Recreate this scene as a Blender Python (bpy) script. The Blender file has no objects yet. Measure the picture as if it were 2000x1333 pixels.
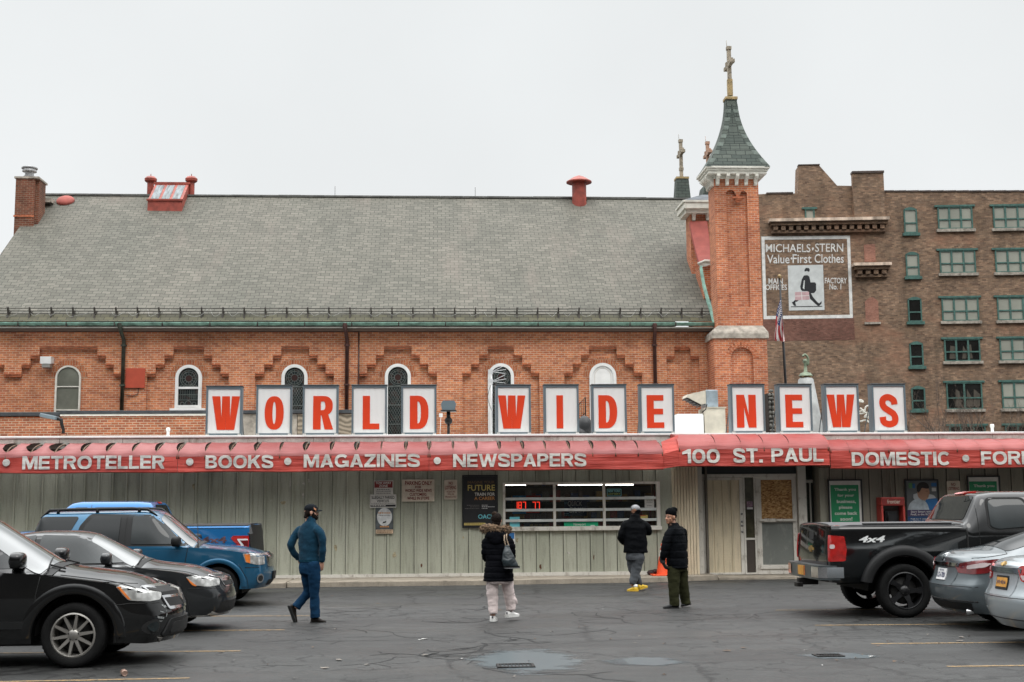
import bpy, bmesh, math, random
from mathutils import Vector, Matrix, Euler
from mathutils.bvhtree import BVHTree
R = math.radians
random.seed(7)
SC = bpy.context.scene
COL = SC.collection

# ------------------------------------------------------------------ camera
F = 2500.0                       # focal length in photo pixels (2000 px wide)
CAM = Vector((0, 0, 1.75))
YAW, PIT, ROL = R(3.4), R(7.37), 0.008
fwd = Vector((math.sin(YAW)*math.cos(PIT), math.cos(YAW)*math.cos(PIT), math.sin(PIT)))
r0 = Vector((math.cos(YAW), -math.sin(YAW), 0))
u0 = r0.cross(fwd)
rgt = r0*math.cos(ROL) - u0*math.sin(ROL)
upv = u0*math.cos(ROL) + r0*math.sin(ROL)
cd = bpy.data.cameras.new('camera')
cam = bpy.data.objects.new('camera', cd); COL.objects.link(cam)
m3 = Matrix((rgt, upv, -fwd)).transposed()
cam.matrix_world = Matrix.Translation(CAM) @ m3.to_4x4()
cd.sensor_width = 36.0; cd.lens = 36.0*F/2000.0
cd.clip_start = 0.1; cd.clip_end = 2000
cd.dof.use_dof = True; cd.dof.focus_distance = 29.0; cd.dof.aperture_fstop = 5.0
SC.camera = cam

# ------------------------------------------------------------------ sky, sun, exposure
SUN_EL, SUN_AZ = R(52), R(150)
w = bpy.data.worlds.new('World'); SC.world = w; w.use_nodes = True
nt = w.node_tree; nt.nodes.clear()
out = nt.nodes.new('ShaderNodeOutputWorld'); bg = nt.nodes.new('ShaderNodeBackground')
bg.inputs['Strength'].default_value = 0.1
sky = nt.nodes.new('ShaderNodeTexSky'); sky.sky_type = 'NISHITA'; sky.sun_disc = False
sky.sun_elevation = SUN_EL; sky.sun_rotation = SUN_AZ
hs = nt.nodes.new('ShaderNodeHueSaturation'); hs.inputs['Saturation'].default_value = 0.15
nt.links.new(sky.outputs[0], hs.inputs['Color'])
tc = nt.nodes.new('ShaderNodeTexCoord'); sp = nt.nodes.new('ShaderNodeSeparateXYZ')
nt.links.new(tc.outputs['Generated'], sp.inputs[0])
cr = nt.nodes.new('ShaderNodeValToRGB'); cr.color_ramp.interpolation = 'EASE'
els = cr.color_ramp.elements
els[0].position = 0.0; els[0].color = (0.311, 0.319, 0.322, 1)
els[1].position = 1.0; els[1].color = (1.55, 1.57, 1.58, 1)
e = els.new(0.42); e.color = (0.309, 0.319, 0.322, 1)
e = els.new(0.68); e.color = (1.20, 1.22, 1.225, 1)
nt.links.new(sp.outputs['Z'], cr.inputs[0])
# the street behind the camera: buildings and trees close the low sky on that side
yr = nt.nodes.new('ShaderNodeValToRGB'); yr.color_ramp.elements[0].position = 0.35; yr.color_ramp.elements[0].color = (1,1,1,1)
yr.color_ramp.elements[1].position = 0.55; yr.color_ramp.elements[1].color = (0,0,0,1)
my = nt.nodes.new('ShaderNodeMapRange'); my.inputs[1].default_value = -1; my.inputs[2].default_value = 1
nt.links.new(sp.outputs['Y'], my.inputs[0]); nt.links.new(my.outputs[0], yr.inputs[0])
zr = nt.nodes.new('ShaderNodeValToRGB'); zr.color_ramp.elements[0].position = 0.28; zr.color_ramp.elements[0].color = (1,1,1,1)
zr.color_ramp.elements[1].position = 0.40; zr.color_ramp.elements[1].color = (0,0,0,1)
nt.links.new(sp.outputs['Z'], zr.inputs[0])
mm = nt.nodes.new('ShaderNodeMath'); mm.operation = 'MULTIPLY'
nt.links.new(yr.outputs[0], mm.inputs[0]); nt.links.new(zr.outputs[0], mm.inputs[1])
mb_ = nt.nodes.new('ShaderNodeMix'); mb_.data_type = 'RGBA'; mb_.inputs[7].default_value = (0.028, 0.026, 0.024, 1)
nt.links.new(mm.outputs[0], mb_.inputs[0]); nt.links.new(cr.outputs[0], mb_.inputs[6])
cn = nt.nodes.new('ShaderNodeTexNoise'); cn.inputs['Scale'].default_value = 3.0; cn.inputs['Detail'].default_value = 6; nt.links.new(tc.outputs['Generated'], cn.inputs['Vector'])
cv = nt.nodes.new('ShaderNodeMapRange'); cv.inputs[1].default_value = 0.3; cv.inputs[2].default_value = 0.7; cv.inputs[3].default_value = 26.9; cv.inputs[4].default_value = 29.1; nt.links.new(cn.outputs['Fac'], cv.inputs[0])
vm = nt.nodes.new('ShaderNodeVectorMath'); vm.operation = 'SCALE'; nt.links.new(cv.outputs[0], vm.inputs['Scale'])
nt.links.new(mb_.outputs[2], vm.inputs[0])
mx = nt.nodes.new('ShaderNodeMix'); mx.data_type = 'RGBA'; mx.inputs[0].default_value = 0.06
nt.links.new(vm.outputs[0], mx.inputs[6]); nt.links.new(hs.outputs[0], mx.inputs[7])
nt.links.new(mx.outputs[2], bg.inputs[0]); nt.links.new(bg.outputs[0], out.inputs[0])
sd = bpy.data.lights.new('sun', 'SUN'); sd.energy = 0.7; sd.angle = R(25); sd.color = (1.0, 0.97, 0.92)
sun = bpy.data.objects.new('sun', sd); COL.objects.link(sun)
sun.rotation_euler = Vector((math.sin(SUN_AZ)*math.cos(SUN_EL), math.cos(SUN_AZ)*math.cos(SUN_EL), math.sin(SUN_EL))).to_track_quat('Z', 'Y').to_euler()
sun['kind'] = 'helper'
SC.view_settings.view_transform = 'Standard'; SC.view_settings.look = 'None'
SC.view_settings.exposure = 0.0; SC.view_settings.gamma = 1.0
SC.cycles.max_bounces = 6; SC.cycles.use_denoising = True

# ------------------------------------------------------------------ helpers
def ray(px, py): return fwd*F + rgt*(px-1000) + upv*(666.5-py)
def at(px, py, Y=None, Z=None, X=None):
    d = ray(px, py)
    if Y is not None: t = (Y-CAM.y)/d.y
    elif Z is not None: t = (Z-CAM.z)/d.z
    else: t = (X-CAM.x)/d.x
    return CAM + d*t
def s2l(c):
    c = c/255.0
    return c/12.92 if c <= 0.04045 else ((c+0.055)/1.055)**2.4
def rgb(r, g, b): return (s2l(r), s2l(g), s2l(b), 1)

MATS = {}
def N(nt, t, **kw):
    n = nt.nodes.new(t)
    for k, v in kw.items(): setattr(n, k, v)
    return n
def newmat(name):
    m = bpy.data.materials.new(name); m.use_nodes = True
    MATS[name] = m
    return m, m.node_tree, m.node_tree.nodes['Principled BSDF']
def ramp(nt, inp, stops, interp='LINEAR'):
    r = N(nt, 'ShaderNodeValToRGB'); r.color_ramp.interpolation = interp
    while len(r.color_ramp.elements) < len(stops): r.color_ramp.elements.new(0.5)
    for e, (p, c) in zip(r.color_ramp.elements, stops):
        e.position = p; e.color = c if len(c) == 4 else (*c, 1)
    nt.links.new(inp, r.inputs[0]); return r.outputs[0]
def mixc(nt, fac, a, b, mode='MIX'):
    m = N(nt, 'ShaderNodeMix'); m.data_type = 'RGBA'; m.blend_type = mode
    for i, v in ((0, fac), (6, a), (7, b)):
        if isinstance(v, (int, float, tuple)): m.inputs[i].default_value = v
        else: nt.links.new(v, m.inputs[i])
    return m.outputs[2]
def noise(nt, vec, scale, detail=4, rough=0.55, sc3=None):
    n = N(nt, 'ShaderNodeTexNoise'); n.inputs['Scale'].default_value = scale
    n.inputs['Detail'].default_value = detail; n.inputs['Roughness'].default_value = rough
    if sc3:
        mp = N(nt, 'ShaderNodeMapping'); mp.inputs['Scale'].default_value = sc3
        nt.links.new(vec, mp.inputs[0]); vec = mp.outputs[0]
    nt.links.new(vec, n.inputs['Vector']); return n.outputs['Fac']
def bump(nt, bs, h, strength=0.3, dist=0.01):
    b = N(nt, 'ShaderNodeBump'); b.inputs['Strength'].default_value = strength; b.inputs['Distance'].default_value = dist
    nt.links.new(h, b.inputs['Height']); nt.links.new(b.outputs[0], bs.inputs['Normal'])
G = lambda v: (v, v, v, 1)
def mat(name, c, rough=0.6, metal=0.0, var=0.12, vs=3.0, bmp=0.0, bs_=60, coat=0.0, spec=0.5, vsc=None):
    """plain painted / cloth / metal surface with soft uneven tone"""
    if name in MATS: return MATS[name]
    m, nt, bs = newmat(name)
    o = N(nt, 'ShaderNodeTexCoord').outputs['Object']
    if var > 0:
        n = noise(nt, o, vs, 5, 0.6, vsc)
        lo = tuple(max(0, x*(1-var*1.6)) for x in c[:3]); hi = tuple(min(1, x*(1+var)) for x in c[:3])
        nt.links.new(ramp(nt, n, [(0.3, lo), (0.7, hi)]), bs.inputs['Base Color'])
    else: bs.inputs['Base Color'].default_value = c
    bs.inputs['Roughness'].default_value = rough; bs.inputs['Metallic'].default_value = metal
    bs.inputs['Specular IOR Level'].default_value = spec
    bs.inputs['Coat Weight'].default_value = coat; bs.inputs['Coat Roughness'].default_value = 0.03
    if bmp: bump(nt, bs, noise(nt, o, bs_, 4), bmp, 0.01)
    return m
def emit(name, c, s):
    if name in MATS: return MATS[name]
    m, nt, bs = newmat(name)
    bs.inputs['Base Color'].default_value = c; bs.inputs['Emission Color'].default_value = c
    bs.inputs['Emission Strength'].default_value = s
    return m

def uvcoord(nt): return N(nt, 'ShaderNodeUVMap').outputs[0]
def brickmat(name, c1, c2, cm, bw=0.205, bh=0.072, mort=0.011, stain=None, stain_amt=0.5, patch=None, offs=0.5, msm=0.2, bst=0.4, rough=0.85):
    m, nt, bs = newmat(name)
    uv = uvcoord(nt)
    b = N(nt, 'ShaderNodeTexBrick'); b.offset = offs
    for k, v in (('Scale', 1), ('Mortar Size', mort), ('Brick Width', bw), ('Row Height', bh), ('Mortar Smooth', msm), ('Bias', 0)):
        b.inputs[k].default_value = v
    b.inputs['Color1'].default_value = c1; b.inputs['Color2'].default_value = c2; b.inputs['Mortar'].default_value = cm
    nt.links.new(uv, b.inputs['Vector'])
    c = b.outputs['Color']
    # second per-brick tone so that single bricks stand out
    b2 = N(nt, 'ShaderNodeTexBrick'); b2.offset = offs
    for k, v in (('Scale', 1), ('Mortar Size', 0), ('Brick Width', bw), ('Row Height', bh), ('Bias', -0.35)):
        b2.inputs[k].default_value = v
    b2.inputs['Color1'].default_value = G(1.0); b2.inputs['Color2'].default_value = (0.50, 0.42, 0.42, 1)
    mp = N(nt, 'ShaderNodeMapping'); mp.inputs['Location'].default_value = (bw*2*37, bh*2*11, 0)
    nt.links.new(uv, mp.inputs[0]); nt.links.new(mp.outputs[0], b2.inputs['Vector'])
    c = mixc(nt, 0.75, c, b2.outputs['Color'], 'MULTIPLY')
    n1 = noise(nt, uv, 0.45, 6, 0.62)
    c = mixc(nt, 0.8, c, ramp(nt, n1, [(0.3, G(0.66)), (0.7, G(1.22))]), 'MULTIPLY')
    n2 = noise(nt, uv, 9, 4, 0.6)
    c = mixc(nt, 0.55, c, ramp(nt, n2, [(0.25, G(0.62)), (0.75, G(1.25))]), 'MULTIPLY')
    if patch:
        n3 = noise(nt, uv, 0.16, 5, 0.7, (1, 1.6, 1))
        f = ramp(nt, n3, [(0.53, G(0)), (0.66, G(0.6))])
        c = mixc(nt, f, c, patch)
    if stain:
        n4 = noise(nt, uv, 0.8, 6, 0.7, (1.2, 0.25, 1))
        f = ramp(nt, n4, [(0.50, G(0)), (0.75, G(stain_amt))])
        c = mixc(nt, f, c, stain)
    nt.links.new(c, bs.inputs['Base Color']); bs.inputs['Roughness'].default_value = rough
    bs.inputs['Specular IOR Level'].default_value = 0.25
    bump(nt, bs, b.outputs['Fac'], -bst, 0.006)
    return m

class MB:
    """collects world-space (or local) faces and links them as one mesh object"""
    def __init__(s): s.v = []; s.f = []; s.mi = []; s.sm = []
    def add(s, vs, fs, mi=0, sm=False):
        b = len(s.v); s.v += [Vector(v) for v in vs]
        for f in fs: s.f.append([i+b for i in f]); s.mi.append(mi); s.sm.append(sm)
        return s
    def box(s, x0, x1, y0, y1, z0, z1, mi=0, rot=None, bev=0):
        x0, x1 = min(x0, x1), max(x0, x1); y0, y1 = min(y0, y1), max(y0, y1); z0, z1 = min(z0, z1), max(z0, z1)
        if bev:
            bm = bmesh.new(); bmesh.ops.create_cube(bm, size=1)
            for v in bm.verts: v.co = Vector(((x0+x1)/2+v.co.x*(x1-x0), (y0+y1)/2+v.co.y*(y1-y0), (z0+z1)/2+v.co.z*(z1-z0)))
            bmesh.ops.bevel(bm, geom=bm.edges[:], offset=bev, segments=2, affect='EDGES', profile=0.5)
            bm.verts.index_update()
            vs = [v.co.copy() for v in bm.verts]; fs = [[v.index for v in f.verts] for f in bm.faces]; bm.free()
        else:
            vs = [(x0,y0,z0),(x1,y0,z0),(x1,y1,z0),(x0,y1,z0),(x0,y0,z1),(x1,y0,z1),(x1,y1,z1),(x0,y1,z1)]
            fs = [(0,3,2,1),(4,5,6,7),(0,1,5,4),(1,2,6,5),(2,3,7,6),(3,0,4,7)]
        if rot: vs = [rot @ Vector(v) for v in vs]
        return s.add(vs, fs, mi)
    def quad(s, a, b, c, d, mi=0): return s.add([a,b,c,d], [(0,1,2,3)], mi)
    def prism(s, pts, a, b, axis='y', mi=0):
        """closed polygon in the plane across axis, swept from a to b"""
        n = len(pts); area = sum(pts[i][0]*pts[(i+1)%n][1]-pts[(i+1)%n][0]*pts[i][1] for i in range(n))
        if area < 0: pts = pts[::-1]
        mk = {'y': lambda p, t: (p[0], t, p[1]), 'x': lambda p, t: (t, p[0], p[1]), 'z': lambda p, t: (p[0], p[1], t)}[axis]
        vs = [mk(p, a) for p in pts] + [mk(p, b) for p in pts]
        flip = (axis == 'y') == (b < a)
        fs = [list(range(n)), [n+i for i in range(n-1, -1, -1)]] + [[(i+1)%n, i, n+i, n+(i+1)%n] for i in range(n)]
        if not ((axis == 'y' and b > a) or (axis != 'y' and b < a)): fs = [f[::-1] for f in fs]
        return s.add(vs, fs, mi)
    def ring(s, outer, inner, a, b, axis='y', mi=0):
        """frame between two polygons of the same length, open or closed"""
        n = len(outer)
        mk = {'y': lambda p, t: (p[0], t, p[1]), 'x': lambda p, t: (t, p[0], p[1]), 'z': lambda p, t: (p[0], p[1], t)}[axis]
        vs = [mk(p, a) for p in outer]+[mk(p, a) for p in inner]+[mk(p, b) for p in outer]+[mk(p, b) for p in inner]
        fs = []
        for i in range(n):
            j = (i+1) % n
            fs += [(i,j,n+j,n+i), (2*n+j,2*n+i,3*n+i,3*n+j), (j,i,2*n+i,2*n+j), (n+i,n+j,3*n+j,3*n+i)]
        return s.add(vs, fs, mi)
    def tube(s, pts, r, n=8, mi=0, cap=True, closed=False, flat=None):
        pts = [Vector(p) for p in pts]; rr = r if isinstance(r, (list, tuple)) else [r]*len(pts)
        vs = []; fs = []; prev = None
        for i, p in enumerate(pts):
            t = (pts[min(i+1, len(pts)-1)]-pts[max(i-1, 0)]).normalized()
            if prev is None:
                a = t.cross(Vector((0,0,1)));  a = a if a.length > 1e-3 else t.cross(Vector((0,1,0)))
            else: a = prev - t*prev.dot(t)
            a.normalize(); prev = a; b = t.cross(a)
            for k in range(n):
                q = 2*math.pi*k/n
                vs.append(p + (a*math.cos(q)+b*math.sin(q))*rr[i])
        for i in range(len(pts)-1):
            for k in range(n):
                fs.append((i*n+k, i*n+(k+1)%n, (i+1)*n+(k+1)%n, (i+1)*n+k))
        if cap: fs += [list(range(n-1,-1,-1)), [(len(pts)-1)*n+k for k in range(n)]]
        return s.add(vs, fs, mi, True)
    def lathe(s, prof, c, n=24, axis='z', mi=0, sm=True, a0=0):
        vs = []; fs = []; c = Vector(c); L = len(prof)
        for k in range(n):
            q = 2*math.pi*k/n+a0
            for r_, h in prof:
                if axis == 'z': vs.append(c+Vector((r_*math.cos(q), r_*math.sin(q), h)))
                elif axis == 'y': vs.append(c+Vector((r_*math.cos(q), h, r_*math.sin(q))))
                else: vs.append(c+Vector((h, r_*math.cos(q), r_*math.sin(q))))
        for k in range(n):
            for i in range(L-1):
                a, b, d, e = k*L+i, ((k+1)%n)*L+i, ((k+1)%n)*L+i+1, k*L+i+1
                fs.append((a,b,d,e) if axis != 'y' else (e,d,b,a))
        return s.add(vs, fs, mi, sm)
    def ell(s, c, r, n=16, m=10, mi=0, M=None):
        vs = []; fs = []
        for i in range(m+1):
            t = math.pi*i/m
            for k in range(n):
                q = 2*math.pi*k/n
                v = Vector((r[0]*math.sin(t)*math.cos(q), r[1]*math.sin(t)*math.sin(q), r[2]*math.cos(t)))
                vs.append(Vector(c)+(M @ v if M else v))
        for i in range(m):
            for k in range(n): fs.append((i*n+k, (i+1)*n+k, (i+1)*n+(k+1)%n, i*n+(k+1)%n))
        return s.add(vs, fs, mi, True)
    def grid(s, P, mi=0, sm=True, closed=False):
        """P[i][j] points"""
        n = len(P); m = len(P[0]); vs = [p for r_ in P for p in r_]; fs = []
        for i in range(n-1):
            for j in range(m-1 + (1 if closed else 0)):
                fs.append((i*m+j, i*m+(j+1)%m, (i+1)*m+(j+1)%m, (i+1)*m+j))
        return s.add(vs, fs, mi, sm)
    def build(s, name, mats, parent=None, local=False, smooth=None, sharp=None, uv=True, origin=None, fixn=False, weld=False):
        me = bpy.data.meshes.new(name)
        off = Vector((0,0,0))
        if not local:
            if parent is not None: off = world_loc(parent)
            elif origin is not None: off = Vector(origin)
            elif s.v:
                xs = [v.x for v in s.v]; ys = [v.y for v in s.v]; zs = [v.z for v in s.v]
                off = Vector(((min(xs)+max(xs))/2, (min(ys)+max(ys))/2, min(zs)))
        me.from_pydata([v-off for v in s.v], [], s.f)
        if not isinstance(mats, (list, tuple)): mats = [mats]
        for m in mats: me.materials.append(m)
        for p, mi, sm in zip(me.polygons, s.mi, s.sm):
            p.material_index = mi; p.use_smooth = sm if smooth is None else smooth
        if fixn or weld:
            bm = bmesh.new(); bm.from_mesh(me)
            if weld: bmesh.ops.remove_doubles(bm, verts=bm.verts[:], dist=1e-4)
            bmesh.ops.recalc_face_normals(bm, faces=bm.faces[:])
            bm.to_mesh(me); bm.free()
        me.update()
        if uv:
            ul = me.uv_layers.new(name='UVMap')
            data = [0.0]*(2*len(me.loops))
            for p in me.polygons:
                nrm = p.normal
                for li in p.loop_indices:
                    q = me.vertices[me.loops[li].vertex_index].co + off
                    if abs(nrm.z) > 0.85: u, v = q.x, q.y
                    elif abs(nrm.y) >= abs(nrm.x): u, v = q.x, (q.z/max(0.3, math.sqrt(max(0, 1-nrm.z*nrm.z))))
                    else: u, v = q.y, q.z
                    data[2*li] = u+100; data[2*li+1] = v+100
            ul.data.foreach_set('uv', data)
        o = bpy.data.objects.new(name, me); COL.objects.link(o)
        if sharp: me.set_sharp_from_angle(angle=R(sharp))
        if parent is not None: o.parent = parent
        if not local and parent is None: o.location = off
        return o
def world_loc(o):
    v = Vector(o.location)
    while o.parent: o = o.parent; v += o.location
    return v
def tag(o, label=None, cat=None, group=None, kind=None):
    if label: o['label'] = label
    if cat: o['category'] = cat
    if group: o['group'] = group
    if kind: o['kind'] = kind
    return o
def thing(name, label, cat, loc, rz=0, group=None):
    o = bpy.data.objects.new(name, None); COL.objects.link(o); o.location = loc; o.rotation_euler = (0,0,rz)
    o.empty_display_size = 0.2
    return tag(o, label, cat, group)
def arch(x0, x1, z0, z1, n=14):
    """round-topped outline; z1 is the crown"""
    r = (x1-x0)/2; zs = z1-r; c = (x0+x1)/2
    return [(x0, z0), (x1, z0)]+[(c+r*math.cos(math.pi*i/n), zs+r*math.sin(math.pi*i/n)) for i in range(n+1)]
def rect(x0, x1, z0, z1): return [(x0,z0),(x1,z0),(x1,z1),(x0,z1)]
def text_geo(s, weight=0.0):
    cu = bpy.data.curves.new('txt', 'FONT'); cu.body = s; cu.size = 1; cu.offset = weight; cu.resolution_u = 3
    cu.fill_mode = 'FRONT'; cu.align_x = 'LEFT'
    o = bpy.data.objects.new('txt', cu); COL.objects.link(o)
    dg = bpy.context.evaluated_depsgraph_get(); dg.update()
    me = bpy.data.meshes.new_from_object(o.evaluated_get(dg))
    vs = [v.co.copy() for v in me.vertices]; fs = [list(p.vertices) for p in me.polygons]
    bpy.data.objects.remove(o); bpy.data.curves.remove(cu); bpy.data.meshes.remove(me)
    x0 = min(v.x for v in vs); x1 = max(v.x for v in vs); y0 = min(v.y for v in vs); y1 = max(v.y for v in vs)
    return [((v.x-x0)/(x1-x0), (v.y-y0)/(y1-y0)) for v in vs], fs
def text_on(mb, s, x0, x1, z0, z1, Y, weight=0.0, mi=0, fn=None, slant=0):
    """letters fitted to the rectangle x0..x1, z0..z1 on a plane facing -Y"""
    vs, fs = text_geo(s, weight)
    pts = []
    for u, v in vs:
        x = x0+(x1-x0)*u + slant*(z1-z0)*v; z = z0+(z1-z0)*v
        pts.append(fn(x, z) if fn else (x, Y, z))
    fs2 = []
    for f in fs:
        a, b, c = (pts[i] for i in f[:3]); n = (Vector(b)-Vector(a)).cross(Vector(c)-Vector(a))
        fs2.append(f if n.y <= 0 else f[::-1])
    mb.add(pts, fs2, mi)
def ptext(mb, s, px0, px1, py0, py1, Y, weight=0.0, mi=0, slant=0):
    a = at(px0, py1, Y=Y); b = at(px1, py0, Y=Y)
    zb = at((px0+px1)/2, py1, Y=Y).z; zt = at((px0+px1)/2, py0, Y=Y).z
    text_on(mb, s, a.x, b.x, zb, zt, Y, weight, mi, slant=slant)
def X(px, Y, py=900): return at(px, py, Y=Y).x
def Zp(py, Y, px=1000): return at(px, py, Y=Y).z
# ------------------------------------------------------------------ bold sign-painter capitals, drawn as outlines
from mathutils.geometry import tessellate_polygon
NATW = dict(A=.86, B=.80, C=.88, D=.84, E=.72, F=.68, G=.92, I=.25, K=.86, L=.66, M=1.0, N=.86, O=.94, P=.76, R=.82, S=.80, T=.76, U=.82, W=1.22, Z=.74)
NATW.update({'1': .46, '0': .70, '.': .25, ' ': .45})
def sell(cx, cy, rx, ry, a0, a1, n=12, p=2.35):
    o = []
    for i in range(n+1):
        a = math.radians(a0+(a1-a0)*i/n); c, s = math.cos(a), math.sin(a)
        o.append((cx+rx*math.copysign(abs(c)**(2/p), c), cy+ry*math.copysign(abs(s)**(2/p), s)))
    return o
def ribbon(cl, s):
    L, Rr = [], []
    for i, p in enumerate(cl):
        q0 = cl[max(0, i-1)]; q1 = cl[min(len(cl)-1, i+1)]; dx, dy = q1[0]-q0[0], q1[1]-q0[1]; l = math.hypot(dx, dy) or 1
        L.append((p[0]-dy/l*s/2, p[1]+dx/l*s/2)); Rr.append((p[0]+dy/l*s/2, p[1]-dx/l*s/2))
    return L+Rr[::-1]
def crom(pts, n=8):
    o = []; P = [pts[0]]+list(pts)+[pts[-1]]
    for i in range(1, len(P)-2):
        for k in range(n):
            t = k/n; a, b, c, d = P[i-1], P[i], P[i+1], P[i+2]
            o.append(tuple(0.5*((2*b[j])+(-a[j]+c[j])*t+(2*a[j]-5*b[j]+4*c[j]-d[j])*t*t+(-a[j]+3*b[j]-3*c[j]+d[j])*t**3) for j in range(len(pts[0]))))
    o.append(tuple(pts[-1])); return o
def glyph(ch, w, s, t):
    """list of polygons (each outer + holes) in a w x 1 box"""
    c = w/2
    if ch == 'I': return [[[(0,0),(w,0),(w,1),(0,1)]]]
    if ch == '.': return [[[(0,0),(w,0),(w,t*1.1),(0,t*1.1)]]]
    if ch == 'L': return [[[(0,0),(w,0),(w,t),(s,t),(s,1),(0,1)]]]
    if ch == 'T': return [[[(c-s/2,0),(c+s/2,0),(c+s/2,1-t),(w,1-t),(w,1),(0,1),(0,1-t),(c-s/2,1-t)]]]
    if ch == 'E': return [[[(0,0),(w,0),(w,t),(s,t),(s,.5-t/2),(w*.95,.5-t/2),(w*.95,.5+t/2),(s,.5+t/2),(s,1-t),(w*.98,1-t),(w*.98,1),(0,1)]]]
    if ch == 'F': return [[[(0,0),(s,0),(s,.5-t/2),(w*.92,.5-t/2),(w*.92,.5+t/2),(s,.5+t/2),(s,1-t),(w,1-t),(w,1),(0,1)]]]
    if ch == 'N': return [[[(0,0),(s,0),(s,.62),(w-1.05*s,0),(w,0),(w,1),(w-s,1),(w-s,.38),(1.05*s,1),(0,1)]]]
    if ch == 'M': return [[[(0,0),(s,0),(s,.68),(c-.42*s,0),(c+.42*s,0),(w-s,.68),(w-s,0),(w,0),(w,1),(w-1.35*s,1),(c,.40),(1.35*s,1),(0,1)]]]
    if ch == 'W':
        b = .19*w; return [[[(b,0),(b+1.08*s,0),(c,.60),(w-b-1.08*s,0),(w-b,0),(w,1),(w-s,1),(w-b-.54*s,.33),(c+.48*s,1),(c-.48*s,1),(b+.54*s,.33),(s,1),(0,1)]]]
    if ch == 'Z': return [[[(0,0),(w,0),(w,t),(1.45*s,t),(w,1-t*.95),(w,1),(.03,1),(.03,1-t),(w-1.45*s,1-t),(0,t*.95)]]]
    if ch == 'K': return [[[(0,0),(s,0),(s,.30),(s+.20*(w-s),.44),(w-1.2*s,0),(w,0),(s+.50*(w-s),.60),(w-.02,1),(w-1.22*s,1),(s,.60),(s,1),(0,1)]]]
    if ch == 'A':
        m_ = c-.6*s; e = 1.12*s; y0 = .2+.8*t; yt = (c-e)/m_
        return [[[(0,0),(e,0),(e+m_*.2,.2),(w-e-m_*.2,.2),(w-e,0),(w,0),(c+.6*s,1),(c-.6*s,1)], [(e+m_*y0,y0),(w-e-m_*y0,y0),(c,yt)]]]
    if ch in 'O0': return [[sell(c,.5,c,.5,0,360,32)[:-1], sell(c,.5,c-s,.5-t,0,360,32,2.1)[:-1]]]
    if ch == 'D':
        k = w*.42; return [[[(0,1),(0,0)]+sell(k,.5,w-k,.5,-90,90,18), [(s,1-t),(s,t)]+sell(k,.5,w-k-s,.5-t,-90,90,18)]]
    if ch in 'PR':
        k = w*.5; yb = .40 if ch == 'P' else .42; cy = (1+yb)/2; ry = (1-yb)/2
        hole = [(s,1-t),(s,yb+t*.9)]+sell(k,cy,w*.98-k-s,ry-t*.95,-90,90,12)
        if ch == 'P': return [[[(0,1),(0,0),(s,0),(s,yb)]+sell(k,cy,w-k,ry,-90,90,14), hole]]
        bump = sell(k,cy,w*.97-k,ry,-62,90,14)
        return [[[(0,1),(0,0),(s,0),(s,yb),(w*.42,yb),(w-1.12*s,0),(w,0)]+bump, hole]]
    if ch == 'B':
        k = w*.5
        return [[[(0,1),(0,0)]+sell(k,.28,w-k,.28,-90,62,12)+sell(k,.765,w*.94-k,.235,-55,90,12),
                 [(s,.5-t*.42),(s,t)]+sell(k,.5*(.5-t*.42+t),w-k-s,.5*(.5-1.42*t),-90,90,10), [(s,1-t),(s,.5+t*.45)]+sell(k,.5*(1.5-.55*t),w*.92-k-s,.5*(.5-1.45*t),-90,90,10)]]
    if ch == 'U':
        r = .36; return [[sell(c,r,c,r,180,360,16)+[(w,1),(w-s,1)]+sell(c,r,c-s,r-t,360,180,16)+[(s,1),(0,1)]]]
    if ch == 'C': return [[ribbon(sell(c,.5,c-s/2,.5-t/2,38,322,26), (s+t)/2)]]
    if ch == 'G':
        return [[ribbon(sell(c,.5,c-s/2,.5-t/2,40,300,24)+[(w-s*.55,.30)], (s+t)/2)], [[(w*.55,.52-t*.9),(w,.52-t*.9),(w,.52),(w*.55,.52)]], [[(w-s*.8,.04),(w,.04),(w,.5-t*.9),(w-s*.8,.5-t*.9)]]]
    if ch == 'S':
        h = t/2; x = s/2
        cl = [(w-x*1.05,.69),(w-x*1.3,.82),(c,1-h),(x*1.35,.86),(x*1.02,.73),(x*1.5,.60),(c,.50),(w-x*1.45,.40),(w-x*.98,.27),(w-x*1.3,.14),(c,h),(x*1.25,.15),(x*.95,.31)]
        return [[ribbon(crom(cl, 6), (s+t)/2)]]
    if ch == '1': return [[[(w-s,0),(w,0),(w,1),(w-s*.8,1),(0,.80),(0,.62),(w-s,.70)]]]
    return []
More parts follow.
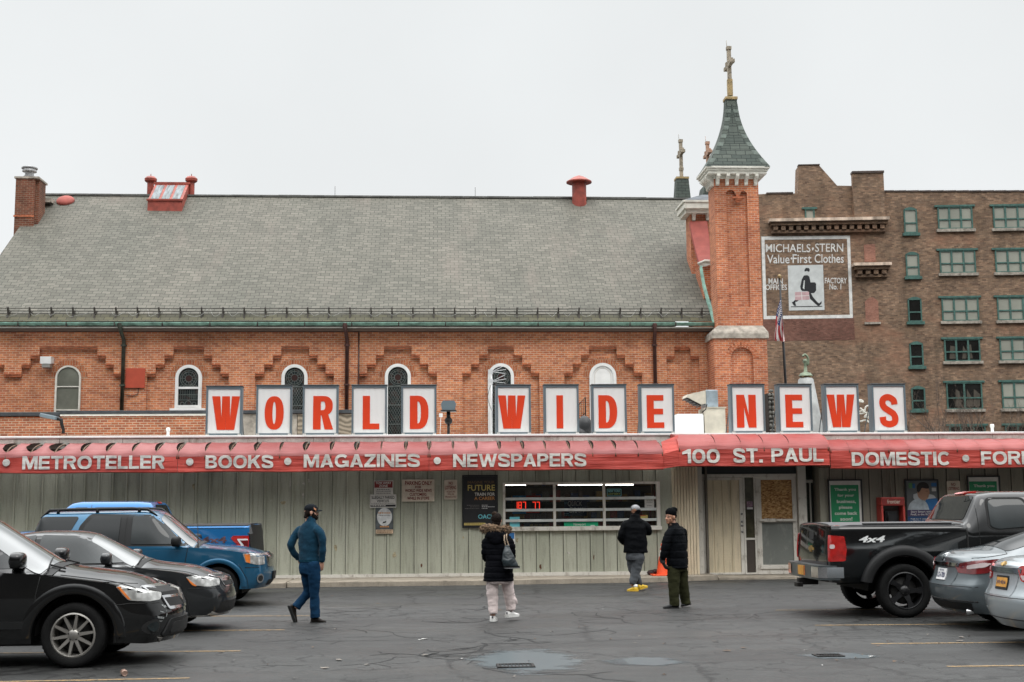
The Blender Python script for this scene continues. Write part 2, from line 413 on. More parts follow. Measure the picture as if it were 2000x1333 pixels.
def bold_text(mb, txt, x0, x1, z0, z1, Y, s=.22, t=.19, gap=.11, mi=0, depth=0, dy=0.0):
    H = z1-z0; k = 1.0; ws = [NATW[c] for c in txt]; fixed = {'I', '.'}
    tot = (x1-x0)/H
    fx = sum(w for w, c in zip(ws, txt) if c in fixed)+gap*(len(txt)-1)
    k = (tot-fx)/max(1e-6, sum(w for w, c in zip(ws, txt) if c not in fixed)) if any(c not in fixed for c in txt) else tot/sum(ws)
    x = x0
    for i, c in enumerate(txt):
        w_ = NATW[c]*(1 if (c in fixed and len(txt) > 1) else k)
        for n_, poly in enumerate(glyph(c, w_, s, t)):
            flat = [p for ct in poly for p in ct]
            tris = tessellate_polygon([[Vector((p[0], p[1], 0)) for p in ct] for ct in poly])
            vs = [(x+p[0]*H, Y-0.0006*n_, z0+p[1]*H) for p in flat]
            fs = []
            for tr in tris:
                a, b, d = (vs[q] for q in tr)
                fs.append(tr if (b[0]-a[0])*(d[2]-a[2])-(b[2]-a[2])*(d[0]-a[0]) > 0 else tr[::-1])
            mb.add(vs, fs, mi)
            if depth:
                for ct in poly:
                    m_ = len(ct); vv = [(x+p[0]*H, Y, z0+p[1]*H) for p in ct]+[(x+p[0]*H, Y+depth, z0+p[1]*H) for p in ct]
                    mb.add(vv, [(q, (q+1)%m_, m_+(q+1)%m_, m_+q) for q in range(m_)], mi)
        x += (w_+gap)*H
def pbold(mb, txt, px0, px1, py0, py1, Y, **kw):
    a = at(px0, py1, Y=Y); b = at(px1, py0, Y=Y); c = (px0+px1)/2
    bold_text(mb, txt, a.x, b.x, at(c, py1, Y=Y).z, at(c, py0, Y=Y).z, Y, **kw)
# ------------------------------------------------------------------ ground, kerb, markings
def asphalt():
    m, nt, bs = newmat('asphalt')
    o = N(nt, 'ShaderNodeTexCoord').outputs['Object']
    big = noise(nt, o, 0.16, 5, 0.6, (0.5, 1, 1))
    fine = noise(nt, o, 34, 4, 0.8)
    mid = noise(nt, o, 2.2, 6, 0.65)
    c = ramp(nt, big, [(0.3, (0.024, 0.0245, 0.024)), (0.7, (0.046, 0.0465, 0.045))])
    c = mixc(nt, 0.8, c, ramp(nt, mid, [(0.3, G(0.72)), (0.7, G(1.25))]), 'MULTIPLY')
    c = mixc(nt, 0.9, c, ramp(nt, fine, [(0.28, G(0.45)), (0.72, G(1.65))]), 'MULTIPLY')
    # pale grit
    v = N(nt, 'ShaderNodeTexVoronoi'); v.inputs['Scale'].default_value = 28; nt.links.new(o, v.inputs['Vector'])
    c = mixc(nt, ramp(nt, v.outputs['Distance'], [(0.03, G(0.5)), (0.09, G(0))]), c, (0.16, 0.16, 0.155, 1))
    # crack web, only where the surface has worn
    wob = N(nt, 'ShaderNodeTexNoise'); wob.inputs['Scale'].default_value = 3.5; wob.inputs['Detail'].default_value = 4
    nt.links.new(o, wob.inputs['Vector'])
    wv = N(nt, 'ShaderNodeVectorMath', operation='MULTIPLY_ADD'); wv.inputs[1].default_value = (0.55, 0.55, 0)
    nt.links.new(wob.outputs['Color'], wv.inputs[0]); nt.links.new(o, wv.inputs[2])
    def cracks(scale, wd, lo, hi, msc, seed):
        vv = N(nt, 'ShaderNodeTexVoronoi', feature='DISTANCE_TO_EDGE'); vv.inputs['Scale'].default_value = scale
        nt.links.new(wv.outputs[0], vv.inputs['Vector'])
        f = ramp(nt, vv.outputs['Distance'], [(0.0, G(1)), (wd, G(0))])
        mp = N(nt, 'ShaderNodeMapping'); mp.inputs['Location'].default_value = (seed, seed*2, 0); nt.links.new(o, mp.inputs[0])
        mk = ramp(nt, noise(nt, mp.outputs[0], msc, 5, 0.7), [(lo, G(0)), (hi, G(1))])
        return mixc(nt, 1.0, f, mk, 'MULTIPLY')
    k1 = cracks(2.0, 0.055, 0.47, 0.56, 0.30, 3.3)
    k2 = cracks(0.40, 0.022, 0.40, 0.5, 0.2, 9.1)
    kk = mixc(nt, 1.0, k1, k2, 'LIGHTEN')
    c = mixc(nt, kk, c, (0.008, 0.008, 0.008, 1))
    pt = noise(nt, o, 0.35, 6, 0.75, (0.35, 1.1, 1))
    c = mixc(nt, ramp(nt, pt, [(0.50, G(0)), (0.56, G(0.55))]), c, (0.020, 0.0195, 0.019, 1))
    c = mixc(nt, ramp(nt, noise(nt, o, 0.9, 6, 0.75, (0.4, 1.5, 1)), [(0.60, G(0)), (0.72, G(0.4))]), c, (0.075, 0.068, 0.060, 1))
    # damp film: darker and shinier, with standing water in the hollows by the drain
    wet = ramp(nt, noise(nt, o, 0.55, 5, 0.6, (0.45, 1.2, 1)), [(0.42, G(0.62)), (0.62, G(0.40))])
    nt.links.new(c, bs.inputs['Base Color']); nt.links.new(wet, bs.inputs['Roughness'])
    bs.inputs['Specular IOR Level'].default_value = 0.28
    ad = N(nt, 'ShaderNodeMath', operation='MULTIPLY_ADD'); ad.inputs[1].default_value = -2.0
    nt.links.new(kk, ad.inputs[0]); nt.links.new(fine, ad.inputs[2])
    bump(nt, bs, ad.outputs[0], 0.5, 0.008)
    return m
M_ASPH = asphalt()
mb = MB(); mb.quad((-400,-300,0),(400,-300,0),(400,500,0),(-400,500,0))
g = mb.build('parking_lot_ground', M_ASPH, origin=(0,0,0)); tag(g, kind='structure')

FY = 31.0                       # plane of the shop front
def concrete(name, c, st):
    m, nt, bs = newmat(name)
    uv = N(nt, 'ShaderNodeTexCoord').outputs['Object']
    a = ramp(nt, noise(nt, uv, 1.6, 6, 0.7), [(0.3, tuple(x*0.55 for x in c)), (0.7, tuple(x*1.15 for x in c))])
    a = mixc(nt, ramp(nt, noise(nt, uv, 3.1, 6, 0.75, (1, 1, 0.4)), [(0.52, G(0)), (0.7, G(0.85))]), a, st)
    a = mixc(nt, 0.7, a, ramp(nt, noise(nt, uv, 40, 3), [(0.2, G(0.7)), (0.8, G(1.2))]), 'MULTIPLY')
    nt.links.new(a, bs.inputs['Base Color']); bs.inputs['Roughness'].default_value = 0.9
    bump(nt, bs, noise(nt, uv, 25, 4), 0.4, 0.01)
    return m
M_CONC = concrete('concrete', (0.33, 0.285, 0.225), (0.13, 0.105, 0.08, 1))
M_FASC = concrete('stained_fascia', (0.52, 0.50, 0.46), (0.17, 0.14, 0.11, 1))
# kerbed footway along the shop: broken slabs with gaps, tapering out at the entrance
mb = MB(); xs = [-24, -19.1, -14.4, -11.2, -8.3, -5.6, -3.35]
for a, b in zip(xs, xs[1:]): mb.box(a+0.008, b-0.008, FY-1.95+random.uniform(-.03,.03), FY+0.3, -0.2, 0.125+random.uniform(-.008,.008), bev=0.02)
mb.box(-3.342, 1.2, FY-1.72, FY+0.3, -0.2, 0.115, bev=0.02)
mb.prism([(1.216, FY+.3), (1.216, FY-1.70), (5.1, FY-1.35), (6.6, FY-0.8), (6.6, FY+.3)], -0.2, 0.105, 'z')
k = mb.build('concrete_footway', M_CONC, fixn=True); tag(k, kind='structure')
mb = MB(); mb.box(6.62, 10.6, FY-0.75, FY+0.7, -0.2, 0.06, bev=0.015)
mb.box(10.62, 26, FY-1.3, FY+0.3, -0.2, 0.10, bev=0.02)
tag(mb.build('entrance_pavement', M_CONC), kind='structure')

def paintline():
    m, nt, bs = newmat('worn_yellow_paint')
    o = N(nt, 'ShaderNodeTexCoord').outputs['Object']
    n = noise(nt, o, 14, 5, 0.7)
    nt.links.new(ramp(nt, n, [(0.38, (0.09, 0.075, 0.05)), (0.58, (0.27, 0.165, 0.065))]), bs.inputs['Base Color'])
    bs.inputs['Roughness'].default_value = 0.7
    return m
M_LINE = paintline()
for (xa, ya, xb, yb) in ((-60,1333,370,1324.5), (-30,1276,470,1271.5), (330,1232,556,1230.5), (340,1204,606,1203),
                          (1515,1192,1830,1190.5), (1592,1221.5,1930,1219), (1702,1257.5,2060,1254), (1850,1302,2060,1299)):
    a = at(xa, ya, Z=0.004); b = at(xb, yb, Z=0.004); a.z = b.z = 0.004
    d = (b-a).normalized(); nn = Vector((-d.y, d.x, 0))*0.044
    mb = MB(); n = 14; L = []; Rr = []
    for i in range(n+1):
        p = a.lerp(b, i/n); L.append(p+nn*random.uniform(.8,1.08)); Rr.append(p-nn*random.uniform(.8,1.08))
    mb.grid([L, Rr], sm=False)
    tag(mb.build('parking_line', M_LINE), kind='structure')

# puddle and drain grate
def water():
    m, nt, bs = newmat('puddle_water')
    o = N(nt, 'ShaderNodeTexCoord').outputs['Object']
    bs.inputs['Base Color'].default_value = (0.095, 0.118, 0.128, 1); bs.inputs['Roughness'].default_value = 0.30  # pale blue base puts the sky's reflection into the water colour
    bs.inputs['Specular IOR Level'].default_value = 0.6
    n = noise(nt, o, 2.2, 6, 0.75, (0.55, 1.2, 1))
    g = N(nt, 'ShaderNodeTexGradient', gradient_type='SPHERICAL')
    uvn = N(nt, 'ShaderNodeUVMap'); nt.links.new(uvn.outputs[0], g.inputs[0])
    s = N(nt, 'ShaderNodeMath', operation='MULTIPLY_ADD'); s.inputs[1].default_value = 0.8; nt.links.new(g.outputs['Fac'], s.inputs[0]); nt.links.new(n, s.inputs[2])
    nt.links.new(ramp(nt, s.outputs[0], [(0.82, G(0)), (0.95, G(0.85))]), bs.inputs['Alpha'])
    return m
M_WATER = water()
def puddle(px, py, w_, d_):
    c = at(px, py, Z=0.003); mb = MB()
    mb.quad((c.x-w_/2, c.y-d_/2, .004), (c.x+w_/2, c.y-d_/2, .004), (c.x+w_/2, c.y+d_/2, .004), (c.x-w_/2, c.y+d_/2, .004))
    o = mb.build('puddle_water', M_WATER); tag(o, kind='structure')
    for l, uv in zip(o.data.loops, o.data.uv_layers[0].data):
        v = o.data.vertices[l.vertex_index].co; uv.uv = (v.x/(w_/2), v.y/(d_/2))
puddle(1030, 1290, 2.2, 4.2); puddle(1255, 1292, 1.6, 1.5); puddle(1640, 1281, 1.5, 1.1)
M_IRON = mat('dark_iron', (0.018, 0.016, 0.015, 1), 0.55, 0.6, 0.4, 12, 0.3)
def drain(px, py, lab, sc=1.0):
    c = at(px, py, Z=0.0)
    t = thing('storm_drain', lab, 'drain', (c.x, c.y, 0.0), group='drain grates in the asphalt'); t.scale = (sc, sc, 1)
    mb = MB(); mb.ring(rect(-.26,.26,-.2,.2), rect(-.22,.22,-.16,.16), 0.002, 0.016, 'z'); mb.build('grate_frame', M_IRON, t, local=True)
    mb = MB()
    for i in range(9): mb.box(-.2+i*.05-.008, -.2+i*.05+.008, -.16, .16, -.01, .012)
    mb.build('grate', M_IRON, t, local=True)
    mb = MB(); mb.quad((-.22,-.16,.003), (.22,-.16,.003), (.22,.16,.003), (-.22,.16,.003))
    mb.build('sump', mat('black_void', (0.003,0.003,0.003,1), 0.9, var=0), t, local=True)
drain(1007, 1302, 'dark iron drain grate lying in the wide puddle at front centre', .8)
drain(1618, 1282, 'dark iron drain grate near the yellow lines in front of the silver sedans', .62)
# litter on the asphalt
mb = MB(); rnd = random.Random(4)
for i in range(85):
    px = rnd.uniform(380, 1900); py = 1150+180*rnd.random()**0.8
    c = at(px, py, Z=0.006); s_ = rnd.uniform(.010, .045)*(0.7 if i % 3 else 1.3); q = rnd.uniform(0, 6.28)
    pts = []
    for k in range(6):
        a = q+k*math.pi/3; rr = s_*(1.0 if k % 3 else 0.55)*rnd.uniform(.8, 1.2)
        pts.append((c.x+rr*math.cos(a), c.y+rr*math.sin(a), 0.006+rnd.uniform(0, .012)))
    mb.add(pts, [list(range(6))], rnd.choice([0,0,2,2,1,0]))
lf = mb.build('leaf_litter', [mat('dead_leaf', (0.11,0.065,0.035,1), .8), mat('pale_scrap', (0.45,0.44,0.42,1), .8), mat('grit', (0.16,0.14,0.12,1), .9)])
tag(lf, 'dead leaves and paper scraps scattered on the asphalt', 'litter', kind='stuff')
# crack web broken through the surface: forked dark lines, densest where the lot has settled
mb = MB(); rn = random.Random(31)
def crack(x, y, a, L, w, lv=0):
    P = [(x, y)]; n = max(3, int(L/.12))
    for i in range(n):
        a += rn.gauss(0, .33); x += math.cos(a)*L/n*1.0; y += math.sin(a)*L/n; P.append((x, y))
        if lv < 3 and rn.random() < .30: crack(x, y, a+rn.choice((-1, 1))*rn.uniform(.6, 1.4), L*rn.uniform(.25, .55), w*.75, lv+1)
    L_, R_ = [], []
    for i, (px_, py_) in enumerate(P):
        q0, q1 = P[max(0, i-1)], P[min(n, i+1)]; dx, dy = q1[0]-q0[0], q1[1]-q0[1]; l = math.hypot(dx, dy) or 1; ww = w*rn.uniform(.5, 1.3)*(1 if 0 < i < n else .3)
        L_.append((px_-dy/l*ww, py_+dx/l*ww, .0025)); R_.append((px_+dy/l*ww, py_-dx/l*ww, .0025))
    mb.grid([L_, R_], 0, False)
for px, py, n, sx, sy in ((720, 1225, 8, 80, 30), (1225, 1200, 6, 40, 32), (640, 1295, 2, 60, 16), (1580, 1190, 2, 50, 10)):
    for i in range(n):
        c = at(px+rn.gauss(0, .5)*sx, py+rn.gauss(0, .5)*sy, Z=0); crack(c.x, c.y, rn.uniform(0, 6.28), rn.uniform(.6, 2.2), rn.uniform(.007, .013))
for i in range(7):
    c = at(940+rn.uniform(-6, 8), 1160+i*24, Z=0); crack(c.x, c.y, -1.57+rn.uniform(-.2, .2), 1.6, .022, 1)
tag(mb.build('asphalt_crack_web', mat('crack_dark', (.0045,.0045,.0045,1), .9, var=0), uv=False), kind='structure')
# crushed drink can lying on its side
c = at(242, 1314, Z=0.033)
t = thing('drink_can', 'small silver and orange drink can lying on the asphalt', 'can', (c.x, c.y, 0.0), R(-68))
mb = MB(); mb.lathe([(0.001,-.06),(.024,-.058),(.027,-.062),(.033,-.05),(.033,.05),(.028,.058),(.026,.056),(.001,.054)], (0,0,.033), 20, 'x', 0)
mb.build('can_body', mat('can_silver_print', (0.45,0.30,0.24,1), .3, .7), t, local=True, sharp=40)
mb = MB(); mb.lathe([(0.001,-.0605),(.024,-.0605),(.0275,-.063)], (0,0,.033), 20, 'x'); mb.build('can_lid', mat('aluminium', (0.75,0.75,0.76,1), .25, 1, .05), t, local=True)
# ------------------------------------------------------------------ the news shop
def cladding(name, c):
    m, nt, bs = newmat(name)
    uv = uvcoord(nt)
    a = ramp(nt, noise(nt, uv, 0.7, 5, 0.6, (1.4, 0.35, 1)), [(0.3, tuple(x*0.80 for x in c)), (0.7, tuple(x*1.1 for x in c))])
    # each sheet has faded its own way
    b = N(nt, 'ShaderNodeTexBrick'); b.offset = 0
    for k, v in (('Scale', 1), ('Mortar Size', 0), ('Brick Width', 0.325), ('Row Height', 30), ('Bias', 0)): b.inputs[k].default_value = v
    b.inputs['Color1'].default_value = G(1.10); b.inputs['Color2'].default_value = (0.80, 0.82, 0.78, 1); nt.links.new(uv, b.inputs['Vector'])
    a = mixc(nt, 0.6, a, b.outputs['Color'], 'MULTIPLY')
    # rain streaks, bare pale scuffs and rust
    st = noise(nt, uv, 5, 5, 0.7, (3.0, 0.22, 1))
    a = mixc(nt, ramp(nt, st, [(0.50, G(0)), (0.72, G(0.5))]), a, (0.12, 0.11, 0.085, 1))
    pk = noise(nt, uv, 2.3, 7, 0.78, (1.5, 0.6, 1))
    a = mixc(nt, ramp(nt, pk, [(0.63, G(0)), (0.68, G(0.55))]), a, (0.46, 0.43, 0.36, 1))
    ru = noise(nt, uv, 6.5, 6, 0.8, (1.6, 0.8, 1))
    a = mixc(nt, ramp(nt, ru, [(0.69, G(0)), (0.74, G(0.8))]), a, (0.10, 0.045, 0.025, 1))
    a = mixc(nt, 0.5, a, ramp(nt, noise(nt, uv, 30, 4), [(0.3, G(0.85)), (0.7, G(1.1))]), 'MULTIPLY')
    nt.links.new(a, bs.inputs['Base Color']); bs.inputs['Roughness'].default_value = 0.62
    bump(nt, bs, noise(nt, uv, 3, 4, 0.6), 0.25, 0.02)
    return m
M_CLAD = cladding('sage_metal_cladding', (0.375, 0.38, 0.305))
M_CLAD2 = cladding('taupe_metal_cladding', (0.27, 0.25, 0.20))
M_SEAM = mat('seam_shadow', (0.055,0.055,0.045,1), .8, var=.4, vs=2)  # dark strip beside each batten, its shadow line put into the colour
M_BEIGE = cladding('beige_metal_panel', (0.66, 0.56, 0.40))
def dirty(name, c, d, amt=0.8, lo=0.5, rough=0.6):
    m, nt, bs = newmat(name)
    o = N(nt, 'ShaderNodeTexCoord').outputs['Object']
    a = mixc(nt, ramp(nt, noise(nt, o, 4.5, 7, 0.75, (1.3, 1.3, 0.6)), [(lo, G(0)), (lo+0.16, G(amt))]), c, d)
    a = mixc(nt, 0.6, a, ramp(nt, noise(nt, o, 1.2, 4), [(0.3, G(0.82)), (0.7, G(1.08))]), 'MULTIPLY')
    nt.links.new(a, bs.inputs['Base Color']); bs.inputs['Roughness'].default_value = rough
    return m
M_TRIM = dirty('worn_white_trim', (0.62, 0.59, 0.53, 1), (0.20, 0.16, 0.12, 1), 0.75, 0.53)
M_WHITE = dirty('roof_membrane', (0.74, 0.74, 0.72, 1), (0.35, 0.33, 0.30, 1), 0.5, 0.56)
M_DARKT = mat('dark_header', (0.020, 0.026, 0.026, 1), 0.5)
def vinyl(name, hi, lo, sheen):
    m, nt, bs = newmat(name)
    o = N(nt, 'ShaderNodeTexCoord').outputs['Object']
    n = noise(nt, o, 1.1, 6, 0.65, (0.8, 1, 2.2))
    a = ramp(nt, n, [(0.28, lo), (0.72, hi)])
    # scraped-through flecks
    sc_ = noise(nt, o, 17, 7, 0.8, (0.6, 1, 1)); mk = noise(nt, o, 0.55, 4, 0.6)
    f = mixc(nt, 1, ramp(nt, sc_, [(0.60, G(0)), (0.64, G(0.55))]), ramp(nt, mk, [(0.5, G(0)), (0.62, G(1))]), 'MULTIPLY')
    a = mixc(nt, f, a, (0.60, 0.28, 0.22, 1))
    a = mixc(nt, ramp(nt, noise(nt, o, 7, 5, .7, (1, 1, .35)), [(0.56, G(0)), (0.8, G(0.35))]), a, (0.20, 0.045, 0.035, 1))
    nt.links.new(a, bs.inputs['Base Color']); bs.inputs['Roughness'].default_value = 0.56
    bs.inputs['Sheen Weight'].default_value = sheen
    w = noise(nt, o, 2.6, 5, 0.55, (0.35, 1, 5))
    bump(nt, bs, w, 0.75, 0.04)
    return m
M_RED = vinyl('red_awning_vinyl', (0.52, 0.060, 0.040), (0.34, 0.036, 0.026), 0.0)
M_PINK = vinyl('faded_sky_sheen_vinyl', (0.275, 0.074, 0.070), (0.20, 0.036, 0.034), 0.03)  # pink from sun fading, plus sky sheen put into the base colour
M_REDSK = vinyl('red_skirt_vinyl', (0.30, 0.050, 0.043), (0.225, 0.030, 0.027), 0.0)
def lettervinyl():
    m, nt, bs = newmat('awning_lettering')
    o = N(nt, 'ShaderNodeTexCoord').outputs['Object']
    a = ramp(nt, noise(nt, o, 2.0, 6, .7, (1, 1, 2.5)), [(0.32, (0.30, 0.28, 0.255)), (0.60, (0.70, 0.67, 0.62))])
    nt.links.new(a, bs.inputs['Base Color']); bs.inputs['Roughness'].default_value = 0.55
    bump(nt, bs, noise(nt, o, 2.6, 5, 0.55, (0.35, 1, 5)), 0.5, 0.03)
    return m
M_ALET = lettervinyl()
M_ALU = mat('aged_aluminium', (0.50, 0.49, 0.46, 1), 0.45, 0.25, 0.25, 5)
M_VOID = mat('dark_interior', (0.012, 0.012, 0.012, 1), 0.8, var=0.3)
M_BRKT = mat('rusty_bracket', (0.13, 0.075, 0.045, 1), 0.7, 0.2, 0.4, 8)
def glassmat(name, tint=(0.02,0.025,0.025,1), rough=0.03, alpha=0.35):
    m, nt, bs = newmat(name)
    bs.inputs['Base Color'].default_value = tint; bs.inputs['Roughness'].default_value = rough
    bs.inputs['Alpha'].default_value = alpha; bs.inputs['Specular IOR Level'].default_value = 0.5
    return m
M_SHOPGL = glassmat('shop_window_glass', alpha=0.28)

ZT = Zp(853, FY, 950)           # top of the shop wall
ZB = 0.10
XL, XE0, XE1, XR = -22.0, X(1337, FY, 1000), X(1600, FY, 1000), 24.0
shop = thing('news_shop', 'long low shop clad in sage ribbed metal under torn red awnings', 'shop', (0, FY, 0))
WX0, WX1 = X(982, FY, 990), X(1289, FY, 990); WZ0, WZ1 = Zp(1034, FY, 1130), Zp(942, FY, 1130)
def clad_wall(x0, x1, m, off, holes=()):
    mb = MB(); d = 0.05
    def panel(a, b, z0, z1):
        mb.box(a, b, FY, FY+0.12, z0, z1)
        i = math.ceil((a-off)/0.325)
        while off+i*0.325 < b-0.03:
            x = off+i*0.325
            if x-0.045 > a:
                mb.box(x-0.024, x+0.024, FY-0.034, FY-0.0005, z0+0.02, z1)
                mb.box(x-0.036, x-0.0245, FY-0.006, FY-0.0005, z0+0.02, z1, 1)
            i += 1
    if holes:
        (hx0, hx1, hz0, hz1) = holes
        panel(x0, hx0, ZB, ZT); panel(hx0, hx1, ZB, hz0); panel(hx0, hx1, hz1, ZT); panel(hx1, x1, ZB, ZT)
    else: panel(x0, x1, ZB, ZT)
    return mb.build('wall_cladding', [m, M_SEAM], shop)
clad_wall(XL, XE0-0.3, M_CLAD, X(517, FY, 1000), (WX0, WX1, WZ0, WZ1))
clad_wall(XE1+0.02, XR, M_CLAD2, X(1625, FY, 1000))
mb = MB(); mb.box(XL, XE0-0.3, FY-0.06, FY-0.001, ZB-.02, ZB+0.085); mb.box(XE1+.02, XR, FY-0.06, FY-0.001, ZB-.02, ZB+0.085)
mb.build('base_rail', M_TRIM, shop)
# rest of the shell: roof deck, back wall, ends
mb = MB(); mb.box(XL, XR, FY+0.13, FY+5.6, ZT-0.35, ZT-0.1); mb.build('roof', M_WHITE, shop)
mb = MB(); mb.box(XL, XR, FY+5.5, FY+5.65, 0, ZT-0.36); mb.box(XL-.02, XL+.15, FY+.13, FY+5.49, 0, ZT-.36); mb.box(XR-.15, XR+.02, FY+.13, FY+5.49, 0, ZT-.36)
mb.build('rear_wall', M_CLAD2, shop)
# stained fascia with joints and a white roof edge
zf0, zf1 = Zp(864, FY, 950), Zp(853.5, FY, 950)
mb = MB(); x = XL; rnd = random.Random(3)
while x < XR:
    L_ = rnd.uniform(1.15, 1.75)
    mb.box(x+.006, min(x+L_, XR)-.006, FY-0.16, FY-0.034, zf0-0.12, zf1-0.004+rnd.uniform(-.006, .006)); x += L_
mb.build('fascia', M_FASC, shop)
mb = MB(); mb.box(XL, XR, FY-0.19, FY+0.34, zf1, zf1+0.055, bev=0.012); mb.build('roof_edge', M_WHITE, shop)
for px, py0 in ((329, 836), (1937, 829)):
    mb = MB(); xx = X(px, FY+.25, 850); z1 = Zp(py0, FY+.25, px)
    mb.lathe([(0.0, z1), (.035, z1), (.05, z1-.02), (.05, z1-.08), (.036, z1-.085), (.036, zf1+.055)], (xx, FY+.2, 0), 14); mb.build('vent_pipe', M_WHITE, shop)

# ---- awnings
AY = FY-1.05
def awning(px0, px1, zb, zk, ztop, yf, yb, ribs, gaps, name='awning', endcap=(False, False), crown=0.0):
    """vertical valance from zb to zk, then a curved skirt up to ztop at the wall; one skirt panel per rib bay, pulled away from the ribs where it has torn"""
    x0, x1 = px0, px1
    root = MB()
    # valance as a fine grid with slight sag and pucker
    nx = max(2, int((x1-x0)/0.12)); rn = random.Random(int(x0*10))
    P = []
    for i in range(nx+1):
        x = x0+(x1-x0)*i/nx; wv = 0.010*math.sin(x*3.1)+0.008*math.sin(x*7.7+1)
        row = []
        for j in range(6):
            v = j/5; row.append(Vector((x, yf+wv*math.sin(v*3.0)*1.2, zb+(zk-zb)*v+(0.008*math.sin(x*2.3) if j == 0 else 0))))
        P.append(row)
    root.grid(P)
    root.grid([[p[0]+Vector((0,0,0)) for p in P], [p[0]+Vector((0,0.025,-0.02)) for p in P], [p[0]+Vector((0,0.06,0.01)) for p in P]])
    if endcap[0] or endcap[1]:
        for flag, x in ((endcap[0], x0), (endcap[1], x1)):
            if not flag: continue
            pr = [(yf, zb), (yf, zk)]+[(yf+(yb-yf)*(1-math.cos(t*math.pi/2)), zk+(ztop-zk)*math.sin(t*math.pi/2)) for t in [k/10 for k in range(1, 11)]]+[(yb, zb)]
            root.prism(pr, x-0.004, x+0.004, 'x')
    aw = root.build(name, M_RED, shop, fixn=False)
    def skin(x, t, s):
        y = yf+(yb-yf)*(1-math.cos(t*math.pi/2)); z = zk+(ztop-zk)*math.sin(t*math.pi/2)
        return Vector((x, y, z-s))
    mb = MB()
    rb = [x0]+[r for r in ribs if x0+.05 < r < x1-.05]+[x1]
    for i in range(len(rb)-1):
        a, b = rb[i], rb[i+1]; ga, gb = gaps(a), gaps(b)
        P = []
        for j in range(11):
            t = j/10; pin = math.sin(max(0, min(1, (t-.22)/.72))*math.pi)**0.6 if t < 0.95 else 0.0
            pin *= rn.uniform(.9, 1.1)
            aa = a+ga*pin; bb = b-gb*pin; row = []
            for k in range(9):
                u = k/8; xx = aa+(bb-aa)*u
                sag = 0.05*math.sin(u*math.pi)*math.sin(t*math.pi)+rn.uniform(-.003,.003)
                row.append(skin(xx, t, sag))
            P.append(row)
        mb.grid(P)
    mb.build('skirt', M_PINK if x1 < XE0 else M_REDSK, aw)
    mb = MB()
    for r in rb[1:-1]+[x0+0.02, x1-0.02]:
        mb.tube([skin(r, k/8, 0.045) for k in range(9)], 0.018, 6)
        mb.tube([(r, yb-.01, ztop-.06), (r, yb-.01, zb+.05), (r, yf+.05, zb+.03)], 0.015, 6)
    mb.tube([(x0+.02, yf+.05, zb+.03), (x1-.02, yf+.05, zb+.03)], .018, 6); mb.tube([(x0+.02, yf+.05, zk-.03), (x1-.02, yf+.05, zk-.03)], .018, 6)
    mb.tube([(x0+.02, yf+.25, zk+.14), (x1-.02, yf+.25, zk+.14)], .015, 6)
    mb.build('frame_tubes', M_BRKT, aw)
    mb = MB(); mb.box(x0, x1, yb-0.012, yb-0.004, zb+.2, ztop-.03); mb.build('backing', mat('soffit_board', (0.10,0.075,0.05,1), .9, 0, .5, 3), aw)
    return aw
zb1, zk1, zt1 = Zp(919.5, AY, 700), Zp(890.5, AY, 700), Zp(863, FY-.04, 700)
XS = lambda px, py=900: X(px, AY, py)
seams = [XL, XS(347), XS(838), XS(1296)]
gapl = {0: 0.17, 47: .2, 92: .28, 140: .2}
big = [XS(v) for v in (10, 58, 105)]
def gap_left(x):
    for b_, g_ in zip(big, (0.15, 0.17, 0.20)):
        if abs(x-b_) < 0.12: return g_
    return 0.035+0.05*abs(math.sin(x*12.9898)) if x < XS(700) else 0.020+0.035*abs(math.sin(x*7.3))
ribs_l = [XS(v) for v in (-140,-90,-38,10,58,105,158,207,257,304,400,449,498,546,595,646,695,744,792,885,931,976,1022,1066,1113,1158,1203,1247)]
aws = []
for a, b in zip(seams, seams[1:]):
    aws.append(awning(a+0.004, b-0.004, zb1, zk1, zt1, AY, FY-0.035, ribs_l, gap_left))
CY = FY-1.25
czb, czk, czt = Zp(910, CY, 1450), Zp(878, CY, 1450), Zp(849.5, FY-.3, 1450)+.02
cx0, cx1 = X(1326, CY, 890), X(1620, CY, 890)
aws.append(awning(cx0, cx1, czb, czk, czt, CY, FY-0.2, [X(v, CY, 860) for v in (1398, 1448, 1492, 1542)], lambda x: 0.012, endcap=(True, True)))
# slanted return joining the two awnings on the left
mb = MB(); A = Vector((seams[3]-.004, AY, zb1)); B = Vector((cx0, CY, czb))
mb.grid([[A, A+Vector((0,0,zk1-zb1)), A+Vector((.0,.25,zt1-zb1-.08))], [B, B+Vector((0,0,czk-czb)), B+Vector((.05,.35,czt-czb-.06))]], sm=False)
mb.build('awning_return', M_RED, shop)
zb2, zk2, zt2 = Zp(914, AY, 1750), Zp(880, AY, 1750), Zp(858, FY-.04, 1750)
rb0 = XS(1622)
aws.append(awning(rb0, XR, zb2, zk2, zt2, AY, FY-0.035, [XS(v) for v in (1660,1697,1737,1777,1827,1871,1916,1962,2008,2060,2110)], lambda x: 0.004))
